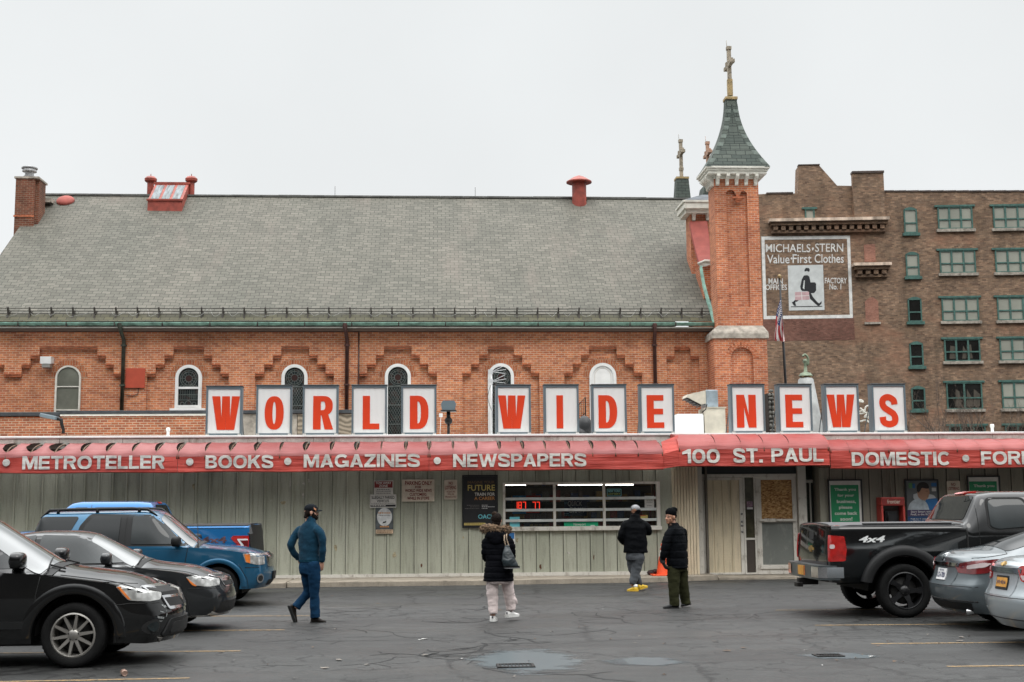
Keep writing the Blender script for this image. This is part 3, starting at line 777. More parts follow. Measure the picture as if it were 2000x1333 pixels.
# lettering
def alet(i, s, px0, px1, py0, py1, Y):
    mb = MB(); pbold(mb, s, px0, px1, py0, py1, Y-0.024, s=.235, t=.20, gap=.085); return mb.build('lettering', M_ALET, aws[i], uv=False)
def bullet(i, px, py, Y):
    mb = MB(); c = at(px, py, Y=Y-0.028); mb.lathe([(0.0001, 0), (0.083, 0), (0.083, 0.012)], c, 24, 'y', sm=False); mb.build('bullet_dot', M_ALET, aws[i], uv=False)
alet(0, 'METROTELLER', 43, 322, 890.5, 916.5, AY); bullet(0, 12, 904, AY)
alet(1, 'BOOKS', 401, 534, 889.5, 915, AY); bullet(1, 370.5, 902.5, AY)
alet(1, 'MAGAZINES', 593, 820, 887.5, 913, AY); bullet(1, 562, 901.5, AY)
alet(2, 'NEWSPAPERS', 885, 1145, 886.5, 912, AY); bullet(2, 854, 900, AY)
alet(3, '100', 1333, 1405.5, 877.5, 905, CY); alet(3, 'ST.', 1432.5, 1489, 876, 904, CY); alet(3, 'PAUL', 1507, 1608, 875.5, 902.5, CY)
alet(4, 'DOMESTIC', 1664, 1856, 883, 909.5, AY); bullet(4, 1886.5, 895.5, AY); alet(4, 'FOREIGN', 1917, 2082, 881.5, 907.5, AY)

# ---- window
win = MB(); t_ = 0.085
win.ring(rect(WX0, WX1, WZ0, WZ1), rect(WX0+t_*.7, WX1-t_, WZ0+.07, WZ1-.055), FY-0.05, FY+0.12)
win.box(WX0-.09, WX1+.02, FY-.11, FY-.051, WZ0-.03, WZ0+.055, bev=.008)
gx0, gx1 = WX0+t_*.7, WX1-t_; gz0, gz1 = WZ0+.07, WZ1-.055
for px in (1083, 1180):
    x = X(px, FY, 990); win.box(x-.03, x+.03, FY-.03, FY+.06, gz0, gz1)
wf = win.build('window', M_TRIM, shop)
mb = MB(); mb.box(gx0, gx1, FY+.065, FY+.072, gz0, gz1); mb.build('pane', M_SHOPGL, wf)
M_BAR = mat('galvanised_bar', (0.58,0.60,0.58,1), .5, 0, .12, 6)
mb = MB()
for py in (974, 996, 1016.5):
    z = Zp(py, FY, 1130); mb.box(gx0, gx1, FY-.012, FY+.055, z-.032, z+.032, bev=.008)
mb.build('security_bars', M_BAR, wf)
mb = MB(); mb.box(gx1-.09, gx1-.03, FY+.14, FY+.22, gz0-.05, gz1); mb.build('inner_post', mat('varnished_wood', (0.20,0.105,0.045,1), .5), wf)
# sales room behind it
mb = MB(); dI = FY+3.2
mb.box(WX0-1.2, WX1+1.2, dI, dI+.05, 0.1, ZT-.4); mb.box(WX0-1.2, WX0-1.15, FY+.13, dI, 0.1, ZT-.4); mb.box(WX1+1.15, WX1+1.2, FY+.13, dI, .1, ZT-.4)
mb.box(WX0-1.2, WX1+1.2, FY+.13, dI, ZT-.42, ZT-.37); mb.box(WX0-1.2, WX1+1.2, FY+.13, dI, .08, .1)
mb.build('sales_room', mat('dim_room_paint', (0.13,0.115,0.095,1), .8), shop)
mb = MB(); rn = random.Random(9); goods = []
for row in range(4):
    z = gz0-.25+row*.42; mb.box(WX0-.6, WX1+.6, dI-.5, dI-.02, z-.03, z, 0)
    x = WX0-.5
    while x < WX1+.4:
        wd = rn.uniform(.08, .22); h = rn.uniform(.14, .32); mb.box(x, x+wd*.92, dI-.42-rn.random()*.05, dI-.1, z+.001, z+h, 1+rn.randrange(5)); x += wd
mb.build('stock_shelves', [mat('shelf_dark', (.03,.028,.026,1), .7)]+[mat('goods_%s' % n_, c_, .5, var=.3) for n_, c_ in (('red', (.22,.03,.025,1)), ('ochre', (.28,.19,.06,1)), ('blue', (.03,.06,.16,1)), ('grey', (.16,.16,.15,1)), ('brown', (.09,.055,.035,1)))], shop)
M_TUBE = emit('fluorescent_tube', (1.0, 0.93, 0.82, 1), 14.0)
for k, (a, b) in enumerate(((985, 1027), (1090, 1180), (1183, 1237))):
    Yt = FY+.9; pa = at(a, 947.3, Y=Yt); pb = at(b, 947.3, Y=Yt); z = pa.z
    f = thing('ceiling_tube_light', 'lit tube light at top of the shop window, %s' % ['short one behind the left pane', 'long one behind the middle pane', 'one behind the right pane'][k], 'lamp', (pa.x, Yt, z), group='lit fluorescent tubes inside the shop window')
    mb = MB(); mb.tube([(0,0,0), (pb.x-pa.x,0,0)], .017, 8); mb.build('tube', M_TUBE, f, local=True)
    mb = MB(); mb.box(-.03, pb.x-pa.x+.03, -.05, .05, .024, .08); mb.build('fitting', M_BAR, f, local=True)

mb = MB(); rn = random.Random(17)
for px, py, w_, h_, mi in ((567, 948, 2.4, 24, 0), (572, 940, 7, 5, 0), (594, 945, 8, 9, 0), (603, 940, 5, 8, 0), (379, 951, 7, 17, 1), (592, 968, 3, 16, 0), (441, 951, 2, 4, 0), (554, 983, 12, 9, 1), (1056, 1108, 5, 12, 2), (823, 1105, 4, 12, 2), (1235, 1108, 3, 8, 2), (905, 1050, 4, 6, 1), (770, 1085, 9, 12, 1), (655, 1070, 7, 14, 1), (1110, 1080, 8, 5, 0), (1010, 1055, 6, 9, 1), (1160, 1088, 3, 11, 2)):
    P = []; c = at(px, py, Y=FY-.004)
    for k in range(11):
        a = 2*math.pi*k/11; r_ = rn.uniform(.45, 1.15); P.append((c.x+w_/160*r_*math.cos(a), FY-.004, c.z+h_/160*r_*math.sin(a)))
    mb.add(P, [list(range(11))], mi)
mb.build('paint_scrapes', [mat('bare_primer', (.50,.48,.43,1), .8, 0, .4, 20), mat('tan_underpaint', (.36,.31,.20,1), .8, 0, .4, 20), mat('rust_bloom', (.11,.045,.02,1), .9, 0, .5, 25)], shop)
# ---- entrance
EY = FY+0.22
def ex(px): return X(px, EY, 1020)
def ez(py): return Zp(py, EY, 1460)
zth = 0.07
mb = MB(); mb.box(ex(1370), ex(1560), EY+.02, EY+.12, ez(926), ez(905)); mb.build('header_panel', M_DARKT, shop)
mb = MB(); mb.box(ex(1371), ex(1558), EY-.02, EY+.08, ez(933), ez(926)-.002, bev=.008); mb.build('transom_bar', M_TRIM, shop)
d1 = MB(); d1.ring(rect(ex(1373), ex(1452.5), zth, ez(933.5)), rect(ex(1377.5), ex(1446), zth+.05, ez(938)), EY, EY+.07)
d1 = d1.build('door', M_TRIM, shop)
mb = MB(); xa, xb = ex(1377.5), ex(1446)
for i in range(4):
    u0_, u1_ = xa+(xb-xa)*i/4, xa+(xb-xa)*(i+1)/4; mb.box(u0_+.006, u1_-.006, EY+.02, EY+.05, zth+.05, ez(938))
mb.box(xa, xb, EY+.045, EY+.06, zth+.05, ez(938)); mb.build('door_panel', M_BEIGE, d1)
mb = MB()
for py in (1004, 1019, 1027, 1039):
    mb.lathe([(.0001,-.03),(.022,-.028),(.028,-.01),(.028,0)], (ex(1449.3), EY-.001, ez(py)), 10, 'y')
mb.build('lock', mat('dull_steel', (.25,.25,.25,1), .4, .8), d1)
sl = MB(); sl.ring(rect(ex(1453), ex(1477.5), zth, ez(930)), rect(ex(1456.5), ex(1474), zth+.04, ez(931)), EY, EY+.06); sl.box(ex(1456.5), ex(1474), EY+.001, EY+.05, ez(1055), ez(1051))
sl = sl.build('sidelight', M_TRIM, shop)
mb = MB(); mb.box(ex(1456.5), ex(1474), EY+.03, EY+.04, ez(1051), ez(931)); mb.build('pane', mat('dusty_dark_glass', (.06,.055,.035,1), .12, 0, .6, 2.5), sl)
mb = MB(); mb.box(ex(1456.5), ex(1474), EY+.03, EY+.04, zth+.04, ez(1055)); mb.build('kick_panel', mat('brown_panel', (.05,.038,.03,1), .6), sl)
mb = MB(); mb.box(ex(1460), ex(1472), EY+.024, EY+.028, ez(995.5), ez(979.5), 0); mb.box(ex(1460.5), ex(1471.5), EY+.021, EY+.0235, ez(995), ez(991.5), 1)
st = mb.build('window_sticker', [mat('purple_ochre_sticker', (.20,.12,.16,1), .5, var=.8, vs=25), mat('sticker_white', (.6,.6,.58,1), .5)]); tag(st, 'small purple and yellow sticker with a white strip on the door sidelight', 'sticker')
d2 = MB(); d2.ring(rect(ex(1478), ex(1557.5), zth, ez(930)), rect(ex(1488), ex(1549), ez(1104), ez(938)), EY, EY+.07)
d2.box(ex(1488), ex(1549), EY+.001, EY+.06, ez(1021), ez(1014.5)); d2.box(ex(1483), ex(1553), EY-.03, EY-.001, ez(1112), ez(1106))
d2 = d2.build('door', M_TRIM, shop)
def osb():
    m, nt, bs = newmat('chipboard')
    o = N(nt, 'ShaderNodeTexCoord').outputs['Object']
    v = N(nt, 'ShaderNodeTexVoronoi'); v.inputs['Scale'].default_value = 22; v.inputs['Randomness'].default_value = 1
    mp = N(nt, 'ShaderNodeMapping'); mp.inputs['Scale'].default_value = (1, 1, 1.9); mp.inputs['Rotation'].default_value = (0, 0.6, 0)
    nt.links.new(o, mp.inputs[0]); nt.links.new(mp.outputs[0], v.inputs['Vector'])
    sp_ = N(nt, 'ShaderNodeSeparateColor'); nt.links.new(v.outputs['Color'], sp_.inputs[0])
    a = ramp(nt, sp_.outputs[0], [(0.0, (.20,.085,.025)), (0.5, (.42,.23,.085)), (1, (.60,.38,.17))])
    nt.links.new(mixc(nt, .5, a, ramp(nt, noise(nt, o, 3, 5), [(.3, G(.75)), (.7, G(1.2))]), 'MULTIPLY'), bs.inputs['Base Color'])
    bs.inputs['Roughness'].default_value = .8; return m
mb = MB(); mb.box(ex(1488), ex(1549), EY+.03, EY+.045, ez(1014.5), ez(938)); mb.build('chipboard_infill', osb(), d2)
mb = MB(); mb.box(ex(1488), ex(1549), EY+.03, EY+.04, ez(1104), ez(1021)); mb.build('lower_pane', dirty('frosted_glass', (.17,.18,.165,1), (.34,.34,.31,1), .4, .52, .35), d2)
mb = MB(); mb.box(ex(1483), ex(1554), EY-.075, EY-.035, ez(1018.5), ez(1014.5)); mb.box(ex(1491), ex(1514), EY-.09, EY-.07, ez(1020), ez(1013.5), bev=.006); mb.build('push_bar', M_TRIM, d2)
mb = MB()
mb.box(ex(1358), ex(1371.5), EY-.1, EY+.1, 0.06, ez(912), bev=.008); mb.box(ex(1559), ex(1575), EY-.1, EY+.1, .06, ez(905), bev=.008); mb.build('door_post', M_TRIM, shop)
# splayed beige returns each side of the entrance
mb = MB(); xr0 = XE0-.3; n_ = 9
for i in range(n_):
    a = xr0+(ex(1357.5)-xr0)*i/n_; b = xr0+(ex(1357.5)-xr0)*(i+1)/n_; ya = FY-.02-.25*(i/n_); yb_ = FY-.02-.25*((i+1)/n_)
    mb.prism([(a, ya), (b-.012, yb_), (b-.012, yb_+.3), (a, ya+.3)], .05, ZT-.5, 'z')
mb.build('entrance_return', M_BEIGE, shop, fixn=True)
mb = MB(); mb.box(ex(1575.5), ex(1596), EY+.25, EY+.28, .06, ez(905)); mb.build('side_glass', mat('side_dark_glass', (.03,.035,.03,1), .08), shop)
mb = MB(); mb.box(ex(1576), ex(1595.5), EY+.2, EY+.24, ez(944), ez(938)); mb.box(ex(1588), ex(1590.5), EY+.2, EY+.24, .06, ez(944)-.002); mb.build('side_frame', M_TRIM, shop)
mb = MB(); mb.box(ex(1596.5), ex(1606), FY-.06, EY+.3, .06, ez(905)); mb.build('corner_post', M_CLAD2, shop)
mb = MB(); mb.box(xr0, XE1+.3, FY-.2, FY+5, ZT-.62, ZT-.5); mb.build('entrance_soffit', mat('grey_soffit', (.12,.12,.11,1), .8), shop)
mb = MB(); mb.box(cx0, cx1, FY-.17, FY+.13, ZT-.5, ZT+.0); mb.build('entrance_fascia', M_CLAD2, shop)
# ------------------------------------------------------------------ letter boxes standing on the shop roof
def ribbed(name):
    m, nt, bs = newmat(name)
    o = N(nt, 'ShaderNodeTexCoord').outputs['Object']
    wv = N(nt, 'ShaderNodeTexWave', wave_type='BANDS', bands_direction='X'); wv.inputs['Scale'].default_value = 11; nt.links.new(o, wv.inputs[0])
    a = ramp(nt, wv.outputs['Fac'], [(0.0, (0.62, 0.62, 0.60)), (0.5, (0.84, 0.84, 0.82))])
    a = mixc(nt, ramp(nt, noise(nt, o, 2.2, 6, .75, (2.2, 1, .5)), [(0.55, G(0)), (0.8, G(0.35))]), a, (0.42, 0.40, 0.36, 1))
    nt.links.new(a, bs.inputs['Base Color']); bs.inputs['Roughness'].default_value = 0.35
    bump(nt, bs, wv.outputs['Fac'], 0.35, 0.01); return m
M_RIB = ribbed('ribbed_white_acrylic')
M_CAB = dirty('blue_grey_cabinet_paint', (0.115, 0.150, 0.170, 1), (0.24, 0.24, 0.23, 1), 0.5, 0.58, 0.5)
M_CABT = mat('dark_cabinet_lip', (0.05,0.058,0.062,1), .6, var=.4, vs=8)
M_LRED = mat('red_acrylic_letter', (0.66, 0.050, 0.012, 1), 0.35, var=0.06, vs=2)
BY = FY-0.02
boxes = [('W',403,479,414,468),('O',502.5,575,517,554),('R',592,667,611.5,651),('L',688,762,708.5,741),('D',781,855,800.5,837),
         ('W',963,1036,973,1026.5),('I',1056,1130.5,1087,1100),('D',1150,1223,1169,1205.5),('E',1243,1317,1263.5,1297),
         ('N',1420,1495,1439,1477),('E',1513,1587,1534.5,1568.5),('W',1603,1680,1616,1670),('S',1695,1772,1717.5,1755)]
yaws = [2.5, 3.5, 1.5, 2.5, 1, 3, 0.5, -0.5, 0, 0.5, 1.0, -1.5, -0.5]
desc = ['letter W box at the left end of the row, first letter of the first word', 'white letter O sign box', 'white letter R sign box', 'white letter L sign box', 'letter D box beside the roof floodlight, last of the first word',
        'letter W box that opens the second word, beside the roof antenna', 'white letter I sign box', 'letter D box between the letters I and E', 'letter E box next to the white roof unit, last of the second word',
        'white letter N sign box', 'letter E box between the letters N and W', 'letter W box between the letters E and S', 'letter S box at the right end of the row']
for (ch, p0, p1, l0, l1), ya, ds in zip(boxes, yaws, desc):
    zt = Zp(753 if p0 < 900 else 751.5, BY, (p0+p1)/2) ; zb = Zp(849.5 if p0 < 900 else (847 if p0 < 1400 else 845), BY, (p0+p1)/2)
    if p0 > 1400: zt = Zp(751.5, BY, (p0+p1)/2)
    zt, zb = Zp(755 if p0 < 500 else 753.5, BY, 900), Zp(848.5, BY, 900)
    cx = (X(p0, BY, 800)+X(p1, BY, 800))/2; cx += 0.045 if p0 > 900 else (-0.045 if p0 < 700 else 0)
    t = thing('letter_sign_box', ds, 'letter sign', (cx, BY, zb), R(ya), 'letter sign boxes standing on the shop roof')
    H = zt-zb; W_ = 0.425; D_ = 0.30
    mb = MB(); mb.ring(rect(-W_, W_, 0, H), rect(-W_+.045, W_-.045, .045, H-.045), 0, D_)
    mb.box(-W_+.045, W_-.045, .06, D_-.02, .045, H-.045); cab = mb.build('cabinet', M_CAB, t, local=True, fixn=True)
    mb = MB(); mb.box(-W_-.012, W_+.012, -.012, D_+.012, H+.001, H+.03, bev=.006); mb.build('top_cap', M_CABT, cab, local=True)
    mb = MB(); mb.box(-W_+.046, W_-.046, .022, .058, .046, H-.046); mb.build('face_panel', M_RIB, t, local=True)
    w0 = X(l0, BY, 800)-X(l0, BY, 800); lw = X(l1, BY, 800)-X(l0, BY, 800); lc = (X(l0, BY, 800)+X(l1, BY, 800))/2-cx
    z0_, z1_ = Zp(838, BY, 900)-zb, Zp(773, BY, 900)-zb
    mb = MB(); bold_text(mb, ch, lc-lw/2, lc+lw/2, z0_, z1_, .0135, s={'W':.235,'S':.22,'E':.215,'L':.215}.get(ch, .228), t=.17, depth=.008)
    mb.build('letter', M_LRED, t, local=True, uv=False)
    for sx in (-1, 1):
        mb = MB(); mb.box(sx*(W_-.05)-.035, sx*(W_-.05)+.035, -.05, .04, -.07, .035); mb.tube([(sx*(W_-.05), -.052, -.02), (sx*(W_-.05), -.07, -.02)], .012, 6)
        mb.build('foot_bracket', M_ALU, t, local=True)
    for sx in (-1, 1):
        mb = MB(); mb.tube([(sx*(W_-.06), D_, H*.72), (sx*(W_-.06)+.02, D_+.75, -.12)], .013, 6); mb.build('stay_rod', M_CABT, t, local=True)
# ------------------------------------------------------------------ church behind the shop
CHY = 42.0                       # outer face of the nave wall
M_BRK = brickmat('orange_brick', (0.68, 0.245, 0.100, 1), (0.50, 0.150, 0.072, 1), (0.62, 0.43, 0.30, 1), stain=(0.13, 0.055, 0.03, 1), stain_amt=0.5)
M_BRKT2 = brickmat('tower_brick', (0.60, 0.195, 0.080, 1), (0.42, 0.115, 0.055, 1), (0.52, 0.33, 0.23, 1), stain=(0.15, 0.07, 0.045, 1), stain_amt=0.45)
M_BRKA = brickmat('annex_brick', (0.50, 0.16, 0.070, 1), (0.33, 0.095, 0.05, 1), (0.52, 0.39, 0.27, 1), stain=(0.11, 0.05, 0.03, 1), stain_amt=0.3)
M_BRKD = brickmat('chimney_brick', (0.24, 0.075, 0.04, 1), (0.15, 0.05, 0.03, 1), (0.25, 0.17, 0.12, 1), stain=(0.05, 0.035, 0.025, 1), stain_amt=.8, patch=(0.36, 0.09, 0.045, 1))
M_CORB = mat('sooty_corbel_brick', (0.40, 0.125, 0.058, 1), 0.9, var=.4, vs=8, bmp=.3)
M_VOUS = brickmat('arch_header_brick', (0.56, 0.185, 0.08, 1), (0.40, 0.12, 0.055, 1), (0.48, 0.33, 0.22, 1), bw=0.085, bh=0.19)
def slate(name, c1, c2, dark, bw, bh, hue=None):
    m, nt, bs = newmat(name); uv = uvcoord(nt)
    b = N(nt, 'ShaderNodeTexBrick'); b.offset = 0.5
    for k, v in (('Scale', 1), ('Mortar Size', 0.012), ('Brick Width', bw), ('Row Height', bh), ('Mortar Smooth', 0.3), ('Bias', 0.0)): b.inputs[k].default_value = v
    b.inputs['Color1'].default_value = c1; b.inputs['Color2'].default_value = c2; b.inputs['Mortar'].default_value = dark
    wv = N(nt, 'ShaderNodeTexNoise'); wv.inputs['Scale'].default_value = 1.7; nt.links.new(uv, wv.inputs[0])
    ma = N(nt, 'ShaderNodeVectorMath', operation='MULTIPLY_ADD'); ma.inputs[1].default_value = (0.03, 0.05, 0); nt.links.new(wv.outputs['Color'], ma.inputs[0]); nt.links.new(uv, ma.inputs[2])
    nt.links.new(ma.outputs[0], b.inputs['Vector'])
    a = b.outputs['Color']
    b2 = N(nt, 'ShaderNodeTexBrick'); b2.offset = 0.5
    for k, v in (('Scale', 1), ('Mortar Size', 0), ('Brick Width', bw*2), ('Row Height', bh), ('Bias', -0.5)): b2.inputs[k].default_value = v
    b2.inputs['Color1'].default_value = G(1); b2.inputs['Color2'].default_value = G(1.28)
    mp = N(nt, 'ShaderNodeMapping'); mp.inputs['Location'].default_value = (bw*16, bh*23, 0); nt.links.new(ma.outputs[0], mp.inputs[0]); nt.links.new(mp.outputs[0], b2.inputs['Vector'])
    a = mixc(nt, .8, a, b2.outputs['Color'], 'MULTIPLY')
    a = mixc(nt, .75, a, ramp(nt, noise(nt, uv, 0.28, 6, .65, (1.4, .5, 1)), [(0.3, (0.77, 0.79, 0.755)), (0.7, (1.12, 1.08, 1.04))]), 'MULTIPLY')
    a = mixc(nt, .6, a, ramp(nt, noise(nt, uv, 7, 5, .7), [(0.3, G(.8)), (0.7, G(1.18))]), 'MULTIPLY')
    if hue: a = mixc(nt, ramp(nt, noise(nt, uv, .5, 6, .7, (1, .3, 1)), [(0.56, G(0)), (0.75, G(.5))]), a, hue)
    nt.links.new(a, bs.inputs['Base Color']); bs.inputs['Roughness'].default_value = .75; bs.inputs['Specular IOR Level'].default_value = .3
    # lower edge of each course stands proud
    bump(nt, bs, b.outputs['Fac'], -.5, .012); return m
M_SLATE = slate('grey_roof_slate', (0.150, 0.143, 0.122, 1), (0.106, 0.103, 0.087, 1), (0.046, 0.046, 0.038, 1), 0.30, 0.19, (0.20, 0.165, 0.14, 1))
M_SLATED = slate('mossy_eaves_slate', (0.105, 0.098, 0.060, 1), (0.075, 0.072, 0.05, 1), (0.030, 0.030, 0.022, 1), 0.30, 0.19)
M_GSLATE = slate('green_spire_slate', (0.100, 0.118, 0.104, 1), (0.064, 0.082, 0.074, 1), (0.018, 0.024, 0.022, 1), 0.32, 0.135)
M_COPPER = mat('verdigris_copper', (0.20, 0.36, 0.29, 1), .6, .1, .35, 5)
M_CREAM = mat('cream_painted_wood', (0.66, 0.64, 0.57, 1), .6, 0, .12, 4)
M_CREAM2 = mat('clean_white_paint', (0.80, 0.80, 0.78, 1), .5, 0, .06, 4)
M_STONE = mat('weathered_limestone', (0.36, 0.32, 0.27, 1), .85, 0, .35, 4, .3, 20)
M_REDP = mat('red_oxide_paint', (0.30, 0.056, 0.036, 1), .55, 0, .25, 4)
M_REDR = mat('faded_red_roofing', (0.33, 0.075, 0.058, 1), .75, 0, .15, 3)
M_BRNPIPE = mat('brown_downpipe', (0.075, 0.032, 0.026, 1), .45, .1, .3, 6)
M_GRNPIPE = mat('dark_green_downpipe', (0.055, 0.062, 0.045, 1), .5, .2, .4, 6)
M_RAIL = mat('rusty_snow_rail', (0.050, 0.043, 0.036, 1), .7, .3, .4, 8)
M_OLDYEL = mat('weathered_gilt', (0.36, 0.26, 0.12, 1), .6, .1, .3, 8)
M_CROSS = mat('weathered_stone_cross', (0.33, 0.28, 0.21, 1), .75, 0, .35, 10)

church = thing('brick_church', 'orange brick church with a long grey slate roof and stepped brick wall bays', 'church', (-5, CHY, 0))
ZEV = Zp(640, CHY, 850); REC = 0.13
CXL, CXR = -27.0, X(1392, CHY, 700)
cX = lambda px: X(px, CHY, 720)
cZ = lambda py: Zp(py, CHY, 620)
ztop4 = [cZ(679.5), cZ(697.2), cZ(714.8), cZ(732.3)]
def bay(xs): return xs
bays = [[24,42,59,76,189,206,222,238], [287,304,321,338,397.6,414,431,447], [498.5,516,533,549,603.7,620,636,652], [700,717,734,750,803.7,820,836.5,853],
        [903,920,936,953,1003.8,1020,1037,1053], [1102,1119,1135,1151,1205,1221,1238,1254]]
bays.insert(0, [v-214 for v in bays[0]]); 
cols = []                                             # (x0, x1, top of recess)
def addbay(bx, hts):
    n = len(hts)
    for i in range(n-1, 0, -1): cols.append((cX(bx[n-1-i]), cX(bx[n-i]), hts[i]))
    cols.append((cX(bx[n-1]), cX(bx[n]), hts[0]))
    for i in range(1, n): cols.append((cX(bx[n-1+i]), cX(bx[n+i]), hts[i]))
for b in bays: addbay(b, ztop4)
addbay([1302, 1318, 1349.5, 1366], [ztop4[0]-.03, ztop4[1]-.03])
cols.sort()
mb = MB(); yf, yr = CHY, CHY+REC
edges = [(CXL, cols[0][0], None)]
for i, (a, b, h) in enumerate(cols):
    edges.append((a, b, h))
    nx = cols[i+1][0] if i+1 < len(cols) else CXR+.5
    if nx-b > 0.01: edges.append((b, nx, None))
prevh = None
for a, b, h in edges:
    z0 = 0 if h is None else h
    mb.quad((a,yf,z0),(b,yf,z0),(b,yf,ZEV),(a,yf,ZEV))
    if h is not None:
        mb.quad((a,yr,0),(b,yr,0),(b,yr,h),(a,yr,h)); mb.quad((a,yf,h),(a,yr,h),(b,yr,h),(b,yf,h))
for (a, b, h), (a2, b2, h2) in zip(edges, edges[1:]):
    lo, hi = (h or 0), (h2 or 0)
    if abs(lo-hi) > 1e-4: mb.quad((b,yf,min(lo,hi)),(b,yr,min(lo,hi)),(b,yr,max(lo,hi)),(b,yf,max(lo,hi)))
mb.box(CXL, CXR+.5, CHY+.5, CHY+.6, 0, ZEV); 
nave = mb.build('wall', M_BRK, church)
mb = MB()
for a, b, h in cols:
    mb.box(a-.004, b+.004, CHY-.030, CHY+.02, h+.022, h+.05); mb.box(a-.002, b+.002, CHY-.012, CHY+.06, h-.045, h-.012)
mb.build('stepped_corbels', M_CORB, nave)
# stained glass
def stained():
    m, nt, bs = newmat('stained_glass'); o = N(nt, 'ShaderNodeTexCoord').outputs['Object']
    v = N(nt, 'ShaderNodeTexVoronoi'); v.inputs['Scale'].default_value = 9; nt.links.new(o, v.inputs['Vector'])
    s = N(nt, 'ShaderNodeSeparateColor'); nt.links.new(v.outputs['Color'], s.inputs[0])
    nt.links.new(ramp(nt, s.outputs[0], [(0, (.012,.016,.016)), (.5, (.022,.030,.030)), (.8, (.045,.028,.024)), (1, (.05,.06,.055))]), bs.inputs['Base Color'])
    bs.inputs['Roughness'].default_value = .22; return m
M_STAIN = stained(); M_LEAD = mat('lead_came', (0.105, 0.12, 0.112, 1), .6, .1, .2, 6)
M_GREYGL = mat('clouded_grey_glazing', (0.155, 0.16, 0.132, 1), .18, 0, .2, 1.5)
M_RUST_M = mat('rose_glass', (0.045, 0.022, 0.02, 1), .25)
def chwin(px0, px1, pytop, pybot, style, sill=False, name='window'):
    x0, x1 = cX(px0), cX(px1); z1 = cZ(pytop); z0 = cZ(pybot); wn = {'thin': .055, 'thick': .105, 'board': .10}[style]
    yw = CHY+REC; n = 18
    o_ = arch(x0, x1, z0, z1, n); i_ = arch(x0+wn, x1-wn, z0+(wn if sill else 0.001), z1-wn, n)
    mb = MB(); mb.ring(o_, i_, yw-.075, yw-.001); i2 = arch(x0+wn*.45, x1-wn*.45, z0+wn*.4, z1-wn*.45, n)
    if style == 'thick': mb.ring(i2, i_, yw-.095, yw-.0755)
    xc = (x0+x1)/2; r = (x1-x0)/2-wn; zs = z1-wn-r
    if style == 'thin':
        for py in (754, 799): mb.box(x0+wn*.8, x1-wn*.8, yw-.06, yw-.03, cZ(py)-.018, cZ(py)+.018)
    if sill:
        mb.box(x0-.14, x1+.14, yw-.17, yw-.0, z0-.13, z0-.002, bev=.01); mb.box(x0+wn*.8, x1-wn*.8, yw-.07, yw-.03, cZ(757)-.035, cZ(757)+.035)
    fr = mb.build(name, M_CREAM2 if style != 'thin' else M_CREAM, church, fixn=True)
    mb = MB(); mb.prism(arch(x0+wn*.7, x1-wn*.7, z0+.002, z1-wn*.7, n), yw-.03, yw-.018); mb.build('pane', {'thin': M_GREYGL, 'board': M_CREAM2}.get(style, M_STAIN), fr, fixn=True)
    if style == 'board':
        mb = MB(); mb.ring(arch(xc-r*.8, xc+r*.8, z0+.002, zs+r*.8, n), arch(xc-r*.76, xc+r*.76, z0+.002, zs+r*.76, n), yw-.036, yw-.0301); mb.build('panel_moulding', mat('ivory_moulding', (.55,.50,.45,1), .6), fr)
    if style == 'thick':
        mb = MB(); yl = yw-.034; t_ = .009
        def circ(cx, cz, rr, n_=28): mb.ring([(cx+(rr+t_)*math.cos(6.2832*k/n_), cz+(rr+t_)*math.sin(6.2832*k/n_)) for k in range(n_)], [(cx+(rr-t_)*math.cos(6.2832*k/n_), cz+(rr-t_)*math.sin(6.2832*k/n_)) for k in range(n_)], yl-.006, yl)
        cz_ = zs-.02
        for rr in (r*.84, r*.66, r*.36): circ(xc, cz_, rr)
        for k in range(12):
            a = 2*math.pi*k/12; c1 = Vector((xc+r*.36*math.cos(a), yl, cz_+r*.36*math.sin(a))); c2 = Vector((xc+r*.84*math.cos(a), yl, cz_+r*.84*math.sin(a)))
            mb.tube([c1, c2], t_*.8, 4)
        if not sill:
            z = zs-r*.98
            dx = 2*r/4; 
            for k in range(-6, 24):
                for sg in (1, -1):
                    pa = (xc-r, z-k*dx*.9); pb = (xc+r, z-k*dx*.9+sg*2*r*1.7)
                    # clip to the lattice band
                    seg = [pa, pb]
                    zlo, zhi = z0+.02, z-.02
                    def cl(p, q):
                        (xa, za), (xb, zb_) = p, q
                        if max(za, zb_) <= zlo or min(za, zb_) >= zhi: return None
                        f = lambda zz: xa+(xb-xa)*(zz-za)/(zb_-za)
                        P = [(xa, za), (xb, zb_)]
                        for i_ in (0, 1):
                            if P[i_][1] > zhi: P[i_] = (f(zhi), zhi)
                            if P[i_][1] < zlo: P[i_] = (f(zlo), zlo)
                        return P
                    q = cl(pa, pb)
                    if q: mb.tube([(q[0][0], yl, q[0][1]), (q[1][0], yl, q[1][1])], t_*.75, 4)
            for zz in (z, z-.62, z-1.25): mb.box(xc-r, xc+r, yl-.012, yl, zz-.018, zz+.018)
        else:
            for k in range(1, 9): mb.box(xc-r+2*r*k/9-.005, xc-r+2*r*k/9+.005, yl-.006, yl, z0+.3, z0+.62)
            for zz in (z0+.28, z0+.64, z0+.45): mb.box(xc-r, xc+r, yl-.008, yl, zz-.01, zz+.01)
            circ(xc, z0+.15, .1, 16); circ(xc-.19, z0+.15, .06, 12); circ(xc+.19, z0+.15, .06, 12)
            for k in range(-2, 3): circ(xc+k*r*.32, zs-r*.9, .06, 12)
        mb.build('leading', M_LEAD, fr, uv=False)
        mb = MB(); mb.lathe([(.0001, 0), (r*.33, 0)], (xc, yl+.001, cz_), 20, 'y'); mb.build('roundel', M_RUST_M, fr)
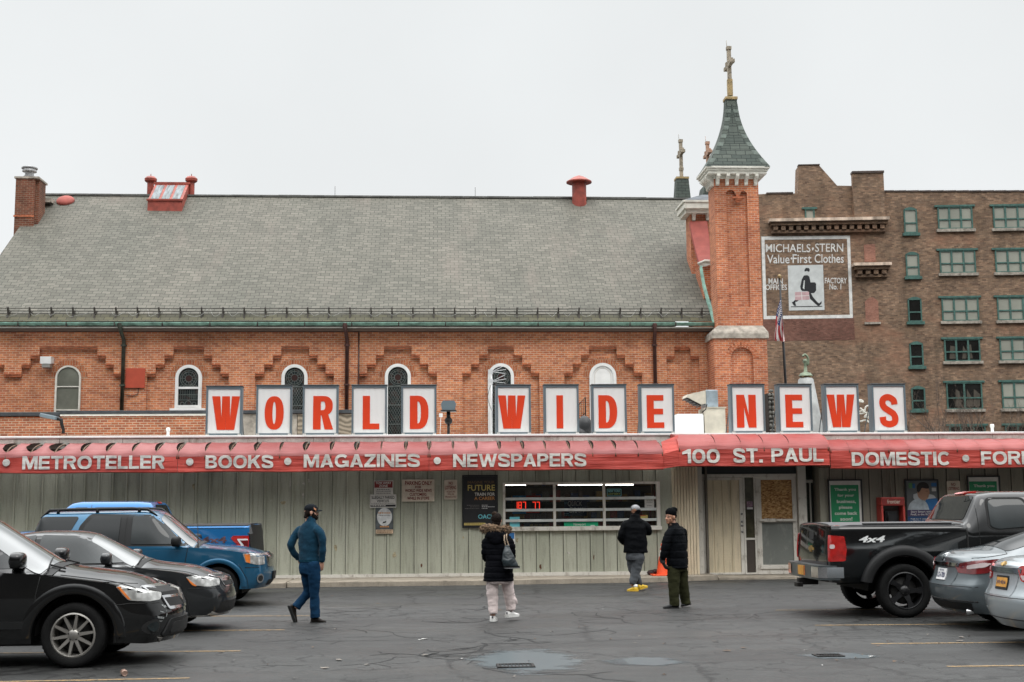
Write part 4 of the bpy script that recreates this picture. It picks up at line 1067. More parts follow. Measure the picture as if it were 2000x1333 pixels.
    # header bricks round the arch
    mb = MB(); ro, ri = (x1-x0)/2+.20, (x1-x0)/2+.012; zs2 = z1-(x1-x0)/2; P = []; nn = 30
    for k in range(nn):
        a0 = math.pi*(k+.08)/nn; a1 = math.pi*(k+.92)/nn
        p = [(xc+rr*math.cos(a), zs2+rr*math.sin(a)) for rr, a in ((ri, a0), (ro, a0), (ro, a1), (ri, a1))]
        mb.prism(p, yw-.008, yw+.002, mi=1)
    mb.build('brick_arch', [M_CORB, M_VOUS], nave, fixn=True)
    return fr
chwin(107.5-214, 157.5-214, 713, 850, 'thin')
chwin(107.5, 157.5, 713, 850, 'thin')
chwin(342, 394, 712, 797, 'thick', True)
chwin(549.5, 600.5, 711.3, 856, 'thick'); chwin(751.5, 802.5, 710.5, 856, 'thick'); chwin(953, 1004, 710, 856, 'thick'); chwin(1151.5, 1204, 709.5, 856, 'board')
# roof
RY, RZ = 49.0, Zp(386, 49.0, 850)
EVY = CHY-0.35
xl_r, xl_e = at(82, 385, Y=RY).x, at(-50, 636, Y=EVY).x
xl_e = xl_r-.35
xr_r, xr_e = at(1346, 387, Y=RY).x+.3, CXR+.1
zev = Zp(628, EVY, 850)
mb = MB(); n = 10
def rp(u, t, off=0):   # point on the slope; u across 0..1, t eave to ridge
    a = Vector((xl_e, EVY, zev)).lerp(Vector((xl_r, RY, RZ)), t); b = Vector((xr_e, EVY, zev)).lerp(Vector((xr_r, RY, RZ)), t)
    nrm = Vector((0, -(RZ-zev), RY-EVY)).normalized()
    return a.lerp(b, u)+nrm*off
te = 0.045
P = [[rp(i/40, t) for i in range(41)] for t in (te, .3, .5, .7, .9, 1.0)]
rn = random.Random(2)
for r_ in P[1:-1]:
    for p in r_: p.z += rn.uniform(-.02, .02)
mb.grid(P, 0, False)
mb.grid([[rp(i/40, t) for i in range(41)] for t in (0.0, te)], 1, False)
mb.quad(Vector((xl_r, RY, RZ)), Vector((xr_r, RY, RZ)), Vector((xr_r, 2*RY-EVY, zev)), Vector((xl_e, 2*RY-EVY, zev)))
roof = mb.build('roof', [M_SLATE, M_SLATED], church)
mb = MB(); mb.box(xl_r-.05, xr_r, RY-.10, RY+.16, RZ-.03, RZ+.03); 
for i in range(26): mb.box(xl_r+i*.9, xl_r+i*.9+.88, RY-.08, RY+.13, RZ+.032, RZ+.040+rn.uniform(0,.012))
mb.build('ridge_cap', mat('ridge_lead', (.12,.12,.11,1), .7, .1, .3, 4), roof)
mb = MB(); mb.prism([(CHY+.1, 0), (2*RY-CHY, 0), (2*RY-CHY, zev-.1), (RY, RZ-.15), (CHY+.1, zev-.1)], xl_r+.05, xl_r+.3, 'x'); mb.prism([(EVY, zev-.06), (RY, RZ-.03), (RY, RZ-.25), (EVY, zev-.28)], xl_r-.02, xl_r+.048, 'x')
mb.build('gable_wall', M_BRK, church)
# gutter in lengths with straps
mb = MB(); xg = xl_e-4
gz = Zp(633, EVY-.1, 850)
while xg < xr_e:
    L_ = 1.52
    x2 = min(xg+L_, xr_e+.05); pr = [(.085*math.cos(math.pi+math.pi*k/8), .085*math.sin(math.pi+math.pi*k/8)) for k in range(9)]
    mb.grid([[Vector((xx, EVY-.10+p[0], gz+.02+p[1])) for p in pr] for xx in (xg+.012, x2-.012)], 0)
    mb.grid([[Vector((xx, EVY-.10+p[0]*.9, gz+.022+p[1]*.9)) for p in pr] for xx in (xg+.012, x2-.012)], 0)
    mb.tube([(xg+.012, EVY-.19, gz+.025), (x2-.012, EVY-.19, gz+.025)], .016, 6); xg = x2
mb.build('gutter', M_COPPER, church)
mb = MB(); xg = xl_e-4
while xg < xr_e: mb.box(xg-.02, xg+.02, EVY-.20, EVY-.0, gz-.08, gz+.05); xg += 1.52
mb.build('gutter_straps', M_RAIL, church)
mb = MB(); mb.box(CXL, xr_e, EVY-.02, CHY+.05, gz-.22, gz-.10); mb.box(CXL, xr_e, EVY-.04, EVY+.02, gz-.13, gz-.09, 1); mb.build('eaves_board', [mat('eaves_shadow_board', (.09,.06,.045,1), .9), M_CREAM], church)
# snow rails
rails = MB(); posts = MB()
for t, off in ((.038, .07), (.042, .15), (.046, .23)):
    rails.tube([rp(0, t, off), rp(.25, t, off-.015), rp(.5, t, off), rp(.75, t, off-.012), rp(1, t, off)], .014, 6)
for i in range(36):
    u = (i+.35)/36; posts.prism([(p.y, p.z) for p in (rp(u, .02, 0), rp(u, .036, .08), rp(u, .044, .27), rp(u, .049, .27), rp(u, .048, .08), rp(u, .066, 0))], rp(u, 0).x-.022, rp(u, 0).x+.022, 'x')
rails.build('snow_rail', M_RAIL, roof); posts.build('snow_rail_post', M_RAIL, roof, fixn=True)
mb = MB(); pts = []; rn = random.Random(5)
for i in range(150):
    pts.append(rp(i/149, .018+.055*(0.5+.5*math.sin(i*1.25+2.2*math.sin(i*.37)))*rn.uniform(.5, 1.1), .06+.05*rn.random()))
mb.tube(crom([tuple(p) for p in pts], 3), .0055, 5); mb.build('heating_cable', mat('pale_cable', (.30,.30,.28,1), .6), roof)
mb = MB(); q = rp(.44, 1.0); mb.tube([q, q+Vector((0,0,.42))], .008, 4); q = rp(.655, 1.0); mb.tube([q, q+Vector((0,0,.42))], .008, 4); mb.build('lightning_rod', M_RAIL, roof)
# downpipes
for px, m_ in ((241.5, M_GRNPIPE), (678, M_BRNPIPE), (1278.5, M_BRNPIPE)):
    mb = MB(); x = cX(px); y = CHY-.09; z1 = gz-.06
    mb.tube([(x-.05, EVY-.1, z1), (x-.03, EVY-.06, z1-.16), (x, y, z1-.42), (x, y, 4.0)], .062, 10); mb.lathe([(.06, z1-.10), (.11, z1+.05), (.11, z1+.08), (.05, z1+.08)], (x-.05, EVY-.1, 0), 10)
    for zz in (z1-.6, z1-1.9, z1-3.1): mb.box(x-.085, x+.085, y-.07, CHY-.001, zz-.025, zz+.025)
    mb.build('downpipe', m_, church)
mb = MB(); x = cX(700.5); mb.tube([(x, CHY-.03, gz-.1), (x, CHY-.03, ztop4[3]-1.5)], .022, 6); mb.build('conduit', M_BRNPIPE, church)
# skylight on the ridge
sk0, sk1 = at(291, 412, Y=48.2), at(358, 412, Y=48.2); syf, syb = 47.95, RY+.15
zA = Zp(412, syf, 325); zB = Zp(391, syf, 325); zC = Zp(359.5, syb, 325)
mb = MB(); mb.prism([(syf, zA-.4), (syf, zB), (syb, zC), (syb+.05, zA-.4)], sk0.x, sk1.x, 'x'); 
sky_l = mb.build('skylight', M_REDP, roof, fixn=True)
M_SKYGL = mat('grimy_skylight_glass', (0.13, 0.16, 0.17, 1), .4, 0, .55, 4, vsc=(3, .6, .6))
mb = MB(); w_ = sk1.x-sk0.x
for k in range(3):
    a = sk0.x+w_*(.07+.31*k); b = a+w_*.23; nrm = Vector((0, -(zC-zB), syb-syf)).normalized()*.012
    f = lambda x_, t_: Vector((x_, syf+(syb-syf)*t_, zB+(zC-zB)*t_))+nrm
    mb.quad(f(a, .06), f(b, .06), f(b, .9), f(a, .9))
mb.build('skylight_panes', M_SKYGL, roof)
mb = MB(); mb.box(sk0.x-.05, sk1.x+.05, syb-.06, syb+.06, zC-.02, zC+.06); mb.box(sk0.x-.04, sk1.x+.04, syf-.05, syf+.02, zB-.03, zB+.03); mb.build('skylight_trim', M_REDP, roof)
for px in (293.5, 373):
    p = at(px, 385, Y=RY+.35); z0 = RZ-.5; z1 = Zp(345, RY+.35, px); mb = MB()
    mb.lathe([(.13, z0), (.13, z1-.25), (.17, z1-.24), (.23, z1-.19), (.24, z1-.10), (.16, z1-.02), (.02, z1), (.012, z1+.1), (.0001, z1+.1)], (p.x, RY+.35, 0), 16); mb.build('vent_stack', M_REDP, roof, sharp=40)
p = at(128.5, 396, Y=48.6); mb = MB(); Mr = Matrix.Rotation(R(38), 3, 'X'); mb.ell((p.x, 48.55, p.z+.05), (.34, .34, .17), 20, 10, M=Mr); mb.lathe([(.22, -.25), (.22, .05)], (p.x, 48.6, p.z-.0), 16); mb.build('dome_vent', M_REDR, roof)
p = at(1131.5, 396, Y=48.7); mb = MB(); z1 = Zp(343, 48.7, 1131)
mb.lathe([(.28, p.z-.4), (.28, z1-.35), (.24, z1-.34), (.24, z1-.3), (.50, z1-.30), (.50, z1-.26), (.22, z1-.08), (.02, z1), (.0001, z1)], (p.x, 48.7, 0), 24); mb.build('cowl_vent', M_REDP, roof, sharp=30)
# chimney at the far gable
chy = 46.9; c0, c1 = at(29, 400, Y=chy).x, at(73, 400, Y=chy).x; zc = Zp(349, chy, 55)
mb = MB(); mb.box(c0, c1-.12, chy, chy+1.0, 5, zc); mb.box(c1-.119, c1, chy+.15, chy+.9, 5, zc)
chm = mb.build('chimney', M_BRKD, church)
mb = MB(); mb.box(c0-.05, c1+.03, chy-.04, chy+1.04, zc+.001, zc+.07); mb.build('chimney_cap', M_STONE, chm); mb = MB(); mb.box(c0-.03, c1-.1, chy-.03, chy, zc-1.45, zc-1.38); mb.build('chimney_band', M_CORB, chm)
mb = MB(); zf = zc+.07; xf = at(57.5, 340, Y=chy+.5).x
mb.lathe([(.20, zf), (.20, zf+.14), (.16, zf+.16), (.16, zf+.30), (.26, zf+.31), (.26, zf+.32), (.24, zf+.42), (.29, zf+.42), (.29, zf+.46), (.05, zf+.54), (.0001, zf+.54)], (xf, chy+.5, 0), 18); mb.build('flue_cowl', mat('galvanised_flue', (.40,.40,.40,1), .4, .7, .25, 8), chm, sharp=30)
mb = MB(); q = rp(0.012, .93, .06); mb.box(q.x-.3, q.x+.35, q.y-.35, q.y+.4, q.z-.12, q.z+.03); mb.build('chimney_flashing', M_STONE, chm)

# ---- bell tower
TY = 40.9
tX = lambda px, py=500: X(px, TY, py)
tZ = lambda py: Zp(py, TY, 1440)
tower_lo0, tower_lo1 = X(1396, TY-.12, 720), X(1499.5, TY-.12, 720)
zst0, zst1 = tZ(659), tZ(645)
T = MB(); TD = 0.95
def niche_wall(mb, x0, x1, z0, z1, y, nx0, nx1, nz0, heads, dep):
    """flat face with a sunk panel whose head is one or more small arches"""
    out_ = []; nh = len(heads)
    mb.quad((x0,y,z0),(nx0,y,z0),(nx0,y,z1),(x0,y,z1)); mb.quad((nx1,y,z0),(x1,y,z0),(x1,y,z1),(nx1,y,z1)); mb.quad((nx0,y,z0),(nx1,y,z0),(nx1,y,nz0),(nx0,y,nz0))
    # outline of the sunk panel from left springing to right springing
    top = [(nx0, heads[0][2])]
    for (a, b, zs) in heads:
        r = (b-a)/2; c = (a+b)/2
        if a > top[-1][0]+1e-4: top.append((a, top[-1][1]))
        top += [(c+r*math.cos(math.pi-math.pi*k/12), zs+r*math.sin(math.pi*k/12)) for k in range(13)]
    for (xa, za), (xb, zb) in zip(top, top[1:]):
        if xb-xa > 1e-5: mb.quad((xa,y,za),(xb,y,zb),(xb,y,z1),(xa,y,z1))
        mb.quad((xa,y,za),(xa,y+dep,za),(xb,y+dep,zb),(xb,y,zb))
        if xb-xa > 1e-5: mb.quad((xa,y+dep,nz0),(xb,y+dep,nz0),(xb,y+dep,zb),(xa,y+dep,za))
    mb.quad((nx0,y,nz0),(nx0,y+dep,nz0),(nx0,y+dep,heads[0][2]),(nx0,y,heads[0][2])); mb.quad((nx1,y,nz0),(nx1,y+dep,nz0),(nx1,y+dep,heads[-1][2]),(nx1,y,heads[-1][2]))
    mb.quad((nx0,y,nz0),(nx1,y,nz0),(nx1,y+dep,nz0),(nx0,y+dep,nz0))
ux0, ux1 = tX(1399, 500), tX(1485.5, 500); zc_t = tZ(349)
n0, n1 = tX(1421, 480), tX(1462, 480); na, nb_ = tX(1437, 400), tX(1446.5, 400); zs_n = tZ(380)
niche_wall(T, ux0, ux1, zst1, zc_t, TY, n0, n1, tZ(600), [(n0, na, zs_n), (nb_, n1, zs_n)], .11)
T.box(ux0, ux1, TY+.12, TY+TD, zst1, zc_t)
T.quad((ux0,TY,zst1),(ux0,TY+.12,zst1),(ux0,TY+.12,zc_t),(ux0,TY,zc_t)); T.quad((ux1,TY,zst1),(ux1,TY+.12,zst1),(ux1,TY+.12,zc_t),(ux1,TY,zc_t))
yl = TY-.12; l0, l1 = X(1428, yl, 720), X(1472, yl, 720); r = (l1-l0)/2
niche_wall(T, tower_lo0, tower_lo1, 0, zst0, yl, l0, l1, 3.2, [(l0, l1, Zp(679, yl, 1450)-r)], .12)
T.box(tower_lo0, tower_lo1, yl+.13, TY+TD, 0, zst0)
for xx in (tower_lo0, tower_lo1): T.quad((xx,yl,0),(xx,yl+.13,0),(xx,yl+.13,zst0),(xx,yl,zst0))
tower = T.build('tower', M_BRKT2, church)
mb = MB(); o0, o1 = tower_lo0-.06, tower_lo1+.06; z_a, z_b, z_c = zst0-.06, zst0+.10, zst1+.14
mb.box(o0, o1, yl-.06, TY+TD, z_a, z_b, bev=.012)
mb.grid([[Vector((o0, yl-.06, z_b)), Vector((o0+.02, yl-.03, z_b+.07)), Vector((ux0, TY, z_c))], [Vector((o1, yl-.06, z_b)), Vector((o1-.02, yl-.03, z_b+.07)), Vector((ux1, TY, z_c))]], sm=False)
mb.grid([[Vector((o0, yl-.06, z_b)), Vector((o0+.02, yl-.03, z_b+.07)), Vector((ux0, TY, z_c))], [Vector((o0, TY+TD, z_b)), Vector((o0+.02, TY+TD, z_b+.07)), Vector((ux0, TY+TD, z_c))]], sm=False)
mb.build('stone_band', M_STONE, tower)
mb = MB(); xc = (l0+l1)/2; zs2 = Zp(679, yl, 1450)-r
for k in range(28):
    a0, a1 = math.pi*(k+.08)/28, math.pi*(k+.92)/28
    mb.prism([(xc+rr*math.cos(a), zs2+rr*math.sin(a)) for rr, a in ((r+.01, a0), (r+.19, a0), (r+.19, a1), (r+.01, a1))], yl-.010, yl+.002, mi=k % 2)
mb.build('brick_arch', [M_CORB, M_BRKT2], tower, fixn=True)
mb = MB(); zb_ = tZ(391); xm = (na+nb_)/2; mb.box(xm-.20, xm+.20, TY-.10, TY+.0, zb_+.03, zb_+.09); mb.box(xm-.14, xm+.14, TY-.07, TY-.0, zb_-.03, zb_+.029); mb.box(xm-.08, xm+.08, TY-.04, TY-.0, zb_-.09, zb_-.031); mb.box(xm-.07, xm+.07, TY-.03, TY+.05, zb_+.091, zs_n)
mb.build('corbel', M_CORB, tower)
# cornice with brackets
cz1 = tZ(326); ov = .30
cxa, cxb = ux0-ov, ux1+ov; yA, yB = TY-ov, TY+TD+ov
mb = MB(); zz0 = zc_t
mb.box(ux0-.04, ux1+.04, TY-.04, TY+TD+.04, zz0-.02, zz0+.10, bev=.01); mb.box(cxa+.06, cxb-.06, yA+.06, yB-.06, zz0+.101, zz0+.20, bev=.012); mb.box(cxa+.02, cxb-.02, yA+.02, yB-.02, zz0+.201, zz0+.27, bev=.01); mb.box(cxa-.03, cxb+.03, yA-.03, yB+.03, zz0+.271, zz0+.34, bev=.012)
mb.build('cornice', M_CREAM, tower)
def bracket(mb, p, d):
    """scrolled bracket; p at the wall top, d = direction out of the wall"""
    s_ = Vector((-d.y, d.x, 0)); prof = [(0, .10), (.27, .10), (.27, .02), (.22, -.03), (.14, -.06), (.09, -.14), (.08, -.22), (0, -.25)]
    vs = [];
    for sg in (-.055, .055): vs += [p+d*a+Vector((0,0,b))+s_*sg for a, b in prof]
    n = len(prof); mb.add(vs, [list(range(n)), [n+i for i in range(n-1,-1,-1)]]+[((i+1)%n, i, n+i, n+(i+1)%n) for i in range(n)])
for k in range(5): 
    mb = MB(); bracket(mb, Vector((ux0+.10+(ux1-ux0-.2)*k/4, TY, zc_t)), Vector((0,-1,0))); mb.build('bracket', M_CREAM, tower, fixn=True)
for k in range(5):
    mb = MB(); bracket(mb, Vector((ux0, TY+.12+k*(TD-.24)/4, zc_t)), Vector((-1,0,0))); mb.build('bracket', M_CREAM, tower, fixn=True)
# bell-cast spire
zsp0 = zz0+.341; zsp1 = tZ(189); xc = (ux0+ux1)/2; ycn = TY+TD/2
H = zsp1-zsp0; hw0 = (cxb-cxa)/2+.03; hw1 = .185
def hw(t): return hw1+(hw0-hw1)*((1-t)**2.15*.93+.07*(1-t))
prof = [(hw(k/16), zsp0+H*k/16) for k in range(17)]
mb = MB(); dy_ = (TD+2*ov)/2+.03
for sx, sy in ((0,-1), (1,0), (0,1), (-1,0)):
    P = []
    for h_, z in prof:
        hy = h_*(dy_/hw0)*(h_/hw0)+h_*(1-h_/hw0)
        a = {(0,-1): (Vector((xc-h_, ycn-hy, z)), Vector((xc+h_, ycn-hy, z))), (0,1): (Vector((xc+h_, ycn+hy, z)), Vector((xc-h_, ycn+hy, z))),
             (1,0): (Vector((xc+h_, ycn-hy, z)), Vector((xc+h_, ycn+hy, z))), (-1,0): (Vector((xc-h_, ycn+hy, z)), Vector((xc-h_, ycn-hy, z)))}[(sx, sy)]
        P.append([a[0], a[0].lerp(a[1], .5), a[1]])
    mb.grid(P, 0, False)
spire = mb.build('spire', M_GSLATE, tower)
mb = MB()
for sg in (-1, 1):
    for i in range(15):
        (h0, z0), (h1, z1) = prof[i], prof[i+1]; hy = lambda h_: h_*(dy_/hw0)*(h_/hw0)+h_*(1-h_/hw0)
        w_ = .17
        mb.quad(Vector((xc+sg*(h0+.012), ycn-hy(h0)-.014, z0-.02)), Vector((xc+sg*max(h0-w_, .02), ycn-hy(h0)-.014, z0-.02)), Vector((xc+sg*max(h1-w_, .02), ycn-hy(h1)-.006, z1)), Vector((xc+sg*(h1+.006), ycn-hy(h1)-.006, z1)), i % 2)
mb.build('hip_slates', [M_GSLATE, mat('hip_slate_pale', (.112,.14,.12,1), .7, var=.3, vs=6)], tower)
def cross(mb, x, y, z0, z1, arm_z, s=1.0):
    w_ = .062*s
    mb.box(x-w_, x+w_, y-w_, y+w_, z0, z1); al = .42*s
    mb.box(x-w_*.9, x+w_*.9, y-al, y-w_-.001, arm_z-w_, arm_z+w_); mb.box(x-w_*.9, x+w_*.9, y+w_+.001, y+al, arm_z-w_, arm_z+w_)
    for yy, zz in ((y-al, arm_z), (y+al, arm_z), (y, z1), (y, arm_z-.62*s)):
        mb.box(x-w_*1.3, x+w_*1.3, yy-w_*1.3, yy+w_*1.3, zz-w_*.9, zz+w_*.9)
    for yy, zz in ((y-al*.55, arm_z+.11*s), (y+al*.55, arm_z+.11*s)): mb.box(x-w_*1.15, x+w_*1.15, yy-w_, yy+w_, zz-w_, zz+w_)
    mb.tube([(x-w_, y, z1), (x-w_*1.2, y, z1+.28*s)], .008, 4)
M_VERDI = M_COPPER
mb = MB(); mb.box(xc-.21, xc+.21, ycn-.21, ycn+.21, zsp1-.0, zsp1+.10, bev=.015); mb.build('spire_cap', M_OLDYEL, tower)
mb = MB(); mb.lathe([(.11, zsp1+.10), (.06, zsp1+.17), (.0001, zsp1+.17)], (xc, ycn, 0), 10); mb.build('cross_socket', M_COPPER, tower)
mb = MB(); z1c = Zp(95, ycn, 1428); cross(mb, xc, ycn, zsp1+.17, z1c, Zp(128, ycn, 1428), 1.0); mb.build('cross', M_CROSS, tower)
mb = MB(); mb.box(xc-.082, xc+.082, ycn-.082, ycn+.082, zsp1+.17, zsp1+.75); mb.build('cross_shaft_gilt', M_OLDYEL, tower)
# pinnacle rising behind the ridge
py_ = 56.0; p = at(1332, 386, Y=py_); zt_ = Zp(352, py_, 1332)
mb = MB(); 
for (a, b, z0, z1) in ((.42, .34, p.z-2.2, p.z-.2), (.34, .27, p.z-.2, zt_)):
    for sx, sy in ((0,-1), (1,0), (0,1), (-1,0)):
        d = Vector((sx, sy, 0)); s_ = Vector((-sy, sx, 0)); c_ = Vector((p.x, py_, 0))
        mb.quad(c_+d*a-s_*a+Vector((0,0,z0)), c_+d*a+s_*a+Vector((0,0,z0)), c_+d*b+s_*b+Vector((0,0,z1)), c_+d*b-s_*b+Vector((0,0,z1)))
pin = mb.build('pinnacle', M_GSLATE, church)
mb = MB(); mb.box(p.x-.29, p.x+.29, py_-.29, py_+.29, zt_, zt_+.09); mb.build('pinnacle_cap', M_OLDYEL, pin)
mb = MB(); cross(mb, p.x, py_, zt_+.09, Zp(276, py_, 1331), Zp(301, py_, 1331), 1.15); mb.build('cross', M_CROSS, pin)
py2 = 58.0; p2 = at(1383, 330, Y=py2); mb = MB(); cross(mb, p2.x, py2, p2.z-1.2, Zp(280, py2, 1383), Zp(302, py2, 1383), 1.2); mb.build('far_cross', mat('pinkish_cross', (.42,.25,.17,1), .7, var=.3, vs=10), church)
mb = MB(); mb.prism([(p2.x-.9, p2.z-4), (p2.x+.9, p2.z-4), (p2.x+.3, p2.z-.9), (p2.x-.3, p2.z-.9)], py2-.6, py2+.6); mb.build('far_pinnacle', M_GSLATE, church)
# stair turret and red roof strip between nave and tower
sy0 = 44.2; a0, a1 = at(1349, 460, Y=sy0).x, ux1-.1
zt0, zt1, zt2 = Zp(418, sy0, 1360), Zp(396, sy0, 1360), Zp(374, sy0, 1360)
mb = MB(); mb.box(a0+.0, a1, sy0, sy0+.8, 6, zt0); tur = mb.build('stair_turret', M_BRKT2, church)
mb = MB(); e0 = at(1335, 405, Y=sy0-.35).x
mb.box(a0-.2, a1, sy0-.25, sy0+.9, zt0-.02, zt0+.12); mb.box(e0+.03, a1, sy0-.36, sy0+1.0, zt0+.121, zt1-.07); mb.box(e0-.02, a1, sy0-.40, sy0+1.05, zt1-.069, zt1)
mb.build('turret_cornice', M_CREAM, tur)
for xx in (a0+.12, at(1381, 410, Y=sy0).x): 
    mb = MB(); bracket(mb, Vector((xx, sy0, zt0-.02)), Vector((0,-1,0))); mb.build('bracket', M_CREAM, tur, fixn=True)
mb = MB(); yk = sy0+.5; A = [Vector((e0, sy0-.4, zt1+.002)), Vector((a1, sy0-.4, zt1+.002)), Vector((a1, sy0+1.05, zt1+.002)), Vector((e0, sy0+1.05, zt1+.002))]
B1, B2 = Vector((e0+.85, yk, zt2)), Vector((a1, yk, zt2))
mb.add(A+[B1, B2], [(0,1,5,4), (3,0,4), (2,3,4,5)]); mb.build('turret_roof', mat('lead_sheet_roof', (.09,.10,.11,1), .85, 0, .25, 3), tur)
# faded red curved roof, green flashing, little side wall
def P3(px, py, Y): return at(px, py, Y=Y)
mb = MB(); rows = [((1347,433),(1381,432),44.15), ((1351,455),(1384,455),43.9), ((1357,480),(1387,480),43.5), ((1362,500),(1389,497),43.1), ((1366,515),(1391,508),42.75)]
top_ = [[P3(*a, Y), P3(*b, Y-.15)] for a, b, Y in rows]; bot_ = [[p+Vector((0,.12,-.10)) for p in r_] for r_ in top_]
mb.grid(top_, sm=False); mb.grid(bot_, sm=False); mb.grid([[r_[0] for r_ in top_], [r_[0] for r_ in bot_]], sm=False); mb.grid([top_[-1], bot_[-1]], sm=False)
mb.build('side_roof', M_REDR, church)
mb = MB(); mb.grid([[P3(1363,516,42.72), P3(1391,509,42.55)], [P3(1368,523,42.70), P3(1391,517,42.5)]], sm=False); mb.tube([P3(1363,516,42.72), P3(1377,510,42.6), P3(1391,511,42.5)], .05, 8); mb.build('side_cornice', M_CREAM, church)
mb = MB(); mb.box(P3(1372,540,42.9).x, P3(1391,540,42.9).x, 42.75, 44, Zp(585, 42.8, 1380), Zp(517, 42.8, 1380)); mb.build('side_wall', M_BRKT2, church)
mb = MB(); g_ = [P3(1367,520,42.6), P3(1373,555,42.3), P3(1381,585,42.05), P3(1386,600,41.8), P3(1394,632,41.5)]
mb.grid([g_, [p+Vector((.07,-.03,.02)) for p in g_]]); mb.grid([g_, [p+Vector((-.02,.0,-.10)) for p in g_]]); mb.build('copper_flashing', M_COPPER, church)

# ---- low brick annex in front of the nave
ANY = 37.6
anx = thing('brick_annex', 'low flat-topped brick annex with dark coping in front of the church windows', 'annex', (-10, ANY, 0))
ax1, ax2 = X(690, ANY, 820), X(120, ANY, 820)
za1, za2 = Zp(810.5, ANY, 260), Zp(814.5, ANY+.5, 60)
mb = MB(); mb.box(ax2, X(404, ANY, 820), ANY, ANY+2.8, 0, za1); mb.box(-24, ax2-.01, ANY+.5, ANY+2.8, 0, za2); mb.build('wall', M_BRKA, anx)
M_COP = mat('charcoal_coping', (.045,.05,.055,1), .5, .2, .3, 5)
mb = MB(); mb.box(ax2-.03, ax1, ANY-.07, ANY+2.9, za1+.02, za1+.12, bev=.01); mb.box(-24, ax2-.04, ANY+.42, ANY+2.9, za2+.02, za2+.13, bev=.01); mb.build('coping', M_COP, anx)
mb = MB(); mb.box(ax2-.03, X(404, ANY, 820), ANY-.05, ANY-.001, za1-.035, za1+.019); mb.build('coping_trim', M_CREAM, anx)
mb = MB(); mb.box(X(470, ANY, 820), X(580, ANY, 820), ANY+.02, ANY+.2, 0, za1); mb.build('plaster_infill', M_STONE, anx)
def plyw():
    m, nt, bs = newmat('weathered_plywood'); o = N(nt, 'ShaderNodeTexCoord').outputs['Object']
    wv = N(nt, 'ShaderNodeTexWave', wave_type='RINGS', rings_direction='X'); wv.inputs['Scale'].default_value = 2.2; wv.inputs['Distortion'].default_value = 7; wv.inputs['Detail'].default_value = 3; nt.links.new(o, wv.inputs[0])
    nt.links.new(ramp(nt, wv.outputs['Fac'], [(0, (.13,.105,.075)), (1, (.34,.28,.21))]), bs.inputs['Base Color']); bs.inputs['Roughness'].default_value = .85; return m
mb = MB(); mb.box(X(581, ANY, 820), ax1, ANY+.02, ANY+.2, 0, za1); mb.build('plywood_infill', plyw(), anx)

# ---- things fixed to the church wall and annex
def floodlight(px, py, Y, w_, h_, c, lab, tilt=0, arm=None, yaw=0):
    p = at(px, py, Y=Y); t = thing('floodlight', lab, 'floodlight', (p.x, Y, p.z), yaw)
    return t
p = at(91.5, 708, Y=CHY-.1); t = thing('wall_light', 'white boxy light fixed high on the brick wall near the left window', 'wall light', (p.x, CHY+REC, p.z))
mb = MB(); mb.prism([(-.02-.0, -.02), (-.36, -.06), (-.40, .17), (-.02, .17)], -.17, .17, 'x'); mb.build('housing', M_CREAM2, t, local=True, fixn=True)
mb = MB(); mb.prism([(-.06, -.021), (-.34, -.061), (-.31, -.17), (-.08, -.19)], -.13, .13, 'x'); mb.build('lens', mat('clouded_lens', (.35,.34,.31,1), .2), t, local=True, fixn=True)
p = at(264.5, 738.5, Y=CHY); t = thing('wall_panel', 'square red metal plate fixed to the church wall beside the downpipe', 'metal panel', (p.x, CHY, p.z))
wv_, hv_ = (X(284, CHY, 740)-X(245.5, CHY, 740))/2, (cZ(721)-cZ(758))/2
mb = MB(); mb.box(-wv_, wv_, -.05, -.001, -hv_, hv_, bev=.01); mb.box(-wv_, wv_, -.06, -.05, -hv_-.02, -hv_+.03); mb.build('plate', mat('signal_red_plate', (.43,.065,.03,1), .5, 0, .1, 3), t, local=True)
mb = MB(); mb.tube([(-wv_+.05, -.03, -hv_-.25), (-.05, -.03, -hv_-.28), (.1, -.03, -hv_-.22), (.12, -.03, -hv_-.02)], .012, 6); mb.build('cable', M_RAIL, t, local=True)
# shop-roof floodlights
def flood(px, py, Y, lab, yaw, up):
    p = at(px, py, Y=Y); t = thing('floodlight', lab, 'floodlight', (p.x, Y, p.z), yaw)
    mb = MB()
    if up:
        mb.prism([(-.16, -.04), (.16, -.04), (.19, .12), (.14, .20), (-.14, .20), (-.19, .12)], -.14, .14, 'y', 0); mb.build('lamp_head', M_CAB, t, local=True, fixn=True)
        mb = MB(); mb.box(-.20, .20, -.17, .15, -.07, -.041, bev=.01); mb.build('lamp_rim', M_IRON, t, local=True)
        mb = MB(); mb.tube([(0, .02, -.07), (0, .02, -.25)], .05, 10); mb.ell((0, .02, -.30), (.10, .10, .10), 12, 8); mb.tube([(0, .02, -.38), (0, .02, -.9)], .035, 8); mb.build('mount', M_IRON, t, local=True)
    else:
        Mx = Matrix.Rotation(R(12), 3, 'Y'); mb.box(-.30, .16, -.2, .2, -.02, .09, rot=Mx, bev=.03); mb.build('lamp_head', M_CAB, t, local=True)
        mb = MB(); mb.tube([(.14, 0, 0), (.27, 0, -.04), (.28, 0, -.16), (.33, 0, -.30), (.33, 0, -.42)], [.05, .055, .05, .04, .05], 8); mb.build('mount', M_IRON, t, local=True)
        mb = MB(); mb.tube([(.33, .02, -.4), (.42, .05, -.42), (.36, .05, -.62), (.27, .04, -.8)], .008, 5); mb.build('wire', M_IRON, t, local=True)
flood(101, 818, 36.6, 'blue grey floodlight leaning out above the shop roof by the brick annex', 0, False)
flood(876, 799, FY+1.2, 'dark floodlight on a short mast behind the shop roof next to letter D', 0, True)
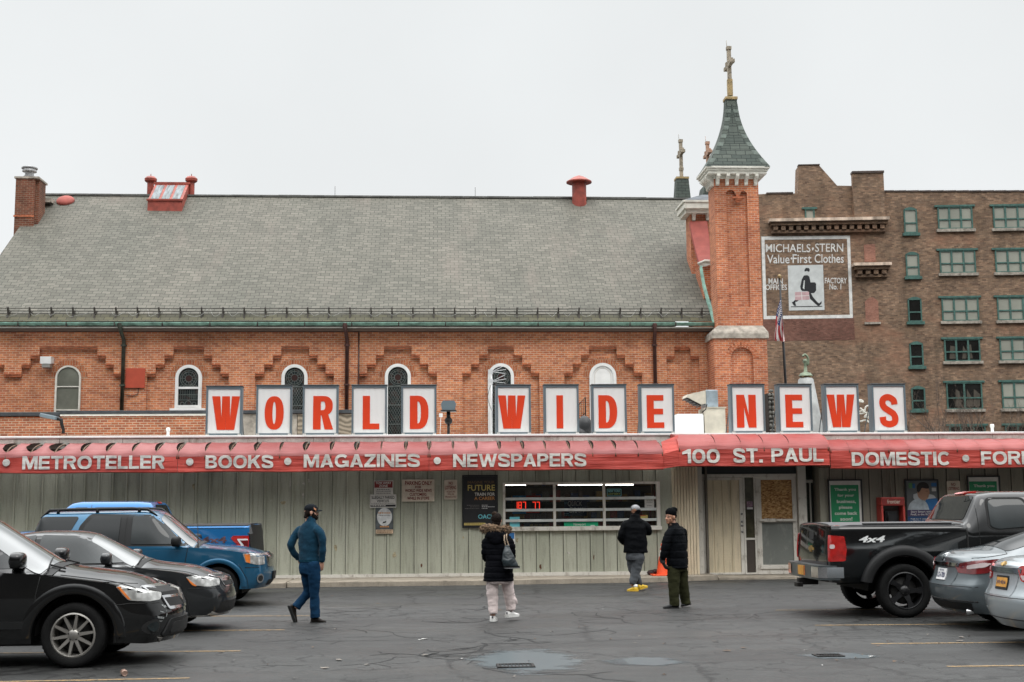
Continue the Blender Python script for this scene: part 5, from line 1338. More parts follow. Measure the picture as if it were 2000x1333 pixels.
p = at(861, 812, Y=FY+.8); t = thing('junction_box', 'tiny white junction box on a thin wire beside the first letter D', 'electric box', (p.x, FY+.8, p.z))
mb = MB(); mb.box(-.045, .045, -.03, .03, -.04, .05, bev=.008); mb.build('box', M_CREAM2, t, local=True); mb = MB(); mb.tube([(0,0,-.04), (-.01,0,-.25), (-.02,0,-.45)], .007, 5); mb.build('wire', M_CREAM2, t, local=True)
# aerial
p = at(961, 845, Y=FY+1.0); t = thing('roof_aerial', 'thin white roof aerial with short spread rods in front of a church window', 'antenna', (p.x, FY+1, p.z))
zt = Zp(722, FY+1, 961)-p.z; M_AER = mat('white_aerial', (.7,.7,.7,1), .4, .3, .1)
mb = MB(); mb.tube([(0,0,-.3), (0,0,zt)], .014, 8); mb.build('mast', M_AER, t, local=True)
mb = MB()
for zz in (zt-.06, zt-.30):
    for sx in (1,):
        for a in (-.35, .0, .35): mb.tube([(0,0,zz), (.36*math.cos(a)-.0, -.1, zz+.30*math.sin(a)+.05)], .006, 5)
    mb.box(-.09, .03, -.03, .03, zz-.06, zz+.06)
mb.build('rods', M_AER, t, local=True)
mb = MB(); mb.tube(crom([(-.03,0,zt-.4), (-.10,0,zt-.7), (-.02,.02,zt-1.0), (.05,0,zt-1.25), (0,0,zt-1.5)], 6), .006, 5); mb.build('lead', M_IRON, t, local=True)
# stair rail with dark tarp between the letters
ry = FY+2.2; p = at(1142, 845, Y=ry); t = thing('roof_stair_rail', 'dark metal stair handrail behind the letters I and D', 'railing', (p.x, ry, p.z-.3))
Q = lambda px, py: at(px, py, Y=ry)-Vector((p.x, ry, p.z-.3))
mb = MB(); mb.tube([Q(1127, 795), Q(1143, 776), Q(1144, 845)], .018, 6); mb.tube([Q(1222, 774), Q(1224, 845)], .02, 6)
for px in (1131, 1135, 1139): mb.tube([Q(px, 795-(px-1127)*1.15), Q(px, 830)], .010, 6)
mb.tube([Q(1126, 826), Q(1144, 806)], .014, 6); mb.build('rail', M_IRON, t, local=True)
p2 = at(1142, 835, Y=FY+1.6); mb = MB(); mb.ell((p2.x, FY+1.6, p2.z), (.20, .18, .30), 12, 9); mb.ell((p2.x-.12, FY+1.55, p2.z-.25), (.22, .18, .25), 12, 9)
o = mb.build('covered_bundle', mat('black_tarp', (.012,.012,.013,1), .5, 0, .3, 8, .6, 9)); tag(o, 'black covered bundle on the roof between the letters I and D', 'bundle')
# ------------------------------------------------------------------ brown brick factory far behind, on a plane turned slightly towards the camera
KF = -0.1045; FX0, FY0 = at(1700, 600, Y=95).x, 95.0
fn_ = Vector((KF, -1, 0)).normalized()      # outward normal
fu = Vector((1, KF, 0)).normalized()
def fat(px, py, off=0.0):
    d = ray(px, py); o = Vector((FX0, FY0, 0))+fn_*off
    return CAM+d*((o-CAM).dot(fn_)/d.dot(fn_))
def fuv(px, py): p = fat(px, py); return ((p-Vector((FX0, FY0, 0))).dot(fu), p.z)
def FP(u, z, off=0.0): p = Vector((FX0, FY0, 0))+fu*u+fn_*off; return Vector((p.x, p.y, z))
M_BRKF = brickmat('brown_factory_brick', (0.345, 0.222, 0.142, 1), (0.178, 0.118, 0.082, 1), (0.235, 0.18, 0.135, 1), bw=.30, bh=.115, stain=(0.065, 0.052, 0.036, 1), stain_amt=.7, patch=(0.30, 0.155, 0.098, 1))
M_PINKB = brickmat('pink_infill_brick', (0.42, 0.19, 0.13, 1), (0.34, 0.15, 0.105, 1), (0.36, 0.22, 0.17, 1))
M_REDB = brickmat('red_washed_brick', (0.27, 0.125, 0.092, 1), (0.18, 0.088, 0.066, 1), (0.17, 0.10, 0.078, 1), bw=.22, bh=.08)
M_GRNW = mat('green_window_paint', (0.060, 0.140, 0.118, 1), .5, 0, .25, 4)
M_BLIND = mat('pane_with_blind', (0.33, 0.335, 0.285, 1), .25, 0, .10, .5)
M_DARKPANE = mat('dark_factory_pane', (0.014, 0.014, 0.013, 1), .08, 0, .4, .8)
_nt = M_BRKF.node_tree; _bs = _nt.nodes['Principled BSDF']; _src = _bs.inputs['Base Color'].links[0].from_socket; _uv = uvcoord(_nt)
_c = mixc(_nt, .9, _src, ramp(_nt, noise(_nt, _uv, 2.6, 6, .8, (.7, 2.2, 1)), [(.32, G(.64)), (.5, G(1)), (.68, G(1.38))]), 'MULTIPLY')
_c = mixc(_nt, ramp(_nt, noise(_nt, _uv, 3.3, 4, .75, (.6, 2.0, 1)), [(.66, G(0)), (.72, G(.75))]), _c, (.50, .38, .27, 1)); _nt.links.new(_c, _bs.inputs['Base Color'])
fac = thing('brick_factory', 'tall brown brick factory with green framed windows and a painted wall sign', 'factory', (FX0, FY0, 0))
mb = MB()
out_px = [(1380,386),(1497,379),(1722,375.5),(1860,373.5),(2100,371)]
uv_ = [fuv(*p) for p in out_px]
poly = [(uv_[0][0], 0)]+uv_+[(uv_[-1][0], 0)]
tris = tessellate_polygon([[Vector((u, z, 0)) for u, z in poly]])
mb.add([FP(u, z) for u, z in poly], [t for t in tris])
n = len(poly); mb.add([FP(u, z) for u, z in poly]+[FP(u, z, -14) for u, z in poly], [(i, (i+1)%n, n+(i+1)%n, n+i) for i in range(n)])
mb.add([FP(u, z, -14) for u, z in poly], [t for t in tris])
fw = mb.build('wall', M_BRKF, fac, fixn=True)
def fbox(mb, pxa, pya, pxb, pyb, o0, o1, mi=0):
    """slab over a pixel rectangle on the facade, from offset o0 to o1 out of the wall"""
    u0, z1 = fuv(pxa, pya); u1, _ = fuv(pxb, pya); z0 = fuv(pxa, pyb)[1]
    fbuv(mb, u0, u1, z0, z1, o0, o1, mi)
def fbuv(mb, u0, u1, z0, z1, o0, o1, mi=0):
    vs = [FP(u, z, o) for o in (o0, o1) for u, z in ((u0,z0),(u1,z0),(u1,z1),(u0,z1))]
    mb.add(vs, [(4,5,6,7),(0,3,2,1),(0,1,5,4),(1,2,6,5),(2,3,7,6),(3,0,4,7)], mi)
# projecting stacks and side of the gable block
mb = MB(); fbox(mb, 1662, 340, 1722, 432, 0.0, .55)
gb = [fuv(*q) for q in ((1558,395),(1560,323.5),(1600,323.5),(1635,363),(1664,363.5),(1664,395))]; n = len(gb)
mb.add([FP(u, z, .004) for u, z in gb]+[FP(u, z, -1.5) for u, z in gb], [list(range(n)), [2*n-1-i for i in range(n)]]+[(i, (i+1)%n, n+(i+1)%n, n+i) for i in range(n)])
mb.build('brick_stack', M_BRKF, fac, fixn=True)
mb = MB(); fbox(mb, 1661, 338.5, 1723, 342.5, .551-.62, .62); 
u0 = fuv(1722, 374)[0]; u1 = fuv(2100, 371)[0]
k = 0
while u0+k*.95 < u1: fbuv(mb, u0+k*.95+.02, u0+k*.95+.93, fuv(1722+k*24, 375)[1]-.02, fuv(1722+k*24, 375)[1]+.10, -.5, .06); k += 1
ua = fuv(1497, 379)[0]; ub = fuv(1549, 377)[0]; fbuv(mb, ua, ub, fuv(1500, 379)[1]-.02, fuv(1500, 379)[1]+.1, -.5, .06)
fbox(mb, 1559, 321.8, 1601, 323.8, -.5, .06)
mb.build('parapet_tiles', mat('dark_coping_tile', (.075,.05,.04,1), .6, 0, .4, 3), fac)
M_CORN = mat('rust_stained_cornice', (0.66, 0.52, 0.41, 1), .8, 0, .4, 1.5, vsc=(1, 1, .3))
def cornice(pxa, pxb, py):
    mb = MB(); fbox(mb, pxa, py, pxb, py+5.5, 0, .75, 0); c = mb.build('cornice', M_CORN, fac)
    mb = MB(); fbox(mb, pxa+4, py+5.6, pxb-2, py+12, 0, .55); fbox(mb, pxa+6, py+21, pxb-4, py+26, 0, .30)
    u0, u1 = fuv(pxa+6, py)[0], fuv(pxb-5, py)[0]; z1, z0 = fuv(pxa, py+12)[1], fuv(pxa, py+21)[1]; n = int((u1-u0)/.55)
    for i in range(n): a = u0+(u1-u0)*(i+.2)/n; b = u0+(u1-u0)*(i+.75)/n; fbuv(mb, a, b, z0, z1, 0, .45); fbuv(mb, a+.05, b-.05, z0-.12, z0, 0, .22)
    mb.build('corbel_table', M_BRKF, fac)
cornice(1500, 1733, 431.5); cornice(1663, 1737, 517)
def fwindow(px0, px1, py0, py1, cols_, arched, dark, split=.45):
    u0, z1 = fuv(px0, py0); u1 = fuv(px1, py0)[0]; z0 = fuv(px0, py1)[1]; b = .105
    mb = MB()
    fbuv(mb, u0, u0+b, z0, z1, .0, .10); fbuv(mb, u1-b, u1, z0, z1, 0, .10); fbuv(mb, u0+b, u1-b, z0, z0+b*.8, 0, .099)
    if arched:
        n = 8; rise = .20; P = [FP(u0+(u1-u0)*k/n, z1+rise*math.sin(math.pi*k/n)*.9, .10) for k in range(n+1)]; Q = [FP(u0+(u1-u0)*k/n, z1-.08, .10) for k in range(n+1)]
        mb.grid([P, Q], sm=False)
    else: fbuv(mb, u0-.22, u1+.2, z1-.02, z1+.13, 0, .14); fbuv(mb, u0+b, u1-b, z1-b, z1-.021, 0, .099)
    zm = z0+(z1-z0)*split; fbuv(mb, u0+b, u1-b, zm-.05, zm+.05, 0, .09)
    for k in range(1, cols_): uu = u0+(u1-u0)*k/cols_; fbuv(mb, uu-.07, uu+.07, z0+b*.8, z1-b, 0, .095)
    f = mb.build('window', M_GRNW, fac)
    mb = MB(); fbuv(mb, u0+.03, u1-.03, z0+.03, z1-.03, .0, .03); mb.build('pane', M_DARKPANE if dark else M_BLIND, f)
    if dark and cols_ > 1:
        mb = MB(); rn = random.Random(int(px0+py0))
        for k in range(3):
            a = u0+.3+rn.random()*(u1-u0-1.0); mb.add([FP(a, z0+.2, .032), FP(a+.5, z0+.2, .032), FP(a+.35+.2*rn.random(), z1-.3-rn.random(), .032), FP(a+.1, z1-.5, .032)], [(0,1,2,3)])
        mb.build('torn_blind', mat('torn_blind', (.07,.06,.045,1), .8), f)
    mb = MB(); fbuv(mb, u0-.15, u1+.15, z0-.22, z0-.002, 0, .2); mb.build('sill', M_STONE if not arched else M_GRNW, f)
for i, (x0, x1, y0, y1) in enumerate(((1764,1790,410,456),(1768,1794,497,541),(1772,1799,585,629),(1775.5,1802,672,716),(1779,1806,759,801))): fwindow(x0, x1, y0, y1, 1, True, i >= 2, .42)
rows = ((1830,1898,405,448.5),(1834,1904,490,534.5),(1838,1910,582.5,628),(1843,1913,663,706.5),(1847,1917,748,800))
for i, (x0, x1, y0, y1) in enumerate(rows):
    fwindow(x0, x1, y0, y1, 3 if i < 4 else 2, False, i >= 3, .42)
    fwindow(x0+108, x1+112, y0-1.5, y1-1.5, 3, False, False, .42)
for x0, x1, y0, y1 in ((1853, 1924, 832, 870), (1962, 2036, 831, 870)): fwindow(x0, x1, y0, y1, 3, False, True, .42)
fwindow(1571.5, 1590.5, 409, 430, 1, False, False, .02)
mb = MB(); fbox(mb, 1687, 478, 1709, 512, 0, .03); mb.build('bricked_window', M_PINKB, fac)
mb = MB(); u0, u1 = fuv(1689, 590)[0], fuv(1715, 590)[0]; z0, z1 = fuv(1689, 630)[1], fuv(1689, 581)[1]; n = 8
pl = [(u0, z0), (u1, z0)]+[(u1+(u0-u1)*k/n, z1-.35+.35*math.sin(math.pi*k/n)) for k in range(n+1)]
mb.add([FP(u, z, .03) for u, z in pl], [list(range(len(pl)))]); mb.build('bricked_window', M_PINKB, fac); mb = MB(); fbuv(mb, u0-.1, u1+.1, z0-.16, z0-.002, 0, .15); mb.build('sill', M_STONE, fac)
mb = MB(); fbox(mb, 1485, 622, 1668, 667, 0, .012); mb.build('red_washed_patch', M_REDB, fac)
# painted wall sign
M_SIGNW = mat('white_wall_paint', (0.74, 0.73, 0.70, 1), .7, 0, .16, 2.5, .2, 30)
M_SIGNG = mat('pale_grey_wall_paint', (0.60, 0.62, 0.61, 1), .7, 0, .1, 2)
M_INK = mat('black_wall_paint', (0.014, 0.015, 0.018, 1), .7, 0, .2, 3)
M_PINKP = mat('pink_wall_paint', (0.55, 0.36, 0.37, 1), .7, 0, .1, 3)
def fquad(mb, pts, off, mi=0):
    v3 = [fat(x, y, off) for x, y in pts]; tr = tessellate_polygon([[Vector((x, -y, 0)) for x, y in pts]]); mb.add(v3, tr, mi)
mb = MB(); T_ = 6.5
A = [(1487, 462.5), (1660, 460.5), (1666, 621.5), (1491.5, 624)]; B = [(1493.3, 468.8), (1654.2, 467), (1659.8, 615.2), (1497.6, 617.6)]
for i in range(4): fquad(mb, [A[i], A[(i+1)%4], B[(i+1)%4], B[i]], .02)
sg = mb.build('painted_sign', M_SIGNW, fac)
def ftext(txt, px0, px1, py0, py1, w=.012, serif=False, bold=True):
    mb = MB(); vs, fs = text_geo(txt, w*.5)
    P = []
    for u, v in vs:
        px = px0+(px1-px0)*u; py = py1+(py0-py1)*v; P.append(fat(px, py, .022))
    mb.add(P, fs); mb.build('sign_lettering', M_SIGNW, sg, uv=False)
ftext('MICHAELS', 1495.5, 1583, 477, 493, .016); ftext('STERN', 1592, 1647, 476, 492.5, .016)
ftext('Value', 1498, 1542, 498, 515, .018); ftext('First', 1548, 1585, 497, 514.5, .018); ftext('Clothes', 1591, 1648, 496.5, 514, .018)
ftext('MAIN', 1501, 1529, 544, 555, .03); ftext('OFFICES', 1495, 1537, 556, 567, .03); ftext('FACTORY', 1611, 1654, 543, 554, .03); ftext('No. 1', 1620, 1643, 555, 566, .03)
mb = MB(); fquad(mb, [(1585.5,486),(1588,483),(1590,486),(1587,490)], .022); fquad(mb, [(1544,505),(1546,502.5),(1548,505),(1545.5,508)], .022)
mb.build('sign_lettering', M_SIGNW, sg)
mb = MB(); fquad(mb, [(1538.5, 519), (1607.5, 517.5), (1610.5, 606), (1541, 607)], .021); pan = mb.build('picture_panel', M_SIGNG, sg)
mb = MB()
fquad(mb, [(1571,528),(1574,523.5),(1580,524),(1582,528),(1580,531.5),(1576,529.5),(1572,531)], .026)                       # cap
fquad(mb, [(1570,538.5),(1577,538),(1581,541),(1583,552),(1592,552),(1594,555),(1594,568),(1590,573),(1580,573),(1577,569),(1567,569),(1564,566),(1563,560),(1566,546)], .026)   # coat and bundle
fquad(mb, [(1580,572),(1584,573),(1588,581),(1597,591),(1600,593),(1605,588.5),(1604.5,593),(1600,598),(1596,597),(1582,584)], .026)  # striding leg
fquad(mb, [(1548,590),(1554,587),(1553.5,592),(1555,598),(1551,597.5),(1547,592)], .026)                                       # trailing boot
fquad(mb, [(1545,598.8),(1606,598),(1606,599.6),(1545,600.4)], .026)
fquad(mb, [(1550.5,588.5),(1562,576),(1575,573),(1580,575),(1566,582),(1556,590)], .0255)
mb.build('painted_figure', M_INK, pan)
mb = MB(); fquad(mb, [(1571.5,531.5),(1576,530),(1580,532),(1579,537.5),(1574,539)], .025); fquad(mb, [(1568,563),(1570,548),(1572,548),(1571,566)], .0275); mb.build('painted_face', M_SIGNG, pan)
mb = MB(); fquad(mb, [(1552.5,571),(1580,570),(1581,585.5),(1553,587)], .027)
pk = mb.build('painted_parcel', M_PINKP, pan)
mb = MB(); fquad(mb, [(1552.5,578.3),(1580.5,577.3),(1580.5,578.3),(1552.5,579.3)], .029); fquad(mb, [(1565,570.5),(1566.2,570.5),(1567,586.3),(1565.8,586.4)], .0295); mb.build('parcel_string', M_SIGNW, pk)

# ------------------------------------------------------------------ flag, statue, turret cone, trees and roof units on the right
FLY = 45.0
p = at(1534, 750, Y=FLY); t = thing('flagpole', 'slim dark flagpole with a gold ball in front of the painted wall sign', 'flagpole', (p.x, FLY, 0))
top = at(1522.5, 543, Y=FLY)-Vector((p.x, FLY, 0)); bot = Vector(((p.x-p.x)+.05*0, 0, 0)); b2 = at(1535, 760, Y=FLY)-Vector((p.x, FLY, 0))
d_ = (top-b2).normalized()
mb = MB(); mb.tube([b2-d_*(b2.z/d_.z), b2, top], [.055, .05, .032], 10); mb.build('pole', mat('black_pole', (.016,.016,.017,1), .4, .3), t, local=True)
mb = MB(); mb.ell(top+Vector((0,0,.05)), (.075,.075,.075), 12, 8); mb.tube([top-Vector((.0,0,.02)), top+Vector((0,0,.0))], .06, 8); mb.build('gold_ball', M_OLDYEL, t, local=True)
# hanging flag: canton at the hoist top, stripes running down the drooping folds
mb = MB(); nu, nv = 26, 30
A0 = at(1523, 583, Y=FLY); 
Lf = at(1526, 672, Y=FLY).z
P = []
for j in range(nv+1):
    v = j/nv; row = []
    for i in range(nu+1):
        u = i/nu
        # u: along the fly (falls downwards), v: along the hoist
        s_ = u**.9
        xx = (A0.x+.12)+v*.17*0-.05*v*u; 
        hoist = Vector((A0.x+.02+.04*v, FLY-.06, A0.z-.02-v*1.15))
        fall = Vector((-.30*math.sin(u*1.9)*(1-v)*1.0+.10*u*v, -.10*math.sin(v*9+u*2)*u, -1.35*u*(1-.72*v)-.10*u))
        fold = Vector((.11*math.sin(v*11+u*1.5)*u, .10*math.cos(v*11+u)*u, 0))
        row.append(hoist+fall+fold)
    P.append(row)
mb = MB(); 
for j in range(nv):
    for i in range(nu):
        v = (j+.5)/nv; u = (i+.5)/nu
        mi = 2 if (u < .42 and v < 7/13) else (0 if int(v*13) % 2 == 0 else 1)
        mb.add([P[j][i], P[j][i+1], P[j+1][i+1], P[j+1][i]], [(0,1,2,3)], mi, True)
M_FR, M_FW, M_FB = mat('flag_red', (.42,.035,.045,1), .8), mat('flag_white', (.68,.66,.65,1), .8), mat('flag_blue', (.035,.06,.17,1), .8)
fl = thing('striped_flag', 'limp red and white striped flag with a starred blue corner hanging from the dark pole', 'flag', (A0.x, FLY, Lf))
mb.build('cloth', [M_FR, M_FW, M_FB], fl, smooth=True, weld=True)
mb = MB()
for j in range(1, 15, 2):
    for i in range(1, 10, 2):
        c = P[j][i]+Vector((0, -.012, 0)); q = [c+Vector((.028*math.cos(a)*(1 if k % 2 == 0 else .42), -.004, .028*math.sin(a)*(1 if k % 2 == 0 else .42))) for k, a in enumerate([2*math.pi*k/10+.3 for k in range(10)])]
        mb.add(q, [list(range(10))])
mb.build('stars', M_FW, fl)
# pale cone spire with green figure
CNY = 52.0; p = at(1578, 850, Y=CNY); zt = Zp(735, CNY, 1578); 
t = thing('cone_turret', 'pale conical turret roof with a small green finial behind the second letter E', 'turret', (p.x, CNY, 0))
r1 = (at(1612, 850, Y=CNY).x-at(1545, 850, Y=CNY).x)/2; ra = (at(1592, 741, Y=CNY).x-at(1563, 741, Y=CNY).x)/2; za = Zp(742, CNY, 1578)
mb = MB(); mb.lathe([(r1, 0), (r1, p.z-.3), (ra, za), (ra*.5, zt), (.0001, zt+.02)], (0,0,0), 16); mb.build('cone', mat('pale_lead_cone', (.40,.41,.40,1), .6, .1, .2, 2), t, local=True, sharp=40)
mb = MB(); zs = Zp(692, CNY, 1577); mb.lathe([(.30, zt), (.22, zt+.12), (.08, zt+.16), (.06, zt+.5), (.12, zt+.62), (.05, zt+.72), (.0001, zt+.72)], (0,0,0), 10)
mb.tube(crom([(.0,0,zt+.7), (.10,0,zs-.45), (.13,0,zs-.2), (.02,0,zs-.02), (-.10,0,zs-.1)], 5), .045, 7); mb.build('finial', mat('pale_verdigris', (.20,.25,.17,1), .6, .1, .3, 6), t, local=True)
mb = MB(); mb.box(-.2, .2, -.2, .2, zt-.06, zt+.03); mb.build('finial_base', M_OLDYEL, t, local=True)
# rubble stone pier
SPY = 39.0; x0, x1 = X(1501, SPY, 800), X(1512, SPY, 800); t = thing('stone_pier', 'narrow pier of dark rounded stones between the letters N and E', 'stone pier', ((x0+x1)/2, SPY, 0))
mb = MB(); zt = Zp(767, SPY, 1506); mb.box(-(x1-x0)/2, (x1-x0)/2, 0, .5, 0, zt-.02); mb.build('mortar', mat('dark_mortar', (.03,.028,.025,1), .9), t, local=True)
mb = MB(); rn = random.Random(8); z = 3.2
while z < zt:
    h = rn.uniform(.10, .17); k = rn.choice([1, 2]); w_ = (x1-x0)
    for i in range(k):
        cx = -w_/2+w_*(i+.5)/k; mb.ell((cx, -.02, z+h/2), (w_/k*.48, .08, h*.48), 10, 7)
    z += h
mb.build('stones', mat('grey_rubble', (.13,.125,.11,1), .85, 0, .4, 7, .4, 20), t, local=True)
# white tangled garland behind letters W and S
GY = FY+1.4; mb = MB(); rn = random.Random(12)
c = at(1690, 825, Y=GY)
for k in range(9):
    a = c+Vector((rn.uniform(-.22, .22), rn.uniform(-.1, .1), rn.uniform(-.25, .6))); pts = [a]
    for i in range(4): pts.append(pts[-1]+Vector((rn.uniform(-.2, .2), rn.uniform(-.05, .05), rn.uniform(-.16, .16))))
    mb.tube(crom([tuple(q) for q in pts], 4), .022, 6)
o = mb.build('coiled_hose', mat('cream_hose', (.55,.53,.47,1), .6)); tag(o, 'tangle of pale hose on the roof between the letters W and S', 'hose')
# HVAC on the shop roof
HY = FY+1.5; M_HV = mat('beige_unit_paint', (.60,.55,.45,1), .6, 0, .15, 3); M_GALV = mat('galvanised_duct', (.45,.53,.58,1), .35, .45, .3, 2.5)
p = at(1352, 848, Y=HY); zb = p.z-.3
hx = lambda px: X(px, HY, 820)-p.x
hz = lambda py: Zp(py, HY, 1370)-zb
t = thing('rooftop_unit', 'white boxy rooftop unit right of the second letter E', 'rooftop unit', (p.x, HY, zb))
mb = MB(); mb.box(hx(1318), hx(1374.5), 0, .8, 0, hz(811), bev=.02); mb.box(hx(1324), hx(1373), .02, .78, hz(811), hz(808.5)); mb.build('casing', dirty('bright_white_casing', (.80,.80,.80,1), (.6,.58,.55,1), .4, .6), t, local=True)
t2 = thing('duct_cowl', 'beige and galvanised duct with a slanting hooded outlet on the shop roof', 'duct', (p.x, HY, zb))
mb = MB(); mb.prism([(hx(1344), hz(775)), (hx(1346), hz(770)), (hx(1381.5), hz(762)), (hx(1381.5), hz(788)), (hx(1372), hz(790))], .1, .75, 'y'); mb.build('hood', M_HV, t2, local=True, fixn=True)
mb = MB(); a, b = Vector((hx(1345), .12, hz(776.5))), Vector((hx(1371), .12, hz(790.5)))
mb.add([a, a+Vector((0,.6,0)), b+Vector((0,.6,0)), b], [(0,1,2,3)]); 
for k in range(5): q = a.lerp(b, k/4); mb.tube([q+Vector((0,-.01,-.02)), q+Vector((0,.62,-.02))], .012, 5)
mb.tube([a+Vector((0,-.02,-.015)), b+Vector((0,-.02,-.015))], .018, 5); mb.build('grille', M_IRON, t2, local=True)
mb = MB(); mb.box(hx(1382), hx(1405), .08, .77, hz(795), hz(761.5), bev=.01); mb.build('duct_box', M_GALV, t2, local=True)
mb = MB(); mb.prism([(hx(1377), 0), (hx(1377), hz(797)), (hx(1384), hz(794)), (hx(1384), hz(797)), (hx(1418), hz(797)), (hx(1418), 0)], .06, .8, 'y'); mb.box(hx(1384), hx(1420), .03, .82, hz(797)+.002, hz(795.5)); mb.build('base_cabinet', M_HV, t2, local=True, fixn=True)
mb = MB(); mb.tube([(hx(1372), .05, hz(806)), (hx(1379), .0, hz(800)), (hx(1382), .02, hz(790))], .016, 5); mb.build('cable', M_IRON, t2, local=True)
# bare trees behind the shop
M_TWIG = mat('bare_bark', (.115,.085,.065,1), .9, 0, .3, 8)
def bare_tree(px, pytop, Y, seed, spread, lab):
    rn = random.Random(seed); p = at(px, 860, Y=Y); H = Zp(pytop, Y, px)
    t = thing('bare_tree', lab, 'tree', (p.x, Y, 0), group='leafless trees behind the shop roof')
    mb = MB(); tw = MB(); zf = H*.45
    mb.tube([(0,0,0), (.05,0,zf*.5), (0,.05,zf)], [.13, .10, .075], 8); mb.build('trunk', M_TWIG, t, local=True)
    def br(o, d, L, r, lv):
        pts = [o]; q = o.copy(); dd = d.copy(); n = 4
        for i in range(n):
            dd = (dd+Vector((rn.uniform(-.22,.22), rn.uniform(-.22,.22), rn.uniform(-.05,.2)))).normalized(); q = q+dd*L/n; pts.append(q.copy())
        tw.tube(pts, [r*(1-.6*i/n) for i in range(n+1)], 5 if lv < 2 else 3, cap=False)
        if lv < 4:
            for k in range(3 if lv < 2 else 3):
                i = rn.randint(1, n); a = (dd*.75+Vector((rn.uniform(-1,1)*spread, rn.uniform(-1,1)*spread, rn.uniform(.05,.7)))).normalized()
                br(pts[i], a, L*rn.uniform(.5,.75), max(.0045, r*.55), lv+1)
    for k in range(6):
        a = 2*math.pi*k/6+rn.random(); br(Vector((0,.05,zf*rn.uniform(.85,1))), Vector((math.cos(a)*spread, math.sin(a)*spread, 1)).normalized(), (H-zf)*.55, .045, 0)
    tw.build('branches', M_TWIG, t, local=True, uv=False)
bare_tree(1815, 792, 60, 3, .75, 'low bare tree with fine twigs just right of the letter S')
bare_tree(1862, 742, 61, 5, .8, 'taller bare tree in front of the dark two pane factory window')
bare_tree(1955, 765, 62, 11, .85, 'bare tree right of the white vent pipe at the photo edge')
# ------------------------------------------------------------------ vehicles
def paint(name, c, metal=0.0, rough=.3, flake=0.0):
    if name in MATS: return MATS[name]
    m, nt, bs = newmat(name); o = N(nt, 'ShaderNodeTexCoord').outputs['Object']
    n = noise(nt, o, 1.5, 5, .65)
    # thin road film towards nothing in particular: uneven gloss and a little dust
    nt.links.new(mixc(nt, ramp(nt, n, [(.4, G(0)), (.75, G(.022))]), c, (.16, .155, .145, 1)), bs.inputs['Base Color'])
    bs.inputs['Metallic'].default_value = metal; bs.inputs['Roughness'].default_value = rough
    bs.inputs['Coat Weight'].default_value = 1.0; bs.inputs['Specular IOR Level'].default_value = .05
    nt.links.new(ramp(nt, noise(nt, o, 4, 5, .7), [(.3, G(.02)), (.8, G(.10))]), bs.inputs['Coat Roughness'])
    return m
M_TYRE = mat('tyre_rubber', (.005,.005,.005,1), .85, 0, .3, 8, .2, 40, spec=.2)
M_PLAST = mat('black_bumper_plastic', (.007,.0073,.0076,1), .55, 0, .2, 5, .1, 80, spec=.3)
M_GLASS = mat('car_dark_glass', (.006,.008,.009,1), .03, 0, 0, spec=.3)
M_WIND = mat('windshield_glass', (.045,.052,.054,1), .04, 0, 0, coat=1.0, spec=.8)
M_GLASS2 = mat('car_side_glass', (.012,.016,.017,1), .03, 0, .3, 1.2, spec=.35)
M_CHROME = mat('chrome', (.62,.62,.63,1), .12, 1.0, .08, 4)
M_ALLOY = mat('alloy_wheel', (.34,.325,.30,1), .35, .75, .15, 5)
M_BLKRIM = mat('black_wheel', (.012,.012,.013,1), .35, .2, .2, 5)
M_HUBDK = mat('brake_dark', (.02,.019,.018,1), .7, .3, .3, 9)
M_SEAML = mat('panel_gap', (.003,.003,.003,1), .8, 0, 0)
M_REDL = mat('red_lamp_lens', (.36,.012,.010,1), .12, 0, .25, 9, coat=.6)
M_REDD = mat('dark_red_lamp_lens', (.13,.008,.010,1), .12, 0, .25, 9, coat=.6)
M_AMB = mat('amber_lens', (.62,.17,.03,1), .15, 0, .2, 9, coat=.5)
M_PLATEW = mat('white_plate', (.62,.62,.62,1), .5, 0, .08, 9)
M_PLATEY = mat('orange_plate', (.52,.25,.045,1), .5, 0, .15, 9)
M_PLTXT = mat('plate_navy_ink', (.02,.03,.09,1), .5, 0, 0)
def lampglass():
    m, nt, bs = newmat('headlight_glass'); o = N(nt, 'ShaderNodeTexCoord').outputs['Object']
    v = N(nt, 'ShaderNodeTexVoronoi'); v.inputs['Scale'].default_value = 11; nt.links.new(o, v.inputs['Vector'])
    a = mixc(nt, .6, ramp(nt, noise(nt, o, 9, 4, .6), [(.35, (.20,.20,.19)), (.55, (.55,.55,.53)), (.7, (.80,.80,.78))]), ramp(nt, v.outputs['Distance'], [(.1, (.65,.65,.63)), (.5, (.28,.28,.27))]))
    nt.links.new(a, bs.inputs['Base Color']); bs.inputs['Roughness'].default_value = .12; bs.inputs['Metallic'].default_value = .35; bs.inputs['Coat Weight'].default_value = 1; return m
M_LAMP = lampglass()
def curve(pts, sm=0.0):
    def f0(x):
        if x <= pts[0][0]: return pts[0][1]
        for (a, va), (b, vb) in zip(pts, pts[1:]):
            if x <= b: return va+(vb-va)*(x-a)/(b-a)
        return pts[-1][1]
    if not sm: return f0
    return lambda x: sum(f0(x+sm*k/3)*w for k, w in ((-3,.08),(-2,.14),(-1,.18),(0,.2),(1,.18),(2,.14),(3,.08)))
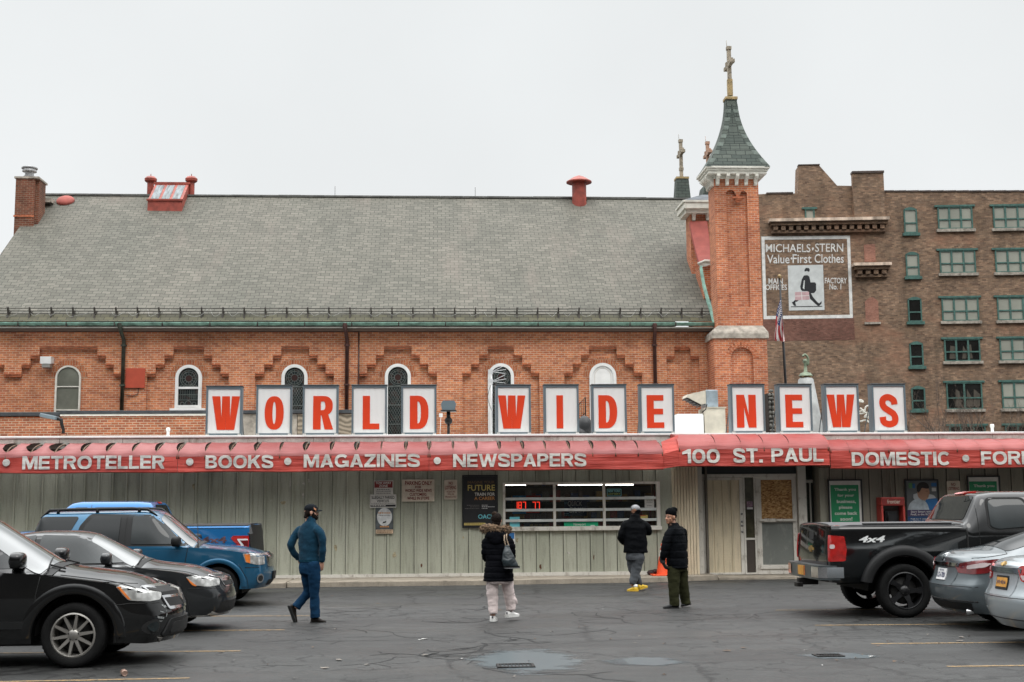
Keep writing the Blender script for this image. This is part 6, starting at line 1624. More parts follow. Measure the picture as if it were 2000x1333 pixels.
class Car:
    def __init__(s, name, label, loc, rz, P, paintm, group, cat='car'):
        s.P = P; s.root = thing(name, label, cat, loc, rz, group); s.paint = paintm
        s.L0, s.L1 = P['x0'], P['x1']; W = P['w']
        wid = curve(P.get('wid', [(-9, 1), (9, 1)]), .15); zsh = curve(P['zsh'], P.get('sm', .12)); ztop = curve(P['ztop'], P.get('smt', .10)); wtop = curve(P['wtop'], .12)
        zb0 = curve(P.get('zbot', [(-9, .26), (9, .26)]), .05); nosF = curve(P['noseF']); nosR = curve(P['noseR'])
        cw = P.get('crown', .05); crown = curve(cw, .1) if isinstance(cw, list) else (lambda x: cw)
        wheels = P['wheels']; ar = P['arch']; zc = P['tyre']
        zm = P.get('zmax', .62); tuck = P.get('tuck', .10)
        def zbot(x):
            z = zb0(x)
            for wx in wheels:
                d = abs(x-wx)
                if d < ar: z = max(z, zc+math.sqrt(ar*ar-d*d)*P.get('archk', 1.0))
            return z
        rf, rr = P.get('rf', .55), P.get('rr', .45); cf, cr_ = P.get('cf', .30), P.get('cr', .22)
        def halfw(x):
            f = 1.0; d = s.L1-x
            if d < rf: f -= cf*(1-d/rf)**2.2
            d = x-s.L0
            if d < rr: f -= cr_*(1-d/rr)**2.2
            return W*f*wid(x)
        def prof(z): 
            return 1-tuck*((zm-z)/zm)**2*(1 if z < zm else .75)
        nS, nU, nT = 14, 9, 8
        def sec(x):
            zb = zbot(x); w = halfw(x); zs = max(zsh(x), zb+.05); zt = max(ztop(x), zs+.015); wt = min(wtop(x), .985)*w
            pts = [(0, zb), (w*.45, zb), (w*.86, zb)]
            side = [(w*prof(zb+(zs-zb)*k/nS), zb+(zs-zb)*k/nS) for k in range(nS+1)]
            dr = crown(x)*min(1, (zt-zs)/.1+.3); ys = side[-1][0]
            bul = P.get('bulge', .02)*min(1, (zt-zs)/.4)
            up = [(ys+(wt-ys)*k/nU+bul*math.sin(math.pi*k/nU), zs+(zt-dr-zs)*k/nU) for k in range(1, nU+1)]
            top = [(wt*(1-k/nT), zt-dr*(1-k/nT)**2.2) for k in range(1, nT+1)]
            u = [side[-1]]+up+top
            for _ in range(P.get('soft', 3)): u = [u[0]]+[((u[i-1][0]+2*u[i][0]+u[i+1][0])/4, (u[i-1][1]+2*u[i][1]+u[i+1][1])/4) for i in range(1, len(u)-1)]+[u[-1]]
            return pts+side[:-1]+u
        xs = set()
        n = int((s.L1-s.L0)/.05)
        for i in range(n+1): xs.add(round(s.L0+(s.L1-s.L0)*i/n, 4))
        for wx in wheels:
            for k in range(25):
                a = math.pi*k/24; xs.add(round(wx+ar*math.cos(a), 4))
            xs.add(round(wx-ar-.001, 4)); xs.add(round(wx+ar+.001, 4))
        xs = sorted(x for x in xs if s.L0 <= x <= s.L1)
        xs = [x for i, x in enumerate(xs) if i == 0 or x-xs[i-1] > .0008]
        mb = MB(); rings = []
        def shift(x, z):
            dx = 0; kf = max(0, 1-(s.L1-x)/.7); dx += kf*kf*nosF(z); kr = max(0, 1-(x-s.L0)/.6); dx -= kr*kr*nosR(z); return dx
        for x in xs:
            p = sec(x); rings.append([Vector((x+shift(x, z), -y, z)) for y, z in p]+[Vector((x+shift(x, z), y, z)) for y, z in p[-2:0:-1]])
        mb.grid(rings, 0, True, True)
        half = len(sec(0))
        for ring, xe, sg, bow in ((rings[-1], xs[-1], 1, P.get('bowF', .16)), (rings[0], xs[0], -1, P.get('bowR', .10))):
            rows = []; m = 12
            for i in range(half):
                a = ring[i]; yy = -a.y
                rows.append([Vector((a.x+sg*bow*(1-(abs(2*k/m-1))**2.2)*min(1, yy/.6), -yy+2*yy*k/m, a.z)) for k in range(m+1)])
            mb.grid(rows, 0, True)
        s.body = mb.build('body', paintm, s.root, local=True, sharp=P.get('sharp', 38), uv=False, weld=True)
        s.bvh = BVHTree.FromPolygons(mb.v, mb.f)
        # dark floor pan and inner arches
        mb = MB(); uz = P.get('uz', .22); mb.box(s.L0+.25, s.L1-.35, -W*.62, W*.62, uz, zc+.25)
        for wx in wheels:
            aa = [math.pi*k/16 for k in range(17)]
            mb.grid([[Vector((wx+ar*math.cos(a), yy, zc+ar*math.sin(a)-.01)) for a in aa] for yy in (-W*.84, W*.84)])
            for yy in (-W*.5, W*.5): mb.add([Vector((wx+ar*math.cos(a), yy, zc+ar*math.sin(a)-.01)) for a in aa], [list(range(17))])
        mb.build('underbody', M_SEAML, s.root, local=True, uv=False)
    def patch(s, name, poly, m, axis='side', off=.004, thick=0.0, sides=(-1,), parent=None, cell=.07, far=None):
        """panel cut to poly (2-D outline) and laid over the body; thick > 0 makes a raised slab"""
        made = None
        for sd in sides:
            bm = bmesh.new()
            f = bm.faces.new([bm.verts.new((a, b, 0)) for a, b in poly])
            for ax in (0, 1):
                lo = min(p[ax] for p in poly); hi = max(p[ax] for p in poly); n = int((hi-lo)/cell)+1
                for k in range(1, n):
                    c = lo+(hi-lo)*k/n; nrm = (1,0,0) if ax == 0 else (0,1,0)
                    bmesh.ops.bisect_plane(bm, geom=bm.verts[:]+bm.edges[:]+bm.faces[:], plane_co=Vector(nrm)*c, plane_no=nrm)
            bmesh.ops.triangulate(bm, faces=[f for f in bm.faces if len(f.verts) > 4])
            bm.verts.index_update(); vs = []; nv = []
            for v in bm.verts:
                a, b = v.co.x, v.co.y
                if axis == 'side': o, d = Vector((a, sd*3, b)), Vector((0, -sd, 0))
                elif axis == 'front': o, d = Vector((s.L1+2, a, b)), Vector((-1, 0, 0))
                elif axis == 'rear': o, d = Vector((s.L0-2, a, b)), Vector((1, 0, 0))
                elif axis[0] == 'F': q = R(axis[1]); d = Vector((-math.cos(q), -sd*math.sin(q), 0)); o = Vector((math.sin(q), -sd*math.cos(q), 0))*a+Vector((0,0,b))-d*6
                elif axis[0] == 'R': q = R(axis[1]); d = Vector((math.cos(q), -sd*math.sin(q), 0)); o = Vector((math.sin(q), sd*math.cos(q), 0))*a+Vector((0,0,b))-d*6
                else: o, d = Vector((a, b, 4)), Vector((0, 0, -1))
                h = s.bvh.ray_cast(o, d)
                if h[0] is None:
                    hn = s.bvh.find_nearest(o+d*(2.2 if axis == 'side' else (2.4 if isinstance(axis, str) else 4.2))); p, nn = hn[0], hn[1]
                else: p, nn = h[0], h[1]
                if nn.dot(d) > 0: nn = -nn
                vs.append(p.copy()); nv.append(-d if not isinstance(axis, str) else (nn*.65-d*.35).normalized())
            fs = [[v.index for v in f.verts] for f in bm.faces]; be = [[v.index for v in e.verts] for e in bm.edges if len(e.link_faces) == 1]
            if not isinstance(axis, str):      # lamp glass spans the crease in one smooth sheet
                dd = [(p.dot(-d)) for p in vs]; nb = [[e.other_vert(v).index for e in v.link_edges] for v in bm.verts]; base = [p-(-d)*q for p, q in zip(vs, dd)]
                for _ in range(14): dd = [.4*q+.6*sum(dd[j] for j in l)/len(l) for q, l in zip(dd, nb)]
                vs = [b_+(-d)*max(q, p.dot(-d)) for b_, q, p in zip(base, dd, vs)]
            bm.free()
            mb = MB(); mb.add([p+n*(off+thick) for p, n in zip(vs, nv)], fs, 0, True)
            if thick > 0 or off > .01:
                idx = sorted({i for e in be for i in e}); mp = {v: k for k, v in enumerate(idx)}
                mb.add([vs[i]+nv[i]*(off+thick) for i in idx]+[vs[i]-nv[i]*.01 for i in idx], [(mp[a], mp[b], len(idx)+mp[b], len(idx)+mp[a]) for a, b in be], 0, False)
            made = mb.build(name, m, parent or s.root, local=True, sharp=35, uv=False, weld=True)
        return made
    def flare(s, name, wx, r0, r1, zlo, m, thick, sides=(-1, 1), n=26):
        zc = s.P['tyre']
        for sd in sides:
            rows = []
            al = math.asin(max(-1, min(1, (zlo-zc)/r1)))
            for k in range(n+1):
                a = al+(math.pi-2*al)*k/n; row = []
                y_in = None
                for j, (t, h) in enumerate(((0, -.10), (0, .55), (.12, .9), (.4, 1.0), (.75, .95), (.94, .6), (1.0, -.15))):
                    r = r0+(r1-r0)*t; rs = max(r, r0+.03)
                    x, z = wx+rs*math.cos(a), max(zc+rs*math.sin(a), zlo)
                    p = s.on(x, max(z, s.P.get('flz', zlo)), 'side', sd)
                    row.append(Vector((wx+r*math.cos(a), p.y+sd*thick*h, max(zc+r*math.sin(a), zlo-.02))))
                row.insert(0, row[0]+Vector((0, -sd*.10, 0))); rows.append(row)
            mb = MB(); mb.grid(rows); o = mb.build(name, m, s.root, local=True, sharp=40, uv=False)
        return o
    def on(s, a, b, axis='side', sd=-1):
        if axis == 'side': o, d = Vector((a, sd*3, b)), Vector((0, -sd, 0))
        elif axis == 'front': o, d = Vector((s.L1+2, a, b)), Vector((-1,0,0))
        elif axis == 'rear': o, d = Vector((s.L0-2, a, b)), Vector((1,0,0))
        else: o, d = Vector((a, b, 4)), Vector((0,0,-1))
        h = s.bvh.ray_cast(o, d); return h[0] if h[0] is not None else o+d*2.5
    def line(s, pts, axis='side', w=.006, name='panel_seam', m=None, sides=(-1,), off=.002):
        """thin strip following the body, for shut lines and mouldings"""
        for sd in sides:
            P = []
            q = []
            for (a, b), (c, d) in zip(pts, pts[1:]):
                n = max(1, int(math.hypot(c-a, d-b)/.05))
                for k in range(n): q.append((a+(c-a)*k/n, b+(d-b)*k/n))
            q.append(pts[-1]); pp = [s.on(a, b, axis, sd) for a, b in q]
            mb = MB(); mb.tube(pp, w, 5)
            o = mb.build(name, m or M_SEAML, s.root, local=True, uv=False)
        return o
    def wheel(s, x, style, rim, r=None, wd=.22, yo=None, sides=(-1, 1), rimr=.0):
        r = r or s.P['tyre']; W = s.P['w']; yo = yo if yo is not None else W-.02
        for sd in sides:
            f = lambda h: sd*h
            mb = MB(); y1 = yo; y0 = yo-wd; rr = rimr or r*.66
            prof = [(rr-.01, y0+.02), (rr+.01, y0+.005), (r*.93, y0), (r*.985, y0+.03), (r, y0+.06), (r, y1-.05), (r*.985, y1-.02), (r*.93, y1), (r*.86, y1+.006), (rr+.012, y1-.004), (rr, y1-.018), (rr-.004, y1-.03)]
            mb.lathe([(a, f(b)) for a, b in prof], (x, 0, r), 40, 'y')
            # tread blocks
            for k in range(48):
                a = 2*math.pi*k/48; M_ = Matrix.Rotation(a, 3, 'Y'); 
                for (ya, yb_) in ((y0+.03, y0+.09), (y1-.085, y1-.025)):
                    mb.add([Vector((x, 0, r))+M_ @ Vector((dx, f(yy), r+dz)) for dx, yy, dz in ((-.012,ya,.002),(.012,ya,.002),(.012,yb_,.002),(-.012,yb_,.002))], [(0,1,2,3)])
            w = mb.build('wheel', M_TYRE, s.root, local=True, sharp=50, uv=False)
            mb = MB(); rp_ = [(rr+.004, y1-.012), (rr-.012, y1-.006), (rr-.022, y1-.018), (rr-.03, y1-.06), (rr-.035, y0+.02)]
            mb.lathe([(a, f(b)) for a, b in rp_], (x, 0, r), 40, 'y')
            if style == 'split':        # ten thin spokes in pairs
                n = 10
                for k in range(n):
                    a = 2*math.pi*k/n+.16; M_ = Matrix.Rotation(a, 3, 'Y')
                    pr = [(-.020, .05), (.020, .05), (.013, rr-.015), (-.013, rr-.015)]
                    vs = [Vector((x, 0, r))+M_ @ Vector((px_, f(yy-(.02 if pz < .1 else 0)), pz)) for yy in (y1-.012, y1-.05) for px_, pz in pr]
                    mb.add(vs, [(0,1,2,3),(7,6,5,4),(0,4,5,1),(1,5,6,2),(2,6,7,3),(3,7,4,0)])
            elif style == 'five':
                for k in range(5):
                    a = 2*math.pi*k/5+.3; M_ = Matrix.Rotation(a, 3, 'Y')
                    pr = [(-.050, .06), (.050, .06), (.030, rr*.6), (.055, rr-.012), (-.055, rr-.012), (-.030, rr*.6)]
                    vs = [Vector((x, 0, r))+M_ @ Vector((px_, f(yy-(.035 if pz < .1 else 0)), pz)) for yy in (y1-.02, y1-.075) for px_, pz in pr]
                    n_ = 6; mb.add(vs, [list(range(6)), [11-i for i in range(6)]]+[(i, (i+1)%6, 6+(i+1)%6, 6+i) for i in range(6)])
            else:
                for k in range(7):
                    a = 2*math.pi*k/7; M_ = Matrix.Rotation(a, 3, 'Y')
                    pr = [(-.035, .05), (.035, .05), (.028, rr-.015), (-.028, rr-.015)]
                    vs = [Vector((x, 0, r))+M_ @ Vector((px_, f(yy), pz)) for yy in (y1-.02, y1-.06) for px_, pz in pr]
                    mb.add(vs, [(0,1,2,3),(7,6,5,4),(0,4,5,1),(1,5,6,2),(2,6,7,3),(3,7,4,0)])
            mb.lathe([(.0001, f(y1-.018)), (.040, f(y1-.02)), (.060, f(y1-.03)), (.075, f(y1-.045)), (.078, f(y1-.09))], (x, 0, r), 20, 'y')
            mb.build('rim', rim, w, local=True, sharp=40, uv=False, fixn=True)
            mb = MB(); mb.lathe([(.0001, f(y1-.10)), (rr*.72, f(y1-.10)), (rr*.74, f(y1-.12))], (x, 0, r), 24, 'y')
            mb.lathe([(.0001, f(y0+.04)), (rr-.03, f(y0+.04))], (x, 0, r), 24, 'y') if style != 'five' else None
            for k in range(5):
                a = 2*math.pi*k/5+.3; mb.tube([(x+.055*math.cos(a), f(y1-.04), r+.055*math.sin(a)), (x+.055*math.cos(a), f(y1-.026), r+.055*math.sin(a))], .011, 6)
            mb.build('brake_disc', M_HUBDK, w, local=True, uv=False)
    def mirror(s, x, z, m, sides=(-1, 1), sz=1.0, y=None):
        for sd in sides:
            p = s.on(x, z-.02, 'side', sd); mb = MB(); c = p+Vector((-.02, sd*.15*sz, .06))
            mb.ell(c, (1, 1, 1), 18, 12)
            for v in mb.v:
                n = v-c; v.x, v.y, v.z = (c[i]+r_*sz*math.copysign(abs(n[i])**.62, n[i]) for i, r_ in enumerate((.085, .125, .082)))
            for i, v in enumerate(mb.v):
                if v.x < c.x-.03: v.x = c.x-.03-(c.x-.03-v.x)*.25
                v.z = c.z+(v.z-c.z)*(1.0+.15*(v.y-c.y)*sd)
            mb.tube([p+Vector((0,0,-.01)), p+Vector((.01, sd*.06, .01)), c+Vector((.02,-sd*.05,-.05))], [.045, .04, .04], 8)
            o = mb.build('mirror', m, s.root, local=True, uv=False)
            mb = MB(); mb.ell(c+Vector((-.052,0,0)), (.006, .098*sz, .062*sz), 14, 8); mb.build('mirror_glass', M_GLASS2, o, local=True, uv=False)
def circ2(cx, cz, r, n=20, a0=0, a1=360): return [(cx+r*math.cos(math.radians(a0+(a1-a0)*k/n)), cz+r*math.sin(math.radians(a0+(a1-a0)*k/n))) for k in range(n+(0 if a1-a0 == 360 else 1))]
def archband(x, z, r0, r1, zlo, n=22):
    a = math.degrees(math.asin((zlo-z)/r1)) if abs(zlo-z) < r1 else 0
    a_ = math.degrees(math.asin(max(-1, (zlo-z)/r0)))
    return circ2(x, z, r1, n, a, 180-a)+circ2(x, z, r0, n, a_, 180-a_)[::-1]
def roundp(poly, r=.03, n=4):
    """soften the corners of an outline"""
    o = []; m = len(poly)
    for i in range(m):
        p, a, b = Vector(poly[i]), Vector(poly[i-1]), Vector(poly[(i+1) % m]); la, lb = (a-p).length, (b-p).length; k = min(r, la*.4, lb*.4)
        q0, q1 = p+(a-p)*(k/la), p+(b-p)*(k/lb)
        for j in range(n+1):
            t = j/n; v = q0*(1-t)**2+p*2*t*(1-t)+q1*t*t; o.append((v.x, v.y))
    return o
GRP = 'vehicles parked in the lot'
def place(px, py, Yc):      # ground X of a pixel column at depth Yc
    return at(px, py, Y=Yc).x

# ---- black seven-seat wagon, front left
PB = paint('black_car_paint', (.002,.0022,.0025,1), 0, .25)
c = at(140, 1306, Z=0)
W1 = .915; Yc = c.y+W1-.03
C = Car('parked_suv', 'black SUV at front left with silver ten spoke wheels and a scuffed bumper corner', (c.x-1.42, Yc, 0), 0, dict(
    x0=-2.47, x1=2.27, w=W1, wheels=(1.42, -1.47), arch=.455, tyre=.36, zsh=[(-2.5,1.02),(-1.2,1.07),(.6,1.06),(1.1,1.03),(1.7,.95),(2.2,.84),(2.4,.76)],
    ztop=[(-2.5,1.15),(-2.38,1.45),(-2.1,1.62),(-1.2,1.69),(-.2,1.695),(.18,1.665),(.98,1.165),(1.2,1.10),(1.8,1.02),(2.15,.94),(2.30,.86),(2.4,.80)],
    wtop=[(-2.5,.80),(-2,.70),(.2,.68),(.8,.74),(1.15,.80),(1.4,.80),(2.0,.80),(2.4,.84)], zbot=[(-9,.27),(1.9,.27),(2.3,.24),(9,.24)],
    crown=[(-3,.05),(.15,.05),(.35,.16),(.95,.16),(1.2,.10),(3,.10)], noseF=[(.22,-.10),(.35,-.01),(.56,0),(.64,-.03),(.76,-.08),(.90,-.15)], noseR=[(.2,-.06),(.5,0),(1.0,-.05),(1.6,-.25)], cf=.20, rf=.7, bowF=.20, zmax=.66, tuck=.09, wid=[(-9,1),(9,1)]), PB, GRP, 'SUV')
C.wheel(1.42, 'split', M_ALLOY, rimr=.245, sides=(-1, 1)); C.wheel(-1.47, 'split', M_ALLOY, rimr=.245)
for wx in (1.42, -1.47): C.flare('arch_flare', wx, .462, .575, .33, PB, .024)
C.patch('windshield', roundp([(.30,-.59),(.98,-.74),(1.03,-.35),(1.05,0),(1.03,.35),(.98,.74),(.30,.59),(.24,0)], .06), M_WIND, 'top', off=.005)
C.patch('side_window', roundp([(.55,1.10),(.84,1.10),(.40,1.42),(.08,1.58),(-.32,1.61),(-.32,1.10)], .04), M_GLASS, off=.004, sides=(-1,1)); C.patch('side_window', roundp([(-.40,1.10),(-.40,1.61),(-1.2,1.60),(-1.35,1.12)], .04), M_GLASS, sides=(-1,1)); C.patch('side_window', roundp([(-1.45,1.13),(-1.32,1.58),(-1.95,1.52),(-2.1,1.18)], .05), M_GLASS, sides=(-1,1))
for sd in (-1, 1):
    hl = C.patch('headlight', roundp([(.70,.895),(.80,.905),(.93,.868),(1.10,.838),(1.28,.80),(1.25,.725),(1.05,.715),(.82,.735)], .03), M_LAMP, ('F', 45), thick=.006, off=.003, sides=(sd,), cell=.035)
    C.patch('reflector', [(.712,.883),(.740,.89),(.845,.745),(.82,.745)], M_AMB, ('F', 45), off=.014, sides=(sd,), parent=hl, cell=.03)
gr = C.patch('grille', roundp([(-.54,.87),(.54,.87),(.47,.60),(-.47,.60)], .05), M_CHROME, 'front', thick=.015, off=.002, cell=.06)
for sd in (-1, 1):
    C.patch('grille_mesh', roundp([(sd*.03,.845),(sd*.50,.845),(sd*.49,.765),(sd*.03,.755)], .02), M_SEAML, 'front', off=.020, parent=gr); C.patch('grille_mesh', roundp([(sd*.03,.725),(sd*.48,.735),(sd*.43,.635),(sd*.03,.63)], .02), M_SEAML, 'front', off=.020, parent=gr)
C.patch('grille_badge', roundp([(-.06,.83),(.06,.83),(.05,.70),(0,.67),(-.05,.70)], .02), M_ALLOY, 'front', off=.03, parent=gr)
C.patch('lower_intake', roundp([(-.45,.50),(.45,.50),(.58,.31),(-.58,.31)], .06), M_PLAST, 'front', thick=.02, off=.0); C.patch('intake_mesh', roundp([(-.38,.46),(.38,.46),(.46,.34),(-.46,.34)], .05), M_SEAML, 'front', off=.026)
C.patch('skid_plate', roundp([(-.60,.30),(.60,.30),(.50,.235),(-.50,.235)], .02), M_ALLOY, 'front', thick=.02, off=0)
for sd in (-1, 1): fl = C.patch('fog_lamp', circ2(sd*.70, .43, .055, 14), M_GLASS2, 'front', off=.012); C.patch('fog_recess', circ2(sd*.70, .43, .085, 16), M_SEAML, 'front', off=.004)
M_SCF = mat('scraped_paint', (.22,.23,.23,1), .6, 0, .9, 30)
for poly in ([(1.24,.665),(1.30,.655),(1.33,.63),(1.29,.625)], [(1.30,.60),(1.325,.575),(1.318,.53),(1.30,.52),(1.31,.56)], [(1.15,.545),(1.26,.525),(1.25,.505),(1.16,.52)], [(1.17,.495),(1.24,.485),(1.21,.472)], [(1.20,.60),(1.26,.585),(1.27,.57),(1.21,.585)]):
    C.patch('bumper_scuff', poly, M_SCF, ('F', 45), off=.003, cell=.03)
C.line([(1.05,1.06),(1.0,.8),(1.0,.42)]); C.line([(-.36,1.06),(-.36,.33)]); C.line([(1.12,1.02),(1.6,.955),(2.02,.90)], w=.005); C.line([(1.82,.68),(2.03,.70),(2.30,.69)], w=.006)
C.line([(1.78,.70),(1.88,.46),(1.90,.28)], w=.005)
for yy in (-.60, .60): C.line([(1.20,yy*1.12),(1.7,yy*1.1),(2.1,yy*1.02),(2.22,yy*.8)], 'top', w=.005)
C.mirror(.78, 1.15, PB, sz=1.15)
C.patch('side_moulding', [(-.98,.52),(.92,.52),(.92,.44),(-.98,.44)], M_PLAST, thick=.02, off=0, sides=(-1,1)); C.patch('door_handle', roundp([(.05,.99),(.27,.99),(.27,.955),(.05,.955)], .015), PB, thick=.03, off=0, sides=(-1,1))
mb = MB()
for (a, b, y0, y1) in ((1.02, .93, -.62, -.10), (1.06, .97, -.05, .45)):
    q = [C.on(a+.02+(b-a)*k/6*1.0, y0+(y1-y0)*k/6, 'top')+Vector((0,0,.022)) for k in range(7)]; mb.tube(q, .009, 6); mb.tube([C.on(1.20, y0+.15, 'top')+Vector((0,0,.02)), q[2]], .012, 6)
mb.build('wiper', M_PLAST, C.root, local=True, uv=False)
C.patch('cowl_panel', [(1.01,-.72),(1.12,-.73),(1.16,0),(1.12,.73),(1.01,.72),(1.08,0)], M_PLAST, 'top', off=.006)

# ---- charcoal sedan next to it
PG = paint('charcoal_car_paint', (.020,.022,.024,1), .5, .32)
W2 = .91; Yc = 18.75+W2; Xf = place(464, 1165, Yc)
C = Car('parked_sedan', 'charcoal grey sedan with amber cornered headlights between the black SUV and the blue SUV', (Xf-2.42, Yc, 0), 0, dict(
    x0=-2.42, x1=2.20, w=W2, wheels=(1.45, -1.32), arch=.39, tyre=.335, zsh=[(-2.5,.94),(-1,.98),(.5,.955),(1.1,.93),(1.7,.86),(2.2,.76),(2.4,.70)],
    ztop=[(-2.5,.98),(-2.1,1.06),(-1.75,1.10),(-1.05,1.38),(-.4,1.455),(.1,1.45),(.32,1.41),(1.08,1.03),(1.3,.985),(1.8,.93),(2.15,.85),(2.3,.78)],
    wtop=[(-2.5,.82),(-1.6,.76),(-.6,.62),(.1,.62),(.6,.69),(1.1,.80),(2.3,.84)], zbot=[(-9,.22),(2,.22),(9,.20)],
    crown=[(-3,.05),(.25,.05),(.45,.15),(1.05,.15),(1.3,.09),(3,.09)], noseF=[(.18,-.10),(.32,-.02),(.46,0),(.56,-.02),(.66,-.07),(.85,-.16)], noseR=[(.2,-.06),(.5,0),(1.0,-.06)], cf=.20, rf=.65, bowF=.18, zmax=.58, tuck=.09), PG, GRP, 'sedan')
C.wheel(1.45, 'seven', M_ALLOY); C.wheel(-1.32, 'seven', M_ALLOY)
C.patch('windshield', roundp([(.38,-.52),(1.04,-.68),(1.10,0),(1.04,.68),(.38,.52),(.34,0)], .06), M_WIND, 'top', off=.005)
C.patch('window_surround', roundp([(1.02,.965),(.42,1.31),(.18,1.405),(-.45,1.42),(-1.1,1.33),(-1.5,1.12),(-1.55,1.0)], .03), M_PLAST, off=.002, sides=(-1,1), cell=.05)
C.patch('side_window', roundp([(.90,.99),(.38,1.29),(.16,1.375),(-.30,1.39),(-.30,.99)], .03), M_GLASS2, off=.014, cell=.05, sides=(-1,1)); C.patch('side_window', roundp([(-.38,.99),(-.38,1.39),(-1.05,1.30),(-1.38,1.10),(-1.4,1.01)], .03), M_GLASS2, off=.014, cell=.05, sides=(-1,1))
for sd in (-1, 1):
    hl = C.patch('headlight', roundp([(.66,.79),(.80,.81),(1.0,.785),(1.24,.745),(1.22,.655),(.95,.645),(.74,.675)], .03), M_LAMP, ('F', 45), thick=.006, off=.003, sides=(sd,), cell=.035)
    C.patch('indicator', [(.668,.775),(.715,.735),(.80,.66),(.77,.66),(.735,.678)], M_AMB, ('F', 45), off=.014, sides=(sd,), parent=hl, cell=.03)
gr = C.patch('grille', roundp([(-.44,.80),(.44,.80),(.38,.62),(-.38,.62)], .05), M_CHROME, 'front', thick=.012, off=.002)
for sd in (-1, 1):
    C.patch('grille_mesh', [(sd*.03,.785),(sd*.41,.785),(sd*.40,.73),(sd*.03,.725)], M_SEAML, 'front', off=.017, parent=gr); C.patch('grille_mesh', [(sd*.03,.70),(sd*.395,.705),(sd*.36,.635),(sd*.03,.635)], M_SEAML, 'front', off=.017, parent=gr)
C.patch('lower_intake', roundp([(-.55,.42),(.55,.42),(.62,.26),(-.62,.26)], .05), M_SEAML, 'front', off=.004)
C.line([(1.02,.95),(.98,.7),(.98,.35)]); C.line([(1.84,.62),(2.1,.62),(2.3,.61)], w=.005); C.line([(1.72,.66),(1.85,.48),(1.88,.24)], w=.005)
for yy in (-.62, .62): C.line([(1.12,yy*1.1),(1.7,yy*1.08),(2.1,yy*1.0),(2.2,yy*.8)], 'top', w=.005)
C.mirror(.72, 1.02, PG); C.patch('cowl_panel', [(1.04,-.66),(1.13,-.68),(1.17,0),(1.13,.68),(1.04,.66),(1.10,0)], M_PLAST, 'top', off=.006)
C.patch('front_splitter', [(1.5,.245),(2.30,.235),(2.30,.205),(1.5,.21)], M_ALLOY, thick=.01, off=0, sides=(-1,1))
mb = MB(); q = [C.on(1.07-.02*k/6, -.58+.5*k/6, 'top')+Vector((0,0,.02)) for k in range(7)]; mb.tube(q, .009, 6); mb.build('wiper', M_PLAST, C.root, local=True, uv=False)

# ---- mid-blue boxy SUV with roof rails
PBL = paint('blue_car_paint', (.012,.090,.175,1), .45, .30)
c = at(424, 1187, Z=0); W3 = .90; Yc = c.y+W3-.03
C = Car('parked_suv', 'mid blue boxy SUV with black roof rails and clear and amber headlights', (c.x-1.38, Yc, 0), 0, dict(
    x0=-2.12, x1=2.12, w=W3, wheels=(1.38, -1.24), arch=.42, tyre=.36, zsh=[(-2.2,1.06),(.6,1.08),(1.0,1.06),(1.6,1.0),(2.0,.94),(2.2,.88)],
    ztop=[(-2.2,1.25),(-2.0,1.66),(-1.8,1.735),(0,1.755),(.14,1.745),(.28,1.69),(.92,1.16),(1.05,1.12),(1.7,1.06),(2.0,1.0),(2.2,.92)],
    wtop=[(-2.2,.76),(-1.5,.73),(.1,.73),(.5,.78),(1.0,.84),(2.2,.84)], zbot=[(-9,.30),(1.8,.32),(9,.30)], noseF=[(.28,-.14),(.42,-.02),(.6,0),(.75,-.02),(1.0,-.06)], noseR=[(.2,-.06),(.5,0),(1.0,-.05),(1.6,-.2)],
    cf=.17, rf=.45, bowF=.15, zmax=.68, tuck=.07, crown=[(-3,.04),(.1,.04),(.35,.14),(.9,.14),(1.1,.07),(3,.075)], soft=2), PBL, GRP, 'SUV')
C.wheel(1.38, 'seven', M_ALLOY, wd=.23); C.wheel(-1.24, 'seven', M_ALLOY, wd=.23)
for wx in (1.38, -1.24): C.flare('arch_flare', wx, .428, .51, .36, PBL, .022)
C.patch('windshield', roundp([(.30,-.62),(.90,-.74),(.93,0),(.90,.74),(.30,.62),(.27,0)], .05), M_WIND, 'top', off=.005)
C.patch('window_surround', roundp([(.84,1.09),(.46,1.45),(.22,1.655),(-.95,1.68),(-1.12,1.46),(-1.18,1.10)], .06), M_PLAST, off=.002, cell=.05, sides=(-1,1))
C.patch('side_window', roundp([(.74,1.13),(.42,1.44),(.16,1.625),(-.18,1.635),(-.18,1.13)], .04), M_GLASS2, off=.014, cell=.05, sides=(-1,1))
C.patch('side_window', roundp([(-.40,1.13),(-.40,1.635),(-.88,1.64),(-1.03,1.46),(-1.08,1.13)], .05), M_GLASS, off=.014, cell=.05, sides=(-1,1))
C.patch('side_window', roundp([(-1.26,1.38),(-1.14,1.63),(-1.80,1.63),(-1.92,1.48),(-1.90,1.32),(-1.35,1.30)], .06), M_GLASS, off=.008, cell=.05, sides=(-1,1))
for sd in (-1, 1):
    hl = C.patch('headlight', roundp([(.66,.95),(.85,.95),(1.16,.935),(1.13,.745),(.90,.745),(.70,.79)], .02), M_LAMP, ('F', 45), thick=.008, off=.003, sides=(sd,), cell=.035)
    C.patch('indicator', [(.675,.935),(.775,.935),(.775,.775),(.705,.80)], M_AMB, ('F', 45), off=.016, sides=(sd,), parent=hl, cell=.03)
    fl = C.patch('fog_lamp', circ2(.98, .50, .085, 16), M_CHROME, ('F', 45), thick=.02, off=.0, sides=(sd,), cell=.03); C.patch('fog_lens', circ2(.98, .50, .055, 14), M_SEAML, ('F', 45), off=.028, sides=(sd,), parent=fl, cell=.03)
